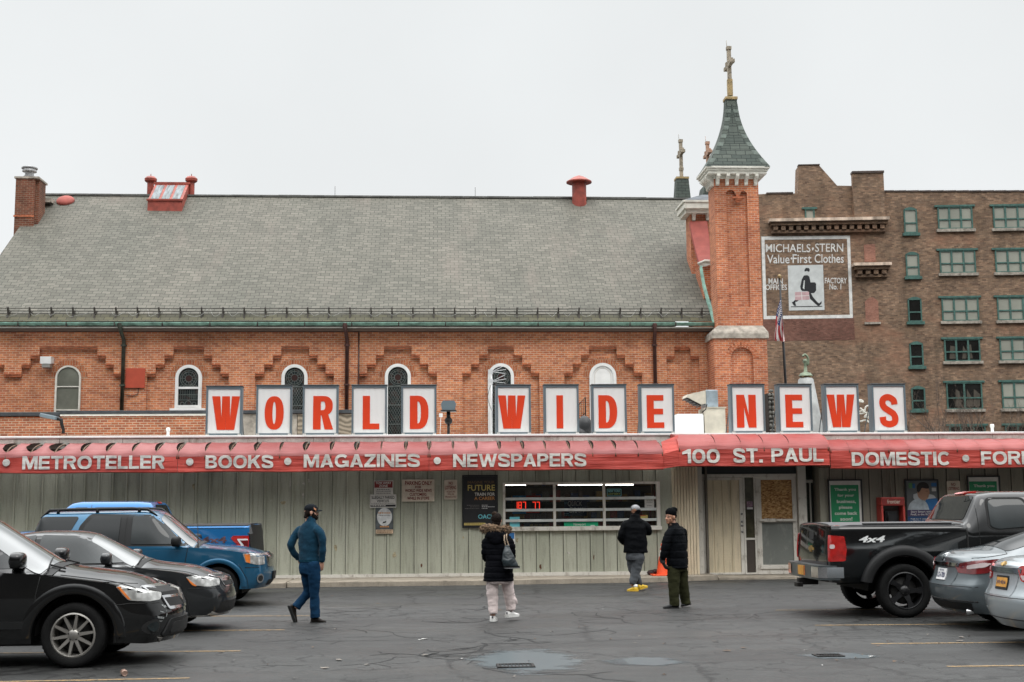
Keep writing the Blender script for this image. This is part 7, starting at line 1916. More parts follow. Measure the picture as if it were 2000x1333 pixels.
C.patch('grille', roundp([(-.48,.93),(.48,.93),(.46,.70),(-.46,.70)], .03), M_CHROME, 'front', thick=.02, off=0); C.patch('lower_intake', roundp([(-.40,.46),(.40,.46),(.40,.36),(-.40,.36)], .03), M_SEAML, 'front', off=.006)
C.patch('front_plate', [(-.155,.60),(.155,.60),(.155,.46),(-.155,.46)], M_PLAST, 'front', thick=.03, off=0)
C.line([(.84,1.06),(.80,.8),(.80,.38)]); C.line([(-.29,1.66),(-.29,1.08),(-.29,.38)]); C.line([(1.86,.70),(2.1,.70)], w=.006); C.line([(1.76,.74),(1.9,.5),(1.92,.34)], w=.005)
C.mirror(.66, 1.14, M_PLAST, sz=1.15)
for yy in (-.64, .64): C.line([(1.0,yy*1.15),(1.6,yy*1.12),(2.0,yy*1.05)], 'top', w=.005)
for sd in (-1, 1):
    mb = MB(); pr = [(-1.85,.0),(-1.70,.055),(-1.3,.065),(-.2,.06),(.05,.05),(.22,.0)]; q = [C.on(x, sd*.60, 'top')+Vector((0,0,z)) for x, z in pr]; mb.tube(q, [.02,.028,.028,.028,.026,.018], 8)
    for x in (-1.55, -.85, -.1): mb.tube([C.on(x, sd*.60, 'top'), C.on(x, sd*.60, 'top')+Vector((0,0,.06))], .03, 6)
    mb.build('roof_rail', M_PLAST, C.root, local=True, uv=False)
mb = MB(); q = C.on(.98, -.66, 'top'); mb.tube([q, q+Vector((.0,0,.04)), q+Vector((-.02,0,.62))], [.016,.010,.004], 5); mb.build('aerial', M_PLAST, C.root, local=True, uv=False)
C.patch('cowl_panel', [(.92,-.72),(1.0,-.74),(1.03,0),(1.0,.74),(.92,.72),(.945,0)], M_PLAST, 'top', off=.006)

# ---- bright blue pickup by the wall, tail towards the right
PB2 = paint('bright_blue_truck_paint', (.010,.130,.340,1), .35, .28)
W4 = .99; Yc = 25.9+W4; Xr = place(501, 1060, Yc)
Pk = dict(x0=-2.95, x1=2.95, w=W4, wheels=(1.95, -1.75), arch=.46, tyre=.40, zsh=[(-3,1.37),(-1.20,1.37),(-1.15,1.25),(2,1.22),(2.9,1.1)],
    ztop=[(-3,1.44),(-1.18,1.44),(-1.13,1.50),(-.98,1.90),(-.7,1.925),(.45,1.93),(.62,1.90),(1.30,1.36),(2.6,1.28),(2.95,1.2)], wtop=[(-3,.965),(-1.20,.965),(-1.13,.86),(-.8,.76),(1,.75),(1.7,.84),(3,.86)],
    zbot=[(-9,.42),(9,.42)], noseF=[(.4,-.1),(.7,0),(1.2,-.05)], noseR=[(.4,-.02),(.9,0),(1.4,-.02)], cf=.12, cr=.04, rr=.12, bowR=.03, zmax=.85, tuck=.05, sm=.04, smt=.05, crown=.03, soft=1)
C = Car('parked_pickup', 'bright blue four wheel drive pickup parked along the shop wall behind the blue SUV', (Xr-2.95, Yc, 0), math.pi, Pk, PB2, GRP, 'pickup truck')
C.wheel(1.95, 'seven', M_ALLOY, wd=.25); C.wheel(-1.75, 'seven', M_ALLOY, wd=.25)
nearS = (1,)      # seen from its left side
C.patch('side_window', roundp([(.15,1.32),(.15,1.80),(-.66,1.80),(-.80,1.70),(-.82,1.32)], .05), M_GLASS, sides=(-1,1)); C.patch('side_window', roundp([(.25,1.32),(.25,1.80),(.52,1.80),(1.02,1.40),(1.02,1.32)], .05), M_GLASS, sides=(-1,1))
C.patch('rear_window', roundp([(-.60,1.50),(.60,1.50),(.54,1.84),(-.54,1.84)], .06), M_GLASS, 'rear', off=.006)
C.patch('high_brake_light', roundp([(-.16,1.90),(.16,1.90),(.16,1.865),(-.16,1.865)], .01), M_REDL, 'rear', off=.01)
C.patch('bed_rail_cap', [(-2.93,1.375),(-1.22,1.375),(-1.22,1.43),(-2.93,1.43)], M_PLAST, thick=.012, off=0, sides=(-1,1)); C.patch('bed_cover', [(-2.9,-.93),(-1.22,-.93),(-1.22,.93),(-2.9,.93)], M_PLAST, 'top', thick=.015, off=0, cell=.3)
for sd in (-1, 1):
    tl = C.patch('tail_light', roundp([(-2.93,1.22),(-2.62,1.22),(-2.58,1.17),(-2.72,1.03),(-2.75,.87),(-2.93,.87)], .02), M_REDL, thick=.012, off=.002, sides=(sd,), cell=.04)
    C.patch('reverse_lens', roundp([(-2.91,1.16),(-2.70,1.16),(-2.78,1.04),(-2.81,.92),(-2.91,.92)], .02), M_PLATEW, off=.018, sides=(sd,), parent=tl, cell=.04); C.patch('lens_core', roundp([(-2.91,1.13),(-2.76,1.13),(-2.84,1.04),(-2.85,.99),(-2.91,.99)], .01), M_REDD, off=.022, sides=(sd,), parent=tl, cell=.04)
C.patch('tailgate_trim', [(-.95,1.42),(.95,1.42),(.95,.75),(-.95,.75)], M_PLAST, 'rear', thick=.03, off=0, cell=.2); C.patch('rear_bumper', roundp([(-.98,.70),(.98,.70),(.98,.48),(-.98,.48)], .05), M_CHROME, 'rear', thick=.12, off=0, cell=.2)
C.line([(-1.18,1.44),(-1.18,.5)], sides=(1,), w=.012); C.line([(.20,1.85),(.20,.55)], sides=(1,)); 
# 4x4 decal
mb = MB(); vs, fs = text_geo('4x4', .03)
P = [C.on(-2.00-.50*u, 1.08+.13*v, 'side', 1)+Vector((0, .006, 0)) for u, v in vs]; mb.add(P, fs); mb.build('decal', mat('grey_red_decal', (.10,.05,.06,1), .4, var=.6, vs=9), C.root, local=True, uv=False)

# ---- black lifted pickup on the right
PB5 = paint('black_truck_paint', (.002,.0024,.0027,1), 0, .22)
c = at(1757, 1207, Z=0); W5 = 1.0; Yc = c.y+W5-.02
C = Car('parked_pickup', 'black lifted four wheel drive pickup with wide fender flares and black five spoke wheels', (c.x+1.84, Yc, 0), R(-1.0), dict(
    x0=-2.86, x1=2.95, w=W5, wheels=(1.9, -1.72), arch=.52, tyre=.41, zsh=[(-3,1.36),(-.70,1.36),(-.64,1.26),(2,1.24),(2.9,1.12)],
    ztop=[(-3,1.44),(-.68,1.44),(-.63,1.52),(-.40,1.90),(-.1,1.935),(.9,1.935),(1.1,1.90),(1.75,1.40),(2.6,1.32),(2.95,1.22)], wtop=[(-3,.96),(-.70,.96),(-.63,.88),(-.28,.77),(1,.76),(1.7,.84),(3,.86)],
    uz=.50, zbot=[(-9,.56),(9,.50)], noseF=[(.4,-.1),(.7,0),(1.2,-.05)], noseR=[(.4,-.04),(.9,0),(1.4,-.05)], cf=.12, cr=.05, rr=.15, bowR=.04, zmax=.98, tuck=.05, sm=.04, smt=.05, crown=.03, soft=1), PB5, GRP, 'pickup truck')
C.wheel(1.9, 'five', M_BLKRIM, wd=.28, yo=W5+.06, rimr=.285); C.wheel(-1.72, 'five', M_BLKRIM, wd=.28, yo=W5+.06, rimr=.285)
for wx in (1.9, -1.72): C.flare('fender_flare', wx, .525, .70, .56, M_PLAST, .085)
C.patch('side_window', roundp([(-.30,1.38),(-.28,1.80),(.30,1.80),(.36,1.38),(-.18,1.34)], .10, 6), M_GLASS2, off=.014, cell=.05, sides=(-1,1)); C.patch('side_window', roundp([(.48,1.34),(.46,1.80),(1.0,1.80),(1.5,1.44),(1.5,1.34)], .06), M_GLASS2, off=.008, sides=(-1,1))
C.patch('window_seal', roundp([(-.34,1.36),(-.32,1.835),(.34,1.835),(.405,1.36),(-.18,1.30)], .11, 6), M_SEAML, off=.003, cell=.05, sides=(-1,1))
C.patch('rear_window', roundp([(-.74,1.49),(.74,1.49),(.64,1.86),(-.64,1.86)], .05), M_GLASS, 'rear', off=.006)
C.patch('high_brake_light', roundp([(-.20,1.925),(.20,1.925),(.20,1.885),(-.20,1.885)], .015), M_REDL, 'rear', thick=.02, off=.0)
C.patch('bed_rail_cap', [(-2.84,1.395),(-.73,1.395),(-.73,1.435),(-2.84,1.435)], M_PLAST, thick=.012, off=0, sides=(-1,1)); C.patch('bed_cover', [(-2.80,-.94),(-.85,-.94),(-.85,.94),(-2.80,.94)], mat('bed_cover_vinyl', (.05,.052,.055,1), .5), 'top', thick=.015, off=0, cell=.3)
C.patch('cover_rail', [(-2.3,-.93),(-.9,-.93),(-.9,-.86),(-2.3,-.86)], M_PLAST, 'top', thick=.035, off=0, cell=.3)
for sd in (-1, 1):
    tl = C.patch('tail_light', roundp([(-1.83,1.27),(-1.58,1.25),(-1.55,1.05),(-1.57,.87),(-1.83,.86)], .02), M_REDL, ('R', 55), thick=.012, off=.002, sides=(sd,), cell=.035)
    C.patch('reverse_lens', roundp([(-1.79,1.125),(-1.71,1.125),(-1.71,1.06),(-1.79,1.06)], .03), mat('pale_lens', (.50,.42,.42,1), .15), ('R', 55), off=.018, sides=(sd,), parent=tl, cell=.03)
C.line([(-.69,1.36),(-.68,.62)], w=.018); C.line([(-.48,1.86),(-.49,1.3),(-.48,.62)]); C.line([(.44,1.88),(.44,.62)])
for yy in (-.83, .83): C.line([(yy,1.42),(yy,.80)], 'rear', w=.008)
C.patch('tailgate_handle', roundp([(-.13,1.30),(.13,1.30),(.13,1.18),(-.13,1.18)], .02), M_SEAML, 'rear', off=.006)
C.patch('tailgate_emblem', [(-.13,1.06),(-.05,1.06),(-.045,1.085),(.045,1.085),(.05,1.06),(.13,1.06),(.12,1.015),(.045,1.015),(.04,.985),(-.05,.985),(-.045,1.015),(-.14,1.015)], mat('brass_emblem', (.46,.30,.10,1), .3, .8), 'rear', thick=.012, off=0)
mb = MB(); vs, fs = text_geo('4x4', .03); P = [C.on(-2.42+.40*u+.05*v, 1.155+.10*v, 'side', -1)+Vector((0, -.006, 0)) for u, v in vs]; mb.add(P, fs); mb.build('decal', mat('silver_decal', (.66,.67,.66,1), .35), C.root, local=True, uv=False)
mb = MB()
bp = [(-.99,-2.70),(-.99,-2.92),(-.90,-3.03),(-.55,-3.06),(.55,-3.06),(.90,-3.03),(.99,-2.92),(.99,-2.70)]
mb.grid([[Vector((x, y, z)) for y, x in bp] for z in (.58,.60,.78,.80)], sm=False); mb.grid([[Vector((x, y, .80)) for y, x in bp], [Vector((-2.70, y, .80)) for y, x in bp]], sm=False); mb.grid([[Vector((x, y, .58)) for y, x in bp], [Vector((-2.70, y, .58)) for y, x in bp]], sm=False)
bmp = mb.build('rear_bumper', mat('dark_chrome', (.10,.115,.12,1), .3, .5, .2, 4), C.root, local=True, uv=False)
mb = MB(); bq = [(-1.0,-2.66),(-1.0,-2.92),(-.905,-3.04),(-.62,-3.068)]; mb.grid([[Vector((x, y, z)) for y, x in bq] for z in (.61,.63,.76,.775)], sm=False); mb.build('chrome_corner', M_CHROME, bmp, local=True, uv=False); mb = MB(); bq = [(-y, x) for y, x in bq]; mb.grid([[Vector((x, y, z)) for y, x in bq] for z in (.61,.63,.76,.775)], sm=False); mb.build('chrome_corner', M_CHROME, bmp, local=True, uv=False)
mb = MB(); mb.box(-3.075, -3.062, -.16, .16, .62, .77, 0); mb.box(-3.07, -3.061, -.22, -.19, .62, .77, 1); mb.build('rear_plate', [M_PLATEY, M_AMB], bmp, local=True, uv=False)
mb = MB(); mb.box(-3.12, -2.8, -.06, .06, .46, .57, bev=.01); mb.box(-3.16, -3.06, -.10, .10, .43, .50, bev=.01); mb.build('tow_hitch', M_IRON, C.root, local=True, uv=False)
mb = MB(); mb.tube([(-1.72,-.8,.41),(-1.72,.8,.41)], .06, 10); mb.ell((-1.72,0,.41), (.16,.16,.16), 14, 10); mb.build('rear_axle', M_HUBDK, C.root, local=True, uv=False)

# ---- two sedans seen from behind on the right
def sedan(name, label, px, py, Yc, W, pm, rz, plate, lamp):
    X0 = place(px, py, Yc)
    C = Car(name, label, (X0+2.40, Yc, 0), rz, dict(x0=-2.32, x1=2.4, w=W, wheels=(1.45, -1.33), arch=.40, tyre=.335, zsh=[(-2.4,.92),(-2.1,.98),(-1.2,1.0),(1,.95),(2.3,.75)],
        ztop=[(-2.4,1.0),(-2.30,1.055),(-2.18,1.085),(-1.85,1.115),(-1.72,1.14),(-.85,1.41),(-.45,1.46),(.2,1.46),(.5,1.40),(1.2,1.0),(2.3,.80)], wtop=[(-2.4,.74),(-2.1,.78),(-1.7,.76),(-.9,.64),(0,.62),(.6,.68),(1.2,.8),(2.4,.84)],
        zbot=[(-9,.24),(9,.22)], noseF=[(.2,-.1),(.5,0),(.8,-.15)], noseR=[(.2,-.20),(.34,-.05),(.46,-.01),(.60,0),(.70,-.07),(.85,-.10),(.98,-.10),(1.06,-.05),(1.12,-.08)], cf=.2, cr=.17, rr=.60, bowR=.17, zmax=.60, tuck=.10, crown=[(-3,.05),(-1.9,.05),(-1.6,.10),(-1.0,.11),(-.6,.05),(3,.06)]), pm, GRP, 'sedan')
    C.wheel(1.45, 'seven', M_ALLOY); C.wheel(-1.33, 'seven', M_ALLOY)
    C.patch('rear_window', roundp([(-1.74,-.62),(-1.74,.62),(-.90,.50),(-.90,-.50)], .06), M_GLASS, 'top', off=.005)
    C.patch('side_window', roundp([(.90,1.0),(.42,1.33),(.15,1.395),(-.30,1.40),(-.30,1.0)], .04), M_GLASS, sides=(-1,1)); C.patch('side_window', roundp([(-.38,1.0),(-.38,1.40),(-.75,1.36),(-1.25,1.13),(-1.3,1.02)], .04), M_GLASS, sides=(-1,1))
    C.patch('windshield', roundp([(.48,-.52),(1.16,-.68),(1.16,.68),(.48,.52)], .05), M_WIND, 'top', off=.005)
    return C
PS = paint('grey_metal_paint', (.100,.120,.130,1), .55, .34)
C = sedan('parked_sedan', 'grey sedan seen from behind with wide dark red lamps, next to the black pickup', 1845, 1170, 18.25, .915, PS, R(0), 0, 0)
C.patch('trim_bar', roundp([(-.46,.915),(.46,.915),(.44,.865),(-.44,.865)], .02), M_CHROME, 'rear', thick=.02, off=0)
for sd in (-1, 1):
    tl = C.patch('tail_light', roundp([(-1.24,.87),(-1.20,.905),(-0.92,.955),(-0.54,.985),(-0.47,.97),(-0.54,.86),(-0.72,.79),(-0.92,.77),(-1.18,.78)], .03), M_REDD, ('R', 40), thick=.008, off=.003, sides=(sd,), cell=.035)
    C.patch('clear_lens', roundp([(-1.02,.885),(-0.76,.935),(-0.66,.92),(-0.74,.87),(-1.02,.835)], .02), mat('pale_lens', (.50,.42,.42,1), .15), ('R', 40), off=.016, sides=(sd,), parent=tl, cell=.03)
C.patch('trunk_recess', roundp([(-.44,.85),(.44,.85),(.36,.60),(-.36,.60)], .03), mat('shaded_grey_paint', (.11,.13,.14,1), .35, .4, .1), 'rear', off=.004)
pl = C.patch('rear_plate', [(-.155,.825),(.155,.825),(.155,.665),(-.155,.665)], M_PLATEW, 'rear', thick=.015, off=.002)
def platetext(C, s, y0, y1, z0, z1, m, pl):
    mb = MB(); vs, fs = text_geo(s, .02); mb.add([C.on(y1+(y0-y1)*u, z0+(z1-z0)*v, 'rear')+Vector((-.024,0,0)) for u, v in vs], fs); mb.build('plate_number', m, pl, local=True, uv=False)
platetext(C, 'LCH-7801', -.13, .13, .70, .775, M_PLTXT, pl); platetext(C, 'NEW YORK', -.08, .08, .792, .815, M_PLTXT, pl)
em = C.patch('emblem', circ2(0, .985, .055, 18), M_CHROME, 'rear', thick=.012, off=0); C.patch('emblem_core', circ2(0, .985, .036, 16), PS, 'rear', off=.016, parent=em)
C.line([(-.80,.60),(.80,.60)], 'rear', w=.005); C.line([(-.78,.40),(.78,.40)], 'rear', w=.012); C.patch('bumper_lower', roundp([(-.72,.38),(.72,.38),(.64,.27),(-.64,.27)], .04), M_PLAST, 'rear', off=.006)
C.line([(-2.22,.985),(-1.78,1.045),(-1.72,1.10)], w=.006); C.line([(-1.72,.98),(-1.4,1.0)], w=.004)
mb = MB(); mb.tube([(-2.32,-.55,.25),(-2.1,-.55,.26)], .04, 12); mb.build('exhaust', M_CHROME, C.root, local=True, uv=False)
PV = paint('silver_metal_paint', (.37,.41,.43,1), .55, .33)
C = sedan('parked_sedan', 'pale silver sedan at the right photo edge with an orange plate and bright red lamps', 1962, 1190, 15.75, .91, PV, R(0), 0, 0)
C.patch('trim_bar', roundp([(-.42,.955),(.42,.955),(.42,.895),(-.42,.895)], .02), mat('satin_chrome', (.20,.24,.26,1), .2, .8), 'rear', thick=.02, off=0)
for sd in (-1, 1):
    tl = C.patch('tail_light', roundp([(-1.24,.96),(-1.20,.99),(-0.90,1.0),(-0.68,.995),(-0.62,.93),(-0.70,.81),(-0.95,.79),(-1.20,.80)], .03), M_REDL, ('R', 40), thick=.010, off=.003, sides=(sd,), cell=.035)
    C.patch('clear_lens', roundp([(-1.20,.875),(-1.04,.875),(-1.04,.815),(-1.18,.82)], .01), mat('pale_lens', (.50,.42,.42,1), .15), ('R', 40), off=.018, sides=(sd,), parent=tl, cell=.03)
C.patch('trunk_recess', roundp([(-.36,.885),(.36,.885),(.30,.62),(-.30,.62)], .03), mat('shaded_silver_paint', (.33,.36,.38,1), .35, .4, .1), 'rear', off=.004)
pl = C.patch('rear_plate', [(-.165,.855),(.165,.855),(.165,.685),(-.165,.685)], M_SEAML, 'rear', thick=.012, off=.002); C.patch('plate_face', [(-.145,.83),(.145,.83),(.145,.715),(-.145,.715)], M_PLATEY, 'rear', off=.018, parent=pl); platetext(C, 'JKE 4216', -.12, .12, .745, .80, M_PLTXT, pl)
C.patch('emblem', [(-.065,1.01),(-.025,1.01),(-.02,1.022),(.02,1.022),(.025,1.01),(.065,1.01),(.06,.985),(.02,.985),(.018,.973),(-.025,.973),(-.02,.985),(-.07,.985)], mat('brass_emblem', (.46,.30,.10,1), .3, .8), 'rear', thick=.012, off=0)
C.line([(-.80,.60),(.80,.60)], 'rear', w=.005); C.line([(-.6,.34),(.6,.34)], 'rear', w=.008); C.line([(-2.2,1.0),(-1.80,1.06)], w=.005)
# ------------------------------------------------------------------ people
from mathutils import noise as mnoise
def solid(mb, name, m, parent, voxel=.009, smooth=3, fold=0.0, ff=9.0, fn=None):
    """fuse the overlapping tubes and ellipsoids of mb into one continuous skin"""
    me = bpy.data.meshes.new('tmp'); me.from_pydata(mb.v, [], mb.f)
    bm = bmesh.new(); bm.from_mesh(me); bmesh.ops.recalc_face_normals(bm, faces=bm.faces[:]); bm.to_mesh(me); bm.free()
    o = bpy.data.objects.new('tmp', me); COL.objects.link(o)
    r = o.modifiers.new('r', 'REMESH'); r.mode = 'VOXEL'; r.voxel_size = voxel; r.use_smooth_shade = True
    sm = o.modifiers.new('s', 'SMOOTH'); sm.factor = .5; sm.iterations = smooth
    dg = bpy.context.evaluated_depsgraph_get(); dg.update()
    new = bpy.data.meshes.new_from_object(o.evaluated_get(dg)); bpy.data.objects.remove(o); bpy.data.meshes.remove(me)
    if fold or fn:
        nn = [v.normal.copy() for v in new.vertices]
        for v, n in zip(new.vertices, nn):
            c = v.co; d = 0
            if fold: d += fold*(mnoise.noise(Vector((c.x*ff, c.y*ff, c.z*ff*1.5)))+.5*mnoise.noise(Vector((c.x*ff*2.3+5, c.y*ff*2.3, c.z*ff*3))))
            if fn: d += fn(c)
            v.co = c+n*d
    new.name = name; new.materials.clear(); new.materials.append(m)
    for p in new.polygons: p.use_smooth = True
    ob = bpy.data.objects.new(name, new); COL.objects.link(ob); ob.parent = parent
    return ob
def loft(mb, secs, n=22, p=2.3):
    """secs: (centre, half width, half depth, direction of the width axis in degrees)"""
    rings = []
    for c, a, b, ang in secs:
        q = R(ang); u = Vector((math.cos(q), math.sin(q), 0)); w = Vector((-math.sin(q), math.cos(q), 0)); ring = []
        for k in range(n):
            t = 2*math.pi*k/n; cs, sn = math.cos(t), math.sin(t)
            ring.append(c+u*a*math.copysign(abs(cs)**(2/p), cs)+w*b*math.copysign(abs(sn)**(2/p), sn))
        rings.append(ring)
    mb.grid(rings, 0, True, True); L = len(mb.v)
    mb.f.append([L-len(rings)*n+k for k in range(n)]); mb.mi.append(0); mb.sm.append(True)
    mb.f.append([L-n+k for k in range(n)][::-1]); mb.mi.append(0); mb.sm.append(True)
def limb(mb, pts, rs, n=14):
    mb.ell(pts[0], (rs[0]*.98,)*3, 14, 10); mb.tube(crom([tuple(p) for p in pts], 5), crom_r(rs, 5), n)
def crom_r(rs, n): return [max(.003, v[0]) for v in crom([(r,) for r in rs], n)]
def hand(mb, wrist, d, palm_n, s=1.0, curl=.5):
    """palm, four unequal fingers bent at the knuckles and a thumb leaving the side of the palm"""
    d = d.normalized(); n = (palm_n-d*palm_n.dot(d)).normalized(); w = d.cross(n)
    c = wrist+d*.045*s; M_ = Matrix((w, d, n)).transposed()
    mb.ell(c, (.040*s, .052*s, .017*s), 14, 10, M=M_); mb.tube([wrist-d*.04, wrist, c], [.027*s, .026*s, .024*s], 10)
    for k, (o, L) in enumerate(((-.030, .066), (-.010, .078), (.011, .072), (.030, .056))):
        b = c+d*.040*s+w*o*s; p1 = b+d*L*.45*s+n*curl*.012; p2 = p1+(d*(1-curl*.5)+n*curl*.8).normalized()*L*.34*s; p3 = p2+(d*(1-curl)+n*curl*1.2).normalized()*L*.26*s
        mb.tube([b-d*.02*s, b, p1, p2, p3], [.0095*s, .0095*s, .009*s, .0085*s, .006*s], 8)
    b = c-d*.015*s-w*.034*s; mb.tube([b+w*.012*s, b-w*.014*s+d*.012*s+n*.008*s, b-w*.026*s+d*.038*s+n*.018*s, b-w*.026*s+d*.060*s+n*.022*s], [.014*s, .012*s, .010*s, .007*s], 8)
def head(mb, c, f, s=1.0, beard=False):
    """skull, jaw, nose, brow, lips and ears; f is the way the face looks"""
    f = f.normalized(); up = Vector((0,0,1)); r = f.cross(up).normalized(); up = r.cross(f)
    M_ = Matrix((r, f, up)).transposed(); P = lambda a, b, d: c+(r*a+f*b+up*d)*s
    mb.ell(P(0,-.012,.025), (.076*s, .096*s, .092*s), 20, 14, M=M_); mb.ell(P(0,.028,-.045), (.056*s, .060*s, .068*s), 16, 12, M=M_); mb.ell(P(0,.065,-.090), (.028*s,.026*s,.022*s), 12, 8, M=M_)
    mb.tube([P(0,.078,.012), P(0,.098,-.012), P(0,.108,-.030), P(0,.090,-.040)], [.009*s,.012*s,.016*s,.010*s], 8); 
    for sd in (-1, 1):
        mb.ell(P(sd*.014,.094,-.032), (.010*s,.010*s,.009*s), 8, 6); mb.ell(P(sd*.077,-.010,-.010), (.011*s,.022*s,.032*s), 10, 8, M=M_); mb.ell(P(sd*.033,.072,.016), (.024*s,.014*s,.008*s), 8, 6, M=M_); mb.ell(P(sd*.04,.055,-.028), (.022*s,.02*s,.02*s), 8, 6, M=M_)
    mb.ell(P(0,.084,-.058), (.024*s,.012*s,.006*s), 10, 6, M=M_); mb.ell(P(0,.082,-.070), (.021*s,.012*s,.007*s), 10, 6, M=M_)
    mb.tube([P(0,-.03,-.06), P(0,-.035,-.15)], [.055*s, .058*s], 12)
def eyes(parent, c, f, s=1.0):
    f = f.normalized(); up = Vector((0,0,1)); r = f.cross(up).normalized(); P = lambda a, b, d: c+(r*a+f*b+up*d)*s
    mb = MB()
    for sd in (-1, 1): mb.ell(P(sd*.032,.075,.004), (.012*s,.010*s,.007*s), 10, 6)
    e = mb.build('eyes', mat('eye_white', (.45,.42,.38,1), .3, var=0), parent, local=True, uv=False); mb = MB()
    for sd in (-1, 1): mb.ell(P(sd*.032,.083,.004), (.006*s,.005*s,.006*s), 8, 6)
    mb.build('irises', mat('dark_iris', (.02,.012,.008,1), .2, var=0), e, local=True, uv=False); mb = MB()
    for sd in (-1, 1): mb.tube([P(sd*.014,.088,.020), P(sd*.034,.086,.026), P(sd*.052,.070,.020)], .0035*s, 5)
    mb.build('eyebrows', mat('dark_brow', (.03,.022,.018,1), .9, var=0), parent, local=True, uv=False)
    mb = MB(); mb.tube([P(-.024,.088,-.064), P(-.008,.096,-.0635), P(.008,.096,-.0635), P(.024,.088,-.064)], .0022*s, 5); mb.build('mouth_line', mat('lip_dark', (.10,.035,.03,1), .6, var=0), parent, local=True, uv=False)
def shoe(mb, heel, toe, w=.048, h=.085, lift=0):
    d = (toe-heel); L = d.length; d.normalize(); up = Vector((0,0,1)); up = (up-d*up.dot(d)).normalized(); r = d.cross(up)
    prof = [(0,.7,.75),(.08,.92,1.0),(.25,.92,1.05),(.42,.88,.92),(.60,1.0,.66),(.80,1.04,.50),(.93,.85,.40),(1.0,.45,.25)]
    rings = []
    for t, ww, hh in prof:
        c = heel+d*L*t; ring = []
        for k in range(16):
            a = 2*math.pi*k/16; x = math.cos(a)*w*ww; z = math.sin(a)
            ring.append(c+r*x+up*(h*hh*(.5+.5*z) if z > 0 else h*hh*.5*(1+z*1.0)))
        rings.append(ring)
    mb.grid(rings, 0, True, True); L_ = len(mb.v); n = 16
    mb.f.append([L_-len(rings)*n+k for k in range(n)]); mb.mi.append(0); mb.sm.append(True); mb.f.append([L_-n+k for k in range(n)][::-1]); mb.mi.append(0); mb.sm.append(True)
def sole(parent, name, m, heel, toe, w, t=.014):
    d = (toe-heel); L = d.length; d.normalize(); up = Vector((0,0,1)); up = (up-d*up.dot(d)).normalized(); r = d.cross(up)
    o = [(-.02,.6),(.0,.85),(.2,.95),(.45,.85),(.7,1.05),(.9,.9),(1.02,.4)]
    pts = [heel+d*L*a+r*w*b for a, b in o]+[heel+d*L*a-r*w*b for a, b in o[::-1]]
    mb = MB(); n = len(pts); mb.add([p-up*.004 for p in pts]+[p+up*t for p in pts], [list(range(n))[::-1], [n+i for i in range(n)]]+[(i, (i+1)%n, n+(i+1)%n, n+i) for i in range(n)])
    return mb.build(name, m, parent, local=True, uv=False, fixn=True)
def cloth(name, c, var=.25, rough=.9, sheen=.0, fine=220):
    m, nt, bs = newmat(name); o = N(nt, 'ShaderNodeTexCoord').outputs['Object']
    a = ramp(nt, noise(nt, o, 7, 5, .6), [(.3, tuple(x*(1-var) for x in c)), (.7, tuple(min(1, x*(1+var*.6)) for x in c))])
    nt.links.new(a, bs.inputs['Base Color']); bs.inputs['Roughness'].default_value = rough; bs.inputs['Sheen Weight'].default_value = sheen; bs.inputs['Specular IOR Level'].default_value = .06
    ad = N(nt, 'ShaderNodeMath', operation='MULTIPLY_ADD'); ad.inputs[1].default_value = 3.0
    nt.links.new(noise(nt, o, 16, 5, .6, (1, 1, 1.6)), ad.inputs[0]); nt.links.new(noise(nt, o, fine, 2), ad.inputs[2]); bump(nt, bs, ad.outputs[0], .35, .008); return m
M_SKIN1 = mat('fair_skin', (.42,.22,.15,1), .5, 0, .15, 9); M_SKIN2 = mat('brown_skin', (.27,.125,.07,1), .5, 0, .2, 9); M_SKIN3 = mat('tan_skin', (.36,.18,.11,1), .5, 0, .25, 9)
M_HAIR = mat('dark_brown_hair', (.010,.0065,.005,1), .8, 0, .4, 40, .5, 90, spec=.1)
M_SHOED = mat('dark_brown_shoe', (.014,.011,.009,1), .65, 0, .3, 12, spec=.15); M_SOLE = mat('black_sole', (.012,.012,.012,1), .8)
V3 = Vector
class Fig:
    def __init__(s, label, px0, py0, gy=None):
        g = at(px0, py0, Z=0); s.px0, s.py0 = px0, py0; s.s = F/ (g-CAM).dot(fwd); s.root = thing('person', label, 'person', (g.x, g.y, 0))
        s.g = g
    def P(s, px, py, dy=0.0):
        p = at(px, py, Y=s.g.y+dy); return Vector((p.x-s.g.x, dy, p.z))

# ---- man in the dark teal fleece, walking away to the right
H = Fig('man in a teal fleece, navy trousers and black cap striding past the blue SUV', 612, 1217); P = H.P; T = H.root
fw_ = V3((.85, .52, 0)).normalized(); rt = V3((.52, -.85, 0))
hc = P(608, 1001, .02); fc = V3((.97, .22, 0))
sh_l, el_l, wr_l = P(586, 1035, .12), P(568, 1066, .12), P(584, 1092, .20)
sh_r, el_r, wr_r = P(620, 1035, -.11), P(630, 1064, -.14), P(629, 1098, -.08)
hip_r, kn_r, an_r = P(613, 1106, -.07), P(614, 1158, -.02), P(616, 1206, .0)
hip_l, kn_l, an_l = P(598, 1106, .08), P(602, 1156, .14), P(577, 1188, .12)
ang = -32
b = MB(); loft(b, [(P(606,1020), .075,.065,ang), (P(605,1032), .19,.085,ang), (P(604,1060), .17,.10,ang), (P(604,1085), .155,.10,ang), (P(604,1108), .16,.105,ang)])
limb(b, [hip_r, kn_r, an_r], [.085,.055,.038]); limb(b, [hip_l, kn_l, an_l], [.085,.055,.038]); limb(b, [sh_l, el_l, wr_l], [.042,.030,.026]); limb(b, [sh_r, el_r, wr_r], [.042,.030,.026])
head(b, hc, fc, 1.0); limb(b, [P(607,1008,.02), P(606,1022)], [.06,.065]); hand(b, wr_r, V3((-.12,.05,-1)), V3((-.4,.8,0)), 1.0, .7); hand(b, wr_l, V3((.4,.3,-1)), V3((.5,.5,0)), 1.0, .6)
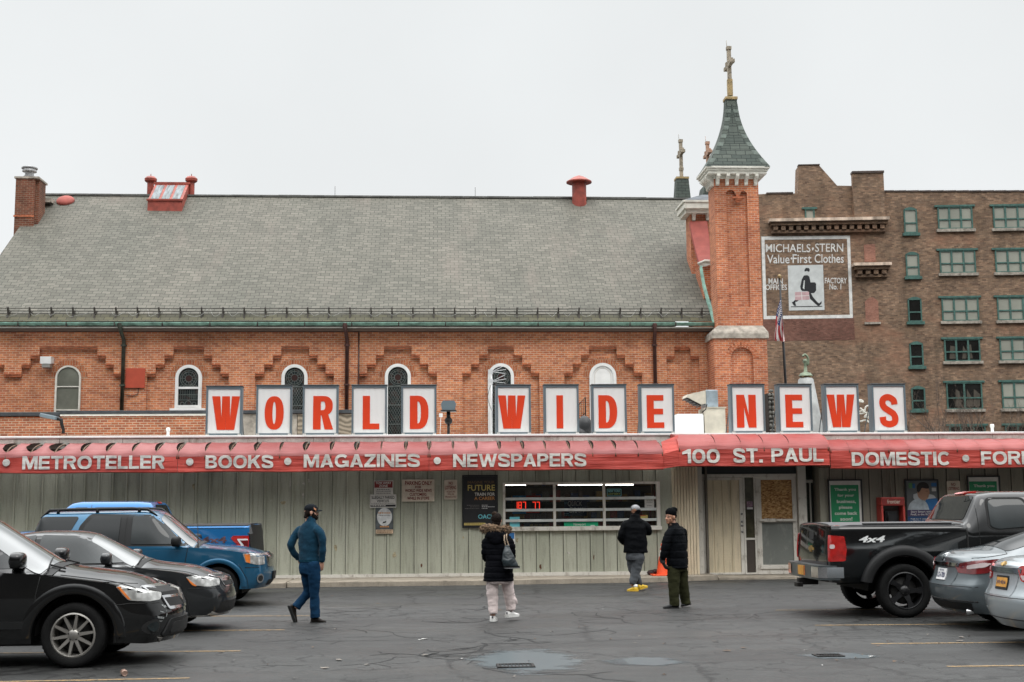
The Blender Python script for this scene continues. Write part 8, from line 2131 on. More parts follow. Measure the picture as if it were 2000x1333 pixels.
body = solid(b, 'body', M_SKIN1, T, .0065, 1); eyes(body, hc, fc)
b = MB(); loft(b, [(P(607,1016.5,.01), .078,.072,ang), (P(606,1021), .095,.085,ang), (P(605,1028), .165,.10,ang), (P(604,1042), .195,.120,ang), (P(604,1060), .185,.125,ang), (P(604,1080), .172,.122,ang), (P(604,1094), .174,.125,ang), (P(604,1099), .170,.122,ang)])
limb(b, [sh_l, P(575,1050,.13), el_l, P(574,1080,.16), wr_l], [.070,.064,.058,.052,.043]); limb(b, [sh_r, P(628,1047,-.14), el_r, P(630,1082,-.12), wr_r], [.072,.065,.058,.052,.043]); limb(b, [P(607,1012,.02), P(607,1021,.0)], [.072,.085])
solid(b, 'fleece', cloth('teal_fleece', (.0075,.034,.060), .35, .95, .06, 400), T, .011, 4, .009, 7)
M_NAVY = cloth('navy_trousers', (.007,.030,.068), .35, .85)
b = MB(); loft(b, [(P(604,1094), .160,.115,ang), (P(604,1108), .178,.125,ang), (P(605,1122), .165,.12,ang)])
limb(b, [hip_r, P(614,1130,-.05), kn_r, P(615,1185,-.0), P(616,1207.5,0)], [.108,.095,.078,.073,.078]); limb(b, [hip_l, P(600,1130,.11), kn_l, P(590,1172,.14), P(578,1187,.12)], [.105,.094,.078,.070,.072])
solid(b, 'trousers', M_NAVY, T, .011, 3, .010, 6)
b = MB(); shoe(b, P(607,1216.5,0), P(637,1217.5,.08), .047, .095); solid(b, 'shoe', M_SHOED, T, .008, 1); sole(T, 'sole', M_SOLE, P(607,1216.8,0), P(637,1217.6,.08), .046)
b = MB(); shoe(b, P(564,1184,.10), P(577,1219,.17), .047, .095); solid(b, 'shoe', M_SHOED, T, .008, 1); sole(T, 'sole', M_SOLE, P(564,1184,.10), P(577,1219,.17), .046)
b = MB(); Q = lambda a, c_, d: hc+(fc.normalized()*a+fc.cross(V3((0,0,1))).normalized()*c_+V3((0,0,1))*d)
b.ell(Q(-.045,0,-.010), (.062,.084,.080), 14, 10); b.ell(Q(.022,-.066,-.045), (.022,.016,.05), 10, 8); b.ell(Q(.022,.066,-.045), (.022,.016,.05), 10, 8); b.ell(Q(-.075,.0,-.050), (.036,.058,.045), 12, 8); b.ell(Q(-.02,-.06,.0), (.05,.03,.06), 10, 8)
for k in range(14): a = k*1.7; b.ell(Q(-.082+.012*math.sin(a), .05*math.cos(a*1.3), -.050+.025*math.sin(a*2.1)), (.020,.02,.02), 8, 6)
solid(b, 'hair', M_HAIR, T, .007, 1, .004, 40)
b = MB(); b.ell(Q(.055,0,-.085), (.052,.055,.045), 14, 10); b.ell(Q(.045,.045,-.065), (.03,.022,.045), 10, 8); b.ell(Q(.045,-.045,-.065), (.03,.022,.045), 10, 8); b.ell(Q(.09,0,-.053), (.016,.028,.010), 8, 6); solid(b, 'beard', M_HAIR, T, .007, 1, .004, 45)
M_CAPB = cloth('black_cap_cloth', (.010,.012,.015), .3)
b = MB(); M_ = Matrix((fc.normalized(), fc.cross(V3((0,0,1))).normalized()*-1, V3((0,0,1)))).transposed(); b.ell(Q(-.006,0,.052), (.108,.090,.078), 20, 14, M=M_)
solid(b, 'cap', M_CAPB, T, .007, 2)
mb = MB(); mb.grid([[Q(.07+.105*math.cos(t)*u, .078*math.sin(t), .042-.012*u-.010*abs(math.sin(t))) for t in [R(-85+170*k/12) for k in range(13)]] for u in (0,.5,1)]); mb.grid([[Q(.07+.105*math.cos(t)*u, .078*math.sin(t), .034-.012*u-.010*abs(math.sin(t))) for t in [R(-85+170*k/12) for k in range(13)]] for u in (0,.5,1)]); mb.build('cap_brim', M_CAPB, T, local=True, uv=False)
mb = MB(); c_ = Q(.045, .080, .045); mb.ell(c_, (.020,.010,.012), 10, 6); mb.ell(c_+V3((-.012,-.003,.016)), (.009,.006,.010), 8, 6); mb.ell(c_+V3((.014,-.003,-.014)), (.010,.006,.006), 8, 6); mb.build('cap_patch', mat('orange_patch', (.46,.20,.09,1), .7), T, local=True, uv=False)
mb = MB(); loft(mb, [(P(604,1093.6), .181,.131,ang), (P(604,1096.3), .181,.131,ang)]); mb.build('fleece_hem', cloth('teal_rib', (.006,.036,.060), .2), T, local=True, uv=False)

# ---- woman in the long black coat
H = Fig('woman in a black coat with fur trimmed hood and pale pink trousers', 966, 1215); P = H.P; T = H.root
hc = P(970.5, 1016, 0); fc = V3((.35, .94, 0))
hipL, knL, anL = P(962,1125,0), P(962,1165,.03), P(963,1203,.0); hipR, knR, anR = P(990,1125,.05), P(994,1162,.10), P(997,1194,.16)
shl, ell_, wrl = P(953,1054,.0), P(947,1076,.0), P(949,1094,.12); shr, elr, wrr = P(992,1054,.02), P(1000,1076,.02), P(1000,1092,.16)
b = MB(); loft(b, [(P(970,1042), .14,.08,0), (P(971,1060), .15,.10,0), (P(973,1090), .13,.10,0), (P(974,1122), .17,.12,0)]); limb(b, [hipL,knL,anL], [.085,.055,.036]); limb(b, [hipR,knR,anR], [.085,.055,.036]); limb(b, [shl,ell_,wrl], [.038,.028,.025]); limb(b, [shr,elr,wrr], [.038,.028,.025])
head(b, hc, fc, .95); limb(b, [P(970,1022), P(970,1042)], [.05,.06]); hand(b, wrl, V3((.3,.8,-.3)), V3((.3,0,-1)), .9, .6); hand(b, wrr, V3((-.2,.9,.1)), V3((-.3,0,-1)), .9, .6)
body = solid(b, 'body', M_SKIN1, T, .0065, 1); eyes(body, hc, fc, .95)
M_COAT = cloth('black_quilted_coat', (.003,.0033,.005), .3, .8)
def quilt(c):
    z = (c.z % .088)/.088; return -.010*math.exp(-((z-.5)/.10)**2)
b = MB(); loft(b, [(P(969,1036), .12,.10,0), (P(970,1043), .17,.12,0), (P(972,1052), .21,.13,0), (P(973,1075), .215,.14,0), (P(975,1094), .205,.14,0), (P(974,1112), .222,.15,0), (P(973.5,1135.5), .240,.16,0)], 26, 2.2)
limb(b, [shl, P(948,1063,-.01), ell_, P(947,1087,.06), wrl], [.068,.062,.057,.052,.045]); limb(b, [shr, P(998,1063,0), elr, P(1001,1086,.09), wrr], [.068,.062,.057,.052,.045])
solid(b, 'coat', M_COAT, T, .012, 3, .007, 8, quilt)
b = MB(); pts = []
M_FUR = mat('brown_fur_trim', (.15,.095,.055,1), .95, 0, .7, 26, 1.0, 120)
for k in range(13):
    a = R(-8+196*k/12); pts.append(P(968.5+23.5*math.cos(a)*-1, 1033.5-0*math.sin(a), 0)+V3((0, -.125*math.sin(a)+.03, .012*math.sin(a*2))))
limb(b, pts, [.055]+[.064]*11+[.055]); solid(b, 'fur_hood_trim', M_FUR, T, .010, 1, .022, 34)
mb = MB(); rn = random.Random(3)
for k in range(900):
    a = R(-8+196*rn.random()); c0 = P(968.5-23.5*math.cos(a), 1033.5, 0)+V3((0, -.125*math.sin(a)+.03, 0)); q = rn.uniform(-1.9, 1.9); dirn = V3((-.6*math.cos(a)*math.cos(q), -math.sin(a)*math.cos(q)-.25, math.sin(q))).normalized(); o_ = c0+dirn*.055; t_ = dirn.cross(V3((rn.uniform(-1,1), rn.uniform(-1,1), .3))).normalized()*.004
    e = o_+dirn*rn.uniform(.018,.040)+V3((0,0,-.010)); mb.add([o_-t_, o_+t_, e], [(0,1,2)])
mb.build('fur_strands', mat('fur_strand', (.20,.135,.085,1), .9, 0, .5, 40), T, local=True, uv=False)
b = MB(); b.ell(P(970,1046,-.10), (.17,.07,.10), 16, 10); b.ell(P(970,1053,-.12), (.12,.05,.09), 14, 10); solid(b, 'hood', M_COAT, T, .010, 3, .006, 12)
Q = lambda x, y, z: hc+V3((x, y, z))
b = MB(); b.ell(Q(-.008,-.018,.022), (.084,.094,.096), 18, 12); b.ell(Q(-.015,-.05,-.05), (.068,.05,.06), 14, 10); solid(b, 'hair', M_HAIR, T, .007, 2, .005, 35)
b = MB(); bc = P(966.5, 1005.5, -.03); b.ell(bc, (.052,.050,.046), 14, 10)
for k in range(10): a = k*.63; b.ell(bc+V3((.034*math.cos(a), .022*math.sin(a*2), .030*math.sin(a))), (.022,.02,.02), 8, 6)
solid(b, 'hair_bun', mat('brown_bun_hair', (.022,.013,.008,1), .8, 0, .5, 40, .5, 90, spec=.1), T, .006, 1, .005, 45)
M_PINKT = cloth('pale_pink_trousers', (.60,.51,.49), .12, .95, .1)
b = MB(); loft(b, [(P(974,1115), .165,.13,0), (P(974,1130), .19,.135,0), (P(974,1140), .185,.13,0)]); limb(b, [P(962,1128,0), P(961.5,1150,.02), knL, P(963,1185,.02), P(963.5,1200,0)], [.098,.096,.088,.076,.066]); limb(b, [P(989,1128,.05), P(992,1148,.08), knR, P(997,1180,.14), P(998,1192,.15)], [.098,.092,.084,.080,.070])
limb(b, [P(996,1158,.12), P(1004,1174,.16), P(1009,1181,.17)], [.06,.050,.022]); solid(b, 'trousers', M_PINKT, T, .011, 3, .009, 9)
M_SNEAK = mat('white_sneaker', (.70,.69,.67,1), .5, 0, .1, 20)
for hl, to in ((P(962,1214,-.02), P(966,1212.5,.22)), (P(990,1206,.10), P(1012,1203.5,.30))):
    b = MB(); shoe(b, hl, to, .050, .10); sh = solid(b, 'shoe', M_SNEAK, T, .008, 1); sole(T, 'sole', mat('white_sole', (.6,.6,.58,1), .7), hl, to, .050, .03)
    mb = MB(); m_ = hl.lerp(to, .25); mb.tube([m_+V3((.047,0,.03)), m_+V3((.045,.03,.05)), m_+V3((.04,.08,.035))], .008, 6); mb.tube([hl+V3((0,-.006,.05)), hl+V3((0,-.004,.085))], .012, 6); mb.build('shoe_stripe', mat('grey_stripe', (.12,.12,.13,1), .6), sh, local=True, uv=False)
    mb = MB(); a = hl.lerp(to, .22)+V3((0,0,.07)); mb.tube([a, a+V3((0,0,.07))], [.040,.040], 12); mb.build('sock', mat('maroon_sock', (.07,.018,.025,1), .9), T, local=True, uv=False)
# handbag: hangs from her shoulder, so a thing of its own
g0 = H.g; BG = thing('handbag', 'dark green leather shoulder bag with light chain straps hanging on the woman in the coat', 'handbag', (g0.x, g0.y, 0))
M_LEA = mat('dark_teal_leather', (.012,.020,.024,1), .35, 0, .3, 10, .3, 60)
b = MB(); c_ = P(994, 1092, -.22); loft(b, [(P(999.5,1111,-.19), .055,.045,20), (P(998,1106,-.20), .125,.075,20), (P(994,1095,-.21), .115,.072,20), (P(991,1080,-.20), .075,.055,20), (P(990,1068,-.19), .040,.03,20), (P(990,1065,-.19), .03,.025,20)])
solid(b, 'bag_body', M_LEA, BG, .009, 2, .006, 12)
mb = MB(); loft(mb, [(P(1000,1110.5,-.20), .128,.078,20), (P(999,1106,-.20), .131,.081,20)]); mb.build('bag_base', mat('black_leather', (.008,.008,.009,1), .4), BG, local=True, uv=False)
mb = MB()
for dx, dy in ((-2.5, -.22), (3.5, -.17)):
    pts = crom([tuple(p) for p in (P(990+dx,1066,dy+.02), P(987+dx*.8,1055,dy+.01), P(987+dx*.6,1046,-.145), P(989+dx*.4,1042,-.06))], 8)
    for i, q in enumerate(pts[::1]):
        mb.ell(q, (.012,.010,.014) if i % 2 else (.009,.014,.012), 8, 6)
mb.build('chain_strap', mat('pale_chain_strap', (.36,.27,.19,1), .5, .3, .5, 40), BG, local=True, uv=False)

# ---- man at the shop window
H = Fig('man in a black jacket, grey sweatpants and yellow clogs at the shop window', 1240, 1155); P = H.P; T = H.root
hc = P(1241, 998, .03); fc = V3((.3, .95, 0))
shl, ell_, wrl = P(1224,1024,0), P(1213,1047,0), P(1218,1061,.15); shr, elr, wrr = P(1257,1024,0), P(1266,1036,.02), P(1262,1040,.22)
hipN, knN, anN = P(1247,1086,-.04), P(1243,1110,.0), P(1235,1145,-.05); hipF, knF, anF = P(1233,1084,.05), P(1237,1113,.12), P(1249,1141,.14)
b = MB(); loft(b, [(P(1240,1012), .08,.07,0), (P(1240,1022), .19,.10,0), (P(1240,1050), .19,.12,0), (P(1240,1085), .17,.13,0)]); limb(b, [hipN,knN,anN], [.085,.058,.038]); limb(b, [hipF,knF,anF], [.085,.058,.038]); limb(b, [shl,ell_,wrl], [.042,.032,.028]); limb(b, [shr,elr,wrr], [.042,.032,.028])
head(b, hc, fc, 1.0); limb(b, [P(1240,1003), P(1240,1016)], [.06,.065]); hand(b, wrl, V3((.3,.9,-.2)), V3((.2,0,-1)), 1, .6); hand(b, wrr, V3((-.3,.9,.1)), V3((-.2,0,-1)), 1, .6)
body = solid(b, 'body', M_SKIN2, T, .007, 1); eyes(body, hc, fc)
M_JKT = cloth('black_nylon_jacket', (.003,.0035,.0045), .35, .7)
b = MB(); loft(b, [(P(1240,1004), .085,.085,0), (P(1240,1011), .105,.095,0), (P(1240,1017), .19,.12,0), (P(1240,1030), .235,.15,0), (P(1241,1052), .24,.16,0), (P(1241,1070), .245,.165,0), (P(1241.5,1080), .255,.17,0)], 26, 2.4)
limb(b, [shl, P(1217,1035,0), ell_, P(1215,1056,.08), wrl], [.088,.082,.075,.066,.055]); limb(b, [shr, P(1263,1029,0), elr, P(1266,1041,.12), wrr], [.088,.082,.075,.066,.055])
solid(b, 'jacket', M_JKT, T, .013, 3, .013, 6)
M_SWEAT = cloth('grey_sweatpants', (.072,.078,.085), .3, .95, .1)
b = MB(); loft(b, [(P(1241,1076), .19,.15,0), (P(1240,1088), .195,.15,0), (P(1240,1094), .185,.14,0)]); limb(b, [P(1248,1088,-.04), knN, P(1238,1130,-.03), P(1235,1142,-.05)], [.125,.108,.088,.070]); limb(b, [P(1233,1088,.05), knF, P(1245,1132,.13), P(1248,1141,.14)], [.118,.105,.085,.068])
solid(b, 'sweatpants', M_SWEAT, T, .011, 3, .011, 7)
M_CLOG = mat('yellow_clog', (.62,.40,.025,1), .55, 0, .1, 9)
for hl, to, sd in ((P(1245,1155,-.10), P(1226,1154.5,.06), 0), (P(1247,1152,.06), P(1263,1147,.26), 1)):
    hl.z = max(hl.z, 0); b = MB(); shoe(b, hl, to, .055, .10); sh = solid(b, 'clog', M_CLOG, T, .008, 1); mb = MB(); d = (to-hl).normalized()
    for k in range(8): a = hl.lerp(to, .62+.10*(k % 3)); q = V3((-d.y, d.x, 0))*(.028*(k//3-1)); mb.ell(a+q+V3((0,0,.058-.012*(k % 3))), (.006,.006,.006), 6, 5)
    mb.build('clog_holes', M_SOLE, sh, local=True, uv=False); sole(T, 'sole', mat('yellow_sole', (.55,.34,.02,1), .7), hl, to, .056, .03)
    mb = MB(); a = hl.lerp(to, .2)+V3((0,0,.075)); mb.tube([a, a+V3((0,0,.06))], [.045,.045], 12); mb.build('sock', M_CREAM2 if not sd else M_SOLE, T, local=True, uv=False)
b = MB(); b.ell(hc+V3((0,0,.045)), (.100,.108,.080), 18, 12); solid(b, 'cap', cloth('grey_knit_cap', (.24,.24,.25), .6), T, .007, 2, .004, 40)
b = MB(); b.ell(hc+V3((.02,.0,-.005)), (.096,.108,.055), 16, 10); b.ell(hc+V3((0,-.01,-.06)), (.085,.09,.06), 16, 10); solid(b, 'face_scarf', M_JKT, T, .008, 2)

# ---- man in the knit hat
H = Fig('man in a black padded jacket, black knit hat and olive trousers', 1315, 1188); P = H.P; T = H.root
hc = P(1309.5, 1010.5, -.02); fc = V3((-.80, -.60, 0))
shn, eln, wrn = P(1311,1040,-.12), P(1299,1072,-.16), P(1294,1093,-.12); shf, elf, wrf = P(1330,1040,.12), P(1332,1070,.18), P(1322,1095,.16)
hipA, knA, anA = P(1316,1110,-.08), P(1316,1147,-.09), P(1317.5,1180,-.08); hipB, knB, anB = P(1330,1110,.06), P(1334,1146,.10), P(1340,1176,.14)
ang = 62
b = MB(); loft(b, [(P(1316,1024), .08,.07,ang), (P(1319,1034), .19,.12,ang), (P(1321,1060), .19,.14,ang), (P(1322,1105), .17,.13,ang)]); limb(b, [hipA,knA,anA], [.085,.056,.038]); limb(b, [hipB,knB,anB], [.085,.056,.038]); limb(b, [shn,eln,wrn], [.042,.032,.028]); limb(b, [shf,elf,wrf], [.042,.032,.028])
head(b, hc, fc, 1.05); limb(b, [P(1311,1018,0), P(1316,1030,0)], [.062,.07]); hand(b, wrn, V3((.35,-.1,-1)), V3((.8,.3,0)), 1.0, .75); hand(b, wrf, V3((-.2,0,-1)), V3((-.8,.3,0)), 1.0, .6)
body = solid(b, 'body', M_SKIN3, T, .0065, 1); eyes(body, hc, fc, 1.05)
M_PADJ = cloth('black_padded_jacket', (.0028,.0035,.0048), .3, .8)
def quilt2(c): z = (c.z % .13)/.13; return -.009*math.exp(-((z-.5)/.09)**2)
b = MB(); loft(b, [(P(1314,1021,0), .088,.085,ang), (P(1316,1027,0), .11,.10,ang), (P(1319,1032,0), .19,.12,ang), (P(1321,1045,0), .21,.15,ang), (P(1322,1068,0), .215,.17,ang), (P(1322.5,1092,0), .218,.175,ang), (P(1323.5,1110,0), .22,.175,ang)], 26, 2.4)
limb(b, [shn, P(1303,1054,-.16), eln, P(1296,1083,-.15), wrn], [.088,.082,.075,.068,.056]); limb(b, [shf, P(1333,1052,.17), elf, wrf], [.105,.095,.085,.062]); solid(b, 'jacket', M_PADJ, T, .012, 3, .010, 7, quilt2)
b = MB(); limb(b, [P(1293,1092,-.12), P(1295.5,1100,-.125)], [.05,.048]); hand(b, P(1294.5,1096,-.122), V3((.35,-.1,-1)), V3((.8,.3,0)), 1.12, .75); solid(b, 'glove', mat('dark_glove', (.012,.011,.011,1), .7), T, .0065, 1)
M_OLIVE = cloth('olive_corduroy', (.026,.027,.013), .3, .9)
b = MB(); loft(b, [(P(1323,1104,0), .17,.14,ang), (P(1323,1116,0), .18,.145,ang)]); limb(b, [P(1316,1112,-.08), knA, P(1317,1170,-.085), P(1317.5,1184,-.08)], [.118,.098,.086,.088]); limb(b, [P(1330,1112,.06), knB, P(1338,1168,.13), P(1340.5,1180,.14)], [.115,.098,.085,.086]); solid(b, 'trousers', M_OLIVE, T, .011, 3, .009, 7)
M_BSHOE = mat('black_leather_shoe', (.006,.0065,.0075,1), .55, 0, .2, 10, spec=.15)
for hl, to in ((P(1325,1188,-.06), P(1296,1188.5,-.14)), (P(1348,1180.5,.15), P(1331,1185,.10))):
    hl.z = max(0, hl.z); to.z = max(0, to.z); b = MB(); shoe(b, hl, to, .050, .085); solid(b, 'shoe', M_BSHOE, T, .008, 1); sole(T, 'sole', M_SOLE, hl, to, .050)
M_KNIT = cloth('black_knit_hat', (.003,.0035,.004), .3, .95)
b = MB(); fcN = fc.normalized(); rr_ = fcN.cross(V3((0,0,1))).normalized(); M_ = Matrix((rr_, fcN, V3((0,0,1)))).transposed()
b.ell(hc-fcN*.018+V3((0,0,.075)), (.095,.108,.088), 18, 12, M=M_); b.ell(hc-fcN*.045+V3((.03,.0,.125)), (.062,.07,.05), 14, 10, M=M_); b.ell(hc-fcN*.045+V3((0,0,.02)), (.092,.075,.055), 14, 10, M=M_)
solid(b, 'knit_hat', M_KNIT, T, .007, 2, .004, 45)
b = MB(); limb(b, [P(1317,1016,.02), P(1314.5,1023,-.02), P(1308,1027,-.08)], [.03,.035,.025]); solid(b, 'brown_collar', mat('brown_collar_cloth', (.06,.03,.018,1), .9), T, .008, 2)
# ------------------------------------------------------------------ signs, posters and other things at the shop front
SY = FY-.046
M_SGW = mat('sign_white', (.62,.60,.56,1), .5, 0, .12, 4); M_SGC = mat('sign_cream', (.60,.52,.42,1), .55, 0, .14, 4); M_MAR = mat('sign_maroon', (.20,.022,.020,1), .5, 0, .12, 6)
M_BLK = mat('sign_black', (.012,.012,.014,1), .45, 0, .2, 5); M_GRNS = mat('sign_green', (.010,.22,.085,1), .45, 0, .08, 4); M_YEL = mat('sign_yellow', (.55,.43,.12,1), .5); M_ORG = mat('sign_orange', (.50,.22,.06,1), .5); M_BRN = mat('sign_brown', (.13,.075,.035,1), .5)
M_TXT = mat('sign_grey_print', (.16,.15,.14,1), .6); M_CYN = mat('sign_cyan', (.16,.55,.62,1), .5); M_BLU = mat('sign_blue', (.02,.13,.34,1), .5); M_LTEXT = mat('sign_pale_print', (.55,.55,.54,1), .6)
def sign(name, lab, cat, px0, px1, py0, py1, m, Y=SY, th=.012, rad=0, frame=None, group=None):
    c = at((px0+px1)/2, py1, Y=Y); t = thing(name, lab, cat, (c.x, Y, c.z), 0, group)
    x0, x1 = at(px0, (py0+py1)/2, Y=Y).x, at(px1, (py0+py1)/2, Y=Y).x; z1 = at((px0+px1)/2, py0, Y=Y).z
    mb = MB(); o = roundp(rect(x0, x1, c.z, z1), rad) if rad else rect(x0, x1, c.z, z1); mb.prism(o, Y-th, Y, 'y'); mb.build('panel', m, t, fixn=True)
    if frame:
        mb = MB(); w = .035; mb.ring(rect(x0-w, x1+w, c.z-w, z1+w), rect(x0-.001, x1+.001, c.z-.001, z1+.001), Y-.03, Y); mb.build('frame', frame, t)
    t['_y'] = Y-th-.003
    return t
def words(t, m, lines, wgt=.012, name='lettering'):
    mb = MB(); Y = t['_y']
    for s_, a, b, c, d in lines: ptext(mb, s_, a, b, c, d, Y, wgt)
    return mb.build(name, m, t, uv=False)
def patch(t, m, px0, px1, py0, py1, name='print', dy=.001):
    mb = MB(); Y = t['_y']+dy; a = at(px0, py1, Y=Y); b = at(px1, py0, Y=Y); mb.quad((a.x,Y,a.z),(b.x,Y,a.z),(b.x,Y,b.z),(a.x,Y,b.z)); return mb.build(name, m, t)
def fine(t, m, px0, px1, rows, name='small_print'):
    """rows of short dashes standing for print too small to read"""
    mb = MB(); Y = t['_y']-.0005; rn = random.Random(int(px0))
    for (a, b, py, h) in rows:
        x = a
        while x < b:
            w_ = rn.uniform(1.2, 4); p = at(x, py+h, Y=Y); q = at(min(b, x+w_), py, Y=Y); mb.quad((p.x,Y,p.z),(q.x,Y,p.z),(q.x,Y,q.z),(p.x,Y,q.z)); x += w_+.9
    return mb.build(name, m, t)
t = sign('tow_sign', 'white tow away zone sign with a dark red header, topmost of the stacked signs', 'sign', 730, 768, 939, 966, M_SGW)
patch(t, M_MAR, 731.2, 766.8, 940.2, 953.2); words(t, M_SGW, [('TOW AWAY', 733.5, 764.5, 941.2, 946), ('ZONE', 740, 757.5, 947, 952)], .03); fine(t, M_TXT, 734, 764, [(736, 762, 955.5, 1.6), (735, 763, 959, 1.6), (735, 763, 963, 1.6)])
t = sign('parking_sign', 'white illegally parked vehicles sign with a black strip along its bottom', 'sign', 722.5, 774, 966.3, 992, M_SGW, SY-.014)
words(t, M_BLK, [('ILLEGALLY PARKED', 726, 770.5, 969, 975), ('VEHICLES', 736, 760, 976.5, 981.5)], .018); patch(t, M_BLK, 724, 772.5, 986, 990.5, 'strip'); fine(t, M_TXT, 725, 771, [(725, 771, 983, 1.1)]); fine(t, M_SGW, 726, 755, [(725.5, 753, 987.2, 2)], 'strip_print')
mb = MB(); Y = t['_y']; 
for a, b, c, d in ((723.6, 773, 967.4, 967.9), (723.6, 724.1, 967.4, 991), (772.6, 773, 967.4, 991)): p = at(a, d, Y=Y); q = at(b, c, Y=Y); mb.quad((p.x,Y,p.z),(q.x,Y,p.z),(q.x,Y,q.z),(p.x,Y,q.z))
mb.build('border', M_TXT, t)
t = sign('oval_poster', 'weathered poster with a pale oval on grey, lowest of the stacked signs', 'poster', 733.5, 768, 992.5, 1043, mat('poster_slate', (.075,.085,.09,1), .6, 0, .4, 6))
mb = MB(); Y = t['_y']+.001; c = at(751, 1010, Y=Y); mb.add([(c.x+.178*math.cos(6.2832*k/28), Y, c.z+.215*math.sin(6.2832*k/28)) for k in range(28)], [list(range(28))]); mb.build('pale_oval', mat('oval_white', (.56,.57,.57,1), .6, 0, .2, 8), t)
patch(t, mat('poster_peach', (.50,.36,.24,1), .6, 0, .3, 8), 733.8, 767.7, 1034.5, 1042.7, 'lower_strip'); fine(t, M_BRN, 736, 766, [(737, 764, 1036.5, 1.2), (736, 765, 1039.3, 1.3)]); fine(t, M_ORG, 739, 763, [(739, 763, 1001, 2.6), (742, 760, 1027.5, 3)], 'faded_title'); fine(t, M_TXT, 739, 763, [(739.5, 763, 1006.5, 1.4)])
mb = MB(); Y = t['_y']-.001
for k, (a, b, c_, d) in enumerate(((747, 753.5, 1019, 1023), (751, 754, 1018, 1021), (750.5, 751.5, 1023, 1029))): p = at(a, d, Y=Y); q = at(b, c_, Y=Y); mb.add([(p.x,Y,p.z),(q.x,Y,p.z+.02),(q.x+.01,Y,q.z),(p.x+.02,Y,q.z)], [(0,1,2,3)])
mb.build('small_silhouette', M_BLK, t)
t = sign('parking_sign', 'large cream parking only sign for customers with maroon letters', 'sign', 785, 848.5, 937, 980, M_SGC)
words(t, M_MAR, [('PARKING ONLY', 791, 844, 940, 948), ('FOR', 811, 823, 949.5, 954)], .022); words(t, M_MAR, [('WORLD WIDE NEWS', 791, 843, 955.5, 961.5), ('CUSTOMERS', 800, 833, 963, 969), ('WHILE IN STORE', 795.5, 838.5, 970.5, 976.5)], .024)
t = sign('loitering_sign', 'small cream no loitering sign with rounded corners left of the black poster', 'sign', 867.5, 893, 937.5, 976, M_SGC, rad=.035)
words(t, M_MAR, [('NO', 876.5, 884.5, 941, 947), ('LOITERING', 869.5, 891, 949, 956.5)], .02); words(t, mat('faded_maroon', (.30,.13,.11,1), .6), [('VIOLATORS', 872, 889, 958.8, 962.5), ('WILL BE', 874, 887, 964, 967.2), ('PROSECUTED', 870, 891, 969, 972.5)], .018)
t = sign('career_poster', 'tall black framed career poster with yellow and orange words left of the shop window', 'poster', 905.5, 969.5, 931, 1028.5, M_BLK, frame=mat('poster_frame_black', (.01,.011,.012,1), .35))
words(t, M_BRN, [('IMAGINE YOUR', 913, 966, 939.5, 945)], .018); words(t, M_YEL, [('FUTURE', 913.5, 966.5, 947.5, 959)], .012); words(t, M_SGW, [('TRAIN FOR', 927, 966.5, 962.5, 968.8)], .016, 'lettering_white'); words(t, M_ORG, [('A CAREER', 926.5, 966.5, 970.5, 977)], .016, 'lettering_orange'); words(t, M_CYN, [('OACES', 934, 969, 1005, 1013.5)], .01, 'lettering_cyan')
fine(t, M_TXT, 908, 966, [(912, 936, 986.8, 1), (918, 936, 990, 1), (908, 936, 993.3, 1)]); fine(t, M_LTEXT, 940, 966, [(941, 953, 986.5, 1.3), (941, 966, 989.6, 1.3), (941, 952, 992.8, 1.3)], 'small_print_white'); patch(t, M_YEL, 906.5, 948, 1021.5, 1026.5, 'yellow_strip'); fine(t, M_BRN, 909, 944, [(909, 944, 1023, 1.6)], 'strip_print')
t = sign('blue_sticker', 'blue and white notice under the window sill behind the woman', 'sign', 992, 1006, 1040, 1064, M_SGW, FY-.038); patch(t, M_BLU, 992.5, 1004.5, 1041, 1053, 'blue_half')
# inside the window
M_PKT = mat('gold_packet', (.28,.21,.09,1), .5)
IY = FY+.30
t = sign('number_display', 'red lit number display with a blue and red border behind the left window pane', 'display', 1001, 1056, 968, 1005, M_BLK, IY, .03)
patch(t, mat('display_blue', (.03,.20,.40,1), .4), 1001, 1027.5, 968, 973, 'blue_border'); patch(t, mat('display_red', (.45,.03,.02,1), .4), 1027.5, 1056, 968, 973, 'red_border'); patch(t, MATS['display_blue'], 1001, 1027.5, 999, 1004, 'blue_border'); patch(t, MATS['display_red'], 1027.5, 1054, 999, 1002.5, 'red_border')
M_LED = emit('red_led', (1.0, .045, .02, 1), 2.2); mb = MB(); Y = t['_y']
def seg7(ch, px, w_, y0, y1):
    on_ = {'1': 'bc', '8': 'abcdefg', '7': 'abc', '3': 'abcdg'}[ch]; m_ = (y0+y1)/2; k = 1.35
    R_ = {'a': (px, px+w_, y0, y0+k), 'd': (px, px+w_, y1-k, y1), 'g': (px, px+w_, m_-k/2, m_+k/2), 'f': (px, px+k, y0, m_), 'e': (px, px+k, m_, y1), 'b': (px+w_-k, px+w_, y0, m_), 'c': (px+w_-k, px+w_, m_, y1)}
    for s_ in on_:
        a, b, c, d = R_[s_]; p = at(a, d, Y=Y-.0004*'abcdefg'.index(s_)); q = at(b, c, Y=Y-.0004*'abcdefg'.index(s_)); yy = p.y; mb.quad((p.x,yy,p.z),(q.x,yy,p.z),(q.x,yy,q.z),(p.x,yy,q.z))
for ch, px in (('1', 1004.5), ('8', 1012.5), ('7', 1021), ('7', 1040), ('7', 1048)): seg7(ch, px, 6.3, 980.5, 994)
mb.build('lit_digits', M_LED, t)
t = sign('draw_sign', 'slanted dim blue and white draw game sign behind the middle window pane', 'sign', 1102, 1146, 977, 1008, mat('sign_navy', (.010,.020,.06,1), .4), IY, .02)
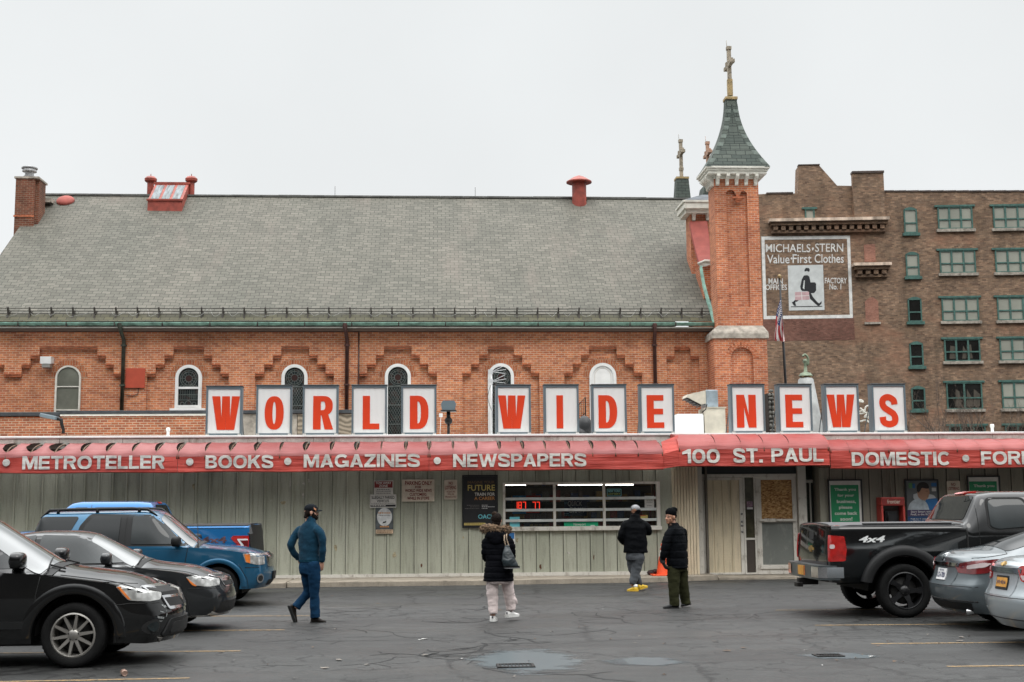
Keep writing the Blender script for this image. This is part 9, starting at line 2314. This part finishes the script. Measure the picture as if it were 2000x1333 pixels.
mb = MB(); ptext(mb, 'QUICK', 1108, 1136, 979, 990, t['_y'], .01, slant=.15); ptext(mb, 'DRAW', 1112, 1142, 991, 1002, t['_y'], .01, slant=.15); mb.build('lettering', M_LTEXT, t, uv=False); fine(t, M_CYN, 1102, 1110, [(1102, 1110, 981, 1), (1102, 1108, 984, 1), (1102, 1112, 1003, 1), (1102, 1114, 1006, 1)], 'speed_lines')
t = sign('lottery_sign', 'small green and teal neon style sign at top of the right window pane', 'sign', 1185, 1214, 954.5, 970.5, mat('sign_dark_green', (.012,.03,.022,1), .4), FY+.055, .012, .02)
words(t, mat('neon_teal', (.20,.50,.52,1), .4), [('NEW YORK', 1187.5, 1211.5, 957, 961.8)], .03); words(t, mat('neon_lime', (.35,.42,.10,1), .4), [('LOTTERY', 1187.5, 1211.5, 963.5, 967)], .02)
mb = MB(); Y = t['_y']; a, b = at(1185.6, 969.8, Y=Y), at(1213.4, 955.2, Y=Y); mb.ring(roundp(rect(a.x, b.x, a.z, b.z), .02), roundp(rect(a.x+.012, b.x-.012, a.z+.012, b.z-.012), .015), Y-.001, Y); mb.build('neon_border', MATS['neon_teal'], t)
t = sign('window_notice', 'white paper notice taped inside the right end of the shop window', 'notice', 1259, 1277.5, 969, 992, M_SGW, FY+.055, .006); fine(t, M_TXT, 1261, 1276, [(1261.5, 1275.5, 970.5, 1.3), (1263, 1274, 975, 1), (1263, 1274, 978, 1), (1263, 1274, 981, 1), (1264, 1273, 987.5, 1.1)])
t = sign('cyan_notice', 'square cyan notice at the lower left corner of the shop window', 'notice', 995.5, 1015, 1010, 1029.5, M_CYN, FY+.055, .006); fine(t, mat('pale_pink_print', (.42,.38,.50,1), .6), 999, 1012, [(1000, 1011, 1016, 1.2), (999.5, 1012, 1018.6, 1.2), (1001, 1010, 1021.2, 1.4)])
t = sign('tobacco_sign', 'green shelf sign with white lettering at the bottom of the middle pane', 'sign', 1101.5, 1168, 1020, 1029.5, mat('bright_green_sign', (.01,.36,.17,1), .35), FY+.055, .01); words(t, M_SGW, [('Newport', 1120.5, 1144, 1021.8, 1028.6)], .008); patch(t, MATS['display_red'], 1103, 1160, 1029.0, 1029.9, 'red_edge'); patch(t, M_LTEXT, 1153.5, 1161.5, 1026, 1028.5, 'small_white_mark')
t = sign('yellow_tag', 'yellow and red price card behind the man at the window', 'card', 1251, 1265, 1006.5, 1013.5, M_YEL, FY+.055, .006); patch(t, MATS['display_red'], 1251, 1261, 1006.6, 1008, 'red_strip')
for px, py in ((1033, 997), (1042, 997), (1051, 997), (1060, 997), (1035, 1024.5), (1044, 1024.5), (1053, 1024.5), (1062, 1024.5)):
    p = at(px, py+4, Y=IY+.1); q = at(px+6.5, py, Y=IY+.1); mb = MB(); mb.box(p.x, q.x, IY+.1, IY+.16, p.z, q.z, bev=.006); tag(mb.build('packet', M_PKT), 'small gold packet standing in a row behind the left shop window pane', 'packet', 'gold packets behind the left window pane')
# right of the entrance
for k, (a, b, c, d) in enumerate(((1621, 1682.5, 939.5, 1052), (1893.5, 1952.5, 932.5, 1046))):
    t = sign('thanks_sign', ['green and white thank you sign between the entrance and the red payphone', 'green and white thank you sign above the cab of the black pickup'][k], 'sign', a, b, c, d, M_SGW, frame=M_BLK, group='framed thank you signs on the shop wall')
    w0 = b-a; patch(t, M_GRNS, a+4.5, b-6, c+8, d-4, 'green_field'); L = [('Thank you', .14, .82), ('for your', .24, .77), ('business,', .22, .82), ('please', .29, .71), ('come back', .155, .865), ('soon!', .33, .71)]; rows = ((953.5, 960.5), (965, 972), (976.5, 984), (988, 996), (999.5, 1006), (1010.5, 1017.5))
    dy = c-939.5; words(t, M_SGW, [(s_, a+w0*u, a+w0*v, y0+dy, y1+dy) for (s_, u, v), (y0, y1) in zip(L, rows)], .022)
t = thing('payphone', 'red open front payphone shelter on the shop wall beside the child poster', 'payphone', (X(1743, FY-.2, 1000), FY-.05, 1.0)); YP = FY-.40
M_PHR = mat('payphone_red', (.40,.045,.035,1), .5, 0, .2, 5); pz = lambda py: at(1743, py, Y=YP).z
x0, x1 = X(1722, YP, 1000), X(1768, YP, 1000); zb_, ztp = .95, pz(971.5)
mb = MB(); mb.box(x0, x1, YP, FY-.04, pz(988), ztp, bev=.015); mb.build('hood', M_PHR, t)
mb = MB(); mb.box(x0+.02, x1-.02, YP-.006, YP-.001, pz(986.5), pz(974.5)); hd = mb.build('sign_band', mat('payphone_dark_red', (.22,.022,.018,1), .5), t); mb = MB(); ptext(mb, 'frontier', 1733, 1758, 976, 984, YP-.009, .006); mb.build('lettering', M_SGC, hd, uv=False)
for xa, xb in ((x0, x0+.045), (x1-.045, x1)): mb = MB(); mb.box(xa, xb, YP+.01, FY-.04, zb_, pz(988)-.002); mb.build('side_panel', M_PHR, t)
mb = MB(); mb.box(x0+.046, x1-.046, FY-.075, FY-.042, zb_, pz(988)); mb.build('back_panel', mat('payphone_grey', (.10,.10,.09,1), .5, .3), t)
mb = MB(); mb.box(x0+.14, x1-.12, FY-.22, FY-.076, zb_+.12, pz(998), bev=.02); ph = mb.build('phone_set', M_BLK, t); mb = MB(); mb.tube([(x0+.19, FY-.27, pz(1002)), (x0+.19, FY-.29, pz(1008)), (x0+.19, FY-.27, pz(1018))], [.03, .02, .03], 8); mb.tube(crom([(x0+.19, FY-.27, pz(1018)), (x0+.22, FY-.28, pz(1030)), (x0+.28, FY-.24, pz(1028))], 5), .008, 5); mb.build('handset', M_PLAST, ph)
mb = MB(); mb.tube([(X(1740, FY-.06, 960), FY-.05, ztp), (X(1740, FY-.06, 960), FY-.05, ZT-.5)], .014, 6); mb.build('conduit', M_CLAD2, t)
t = sign('child_poster', 'framed poster of a child in a pale blue shirt above dark blue text bands', 'poster', 1771.5, 1832, 939.5, 1052, mat('poster_backdrop_grey', (.13,.14,.145,1), .55, 0, .2, 3), frame=M_BLK)
def blob(t, m, pts, dy, name):
    mb = MB(); Y = t['_y']-dy; P = [at(x, y, Y=Y) for x, y in crom(list(pts)+[pts[0]], 4)[:-1]]; tr = tessellate_polygon([[Vector((p.x, p.z, 0)) for p in P]]); mb.add(P, tr); return mb.build(name, m, t, uv=False)
blob(t, mat('poster_white_blur', (.50,.52,.54,1), .6), [(1784,966),(1796,963),(1812,965),(1824,968),(1826,975),(1804,978),(1786,976)], -.0005, 'bright_blur'); blob(t, M_BLU, [(1808,976),(1822,974),(1831,976),(1831,1000),(1810,1000)], 0, 'blue_chair')
blob(t, mat('poster_shirt', (.42,.48,.52,1), .6, 0, .2, 8), [(1773,996),(1777,984),(1787,976),(1800,976),(1810,983),(1815,996),(1815,1001),(1773,1001)], .0005, 'shirt'); blob(t, mat('poster_skin', (.40,.22,.14,1), .55), [(1791,957),(1793,970),(1799,976),(1806,977.5),(1812,974),(1814,968),(1815.5,964),(1814.5,957),(1810,952),(1798,953)], .001, 'face')
blob(t, mat('poster_hair', (.018,.014,.012,1), .6), [(1791,960),(1791,950),(1796,943.5),(1805,942),(1812,946),(1814.5,953),(1810,955),(1801,953.5),(1798,958),(1795,963)], .0015, 'hair'); blob(t, mat('poster_ear', (.34,.18,.115,1), .55), [(1794.5,961),(1797.5,960.5),(1798,965),(1796,967)], .002, 'ear'); mb = MB(); Y = t['_y']-.002
for a, b, c, d in ((1808, 1812, 959.3, 960.3), (1811, 1814.5, 969, 969.8)): p = at(a, d, Y=Y); q = at(b, c, Y=Y); mb.quad((p.x,Y,p.z),(q.x,Y,p.z),(q.x,Y,q.z),(p.x,Y,q.z))
mb.build('features', M_BRN, t)
patch(t, mat('poster_purple', (.045,.025,.085,1), .5), 1771.8, 1831.7, 996, 1008.5, 'purple_band', -.002); patch(t, mat('poster_deep_blue', (.010,.045,.13,1), .5), 1771.8, 1831.7, 1008.5, 1051.7, 'blue_band', -.002); t['_y'] = t['_y']-.004; patch(t, mat('logo_green', (.10,.26,.10,1), .5), 1775, 1782, 944, 954, 'green_logo', .003); patch(t, M_BLU, 1782, 1787, 945, 954, 'blue_logo', .003); patch(t, M_LTEXT, 1820, 1828, 953, 960, 'pale_logo', .003); patch(t, M_BLU, 1819, 1829, 943.5, 950.5, 'blue_badge', .003)
words(t, M_LTEXT, [('Start Smart with', 1779, 1820, 997.5, 1001.8), ('PreK in the RCSD', 1779, 1822, 1003, 1007), ('PreK for 3- and 4-year-olds', 1779, 1830, 1012.5, 1015.8), ('is FREE for all city residents', 1779, 1830, 1017, 1020.2)], .01)
t = sign('loitering_sign', 'small cream no loitering sign with rounded corners right of the child poster', 'sign', 1849.5, 1875.5, 939.5, 978, M_SGC, rad=.035); words(t, M_MAR, [('NO', 1858, 1866, 943.5, 949.5), ('LOITERING', 1851.5, 1873.5, 951.5, 958)], .02)
# traffic cone standing on the footway by the entrance
cY = FY-.55; p = at(1292, 1121, Y=cY); t = thing('traffic_cone', 'orange traffic cone with white bands and black base by the shop entrance', 'traffic cone', (p.x, cY, .105))
M_CONE = mat('cone_orange', (.80,.085,.018,1), .5, 0, .1, 5); zc = at(1297, 1062, Y=cY).z-.105; rb = .155; rt_ = .03
cr2 = lambda z: rb+(rt_-rb)*z/zc
mb = MB(); mb.lathe([(cr2(z)+.0, z) for z in (.03, .1, .3, .5, .7, zc-.01)]+[(rt_*.6, zc), (.0001, zc)], (.03,0,0), 24); mb.build('cone_body', M_CONE, t, local=True)
mb = MB(); 
for a, b in ((zc*.60, zc*.80), (zc*.86, zc*.93)): mb.lathe([(cr2(a)+.002, a), (cr2(b)+.002, b)], (.03,0,0), 24)
mb.build('reflective_band', M_SGW, t, local=True); mb = MB(); mb.box(-.24, .30, -.22, .22, 0, .035, bev=.012); mb.build('cone_base', M_CONE, t, local=True); mb = MB(); mb.box(.08, .33, -.24, -.1, -.0, .02); mb.build('base_weight', M_TYRE, t, local=True)
p = at(1274, 1119, Y=FY-.25); mb = MB(); mb.ell((p.x, FY-.25, .16), (.13,.1,.07), 12, 8); mb.ell((p.x+.06, FY-.3, .19), (.08,.07,.06), 10, 7); o = mb.build('rubbish_bag', mat('maroon_bag', (.035,.012,.014,1), .6, 0, .4, 9, .5, 12)); tag(o, 'small dark maroon bag slumped on the footway beside the traffic cone', 'bag')
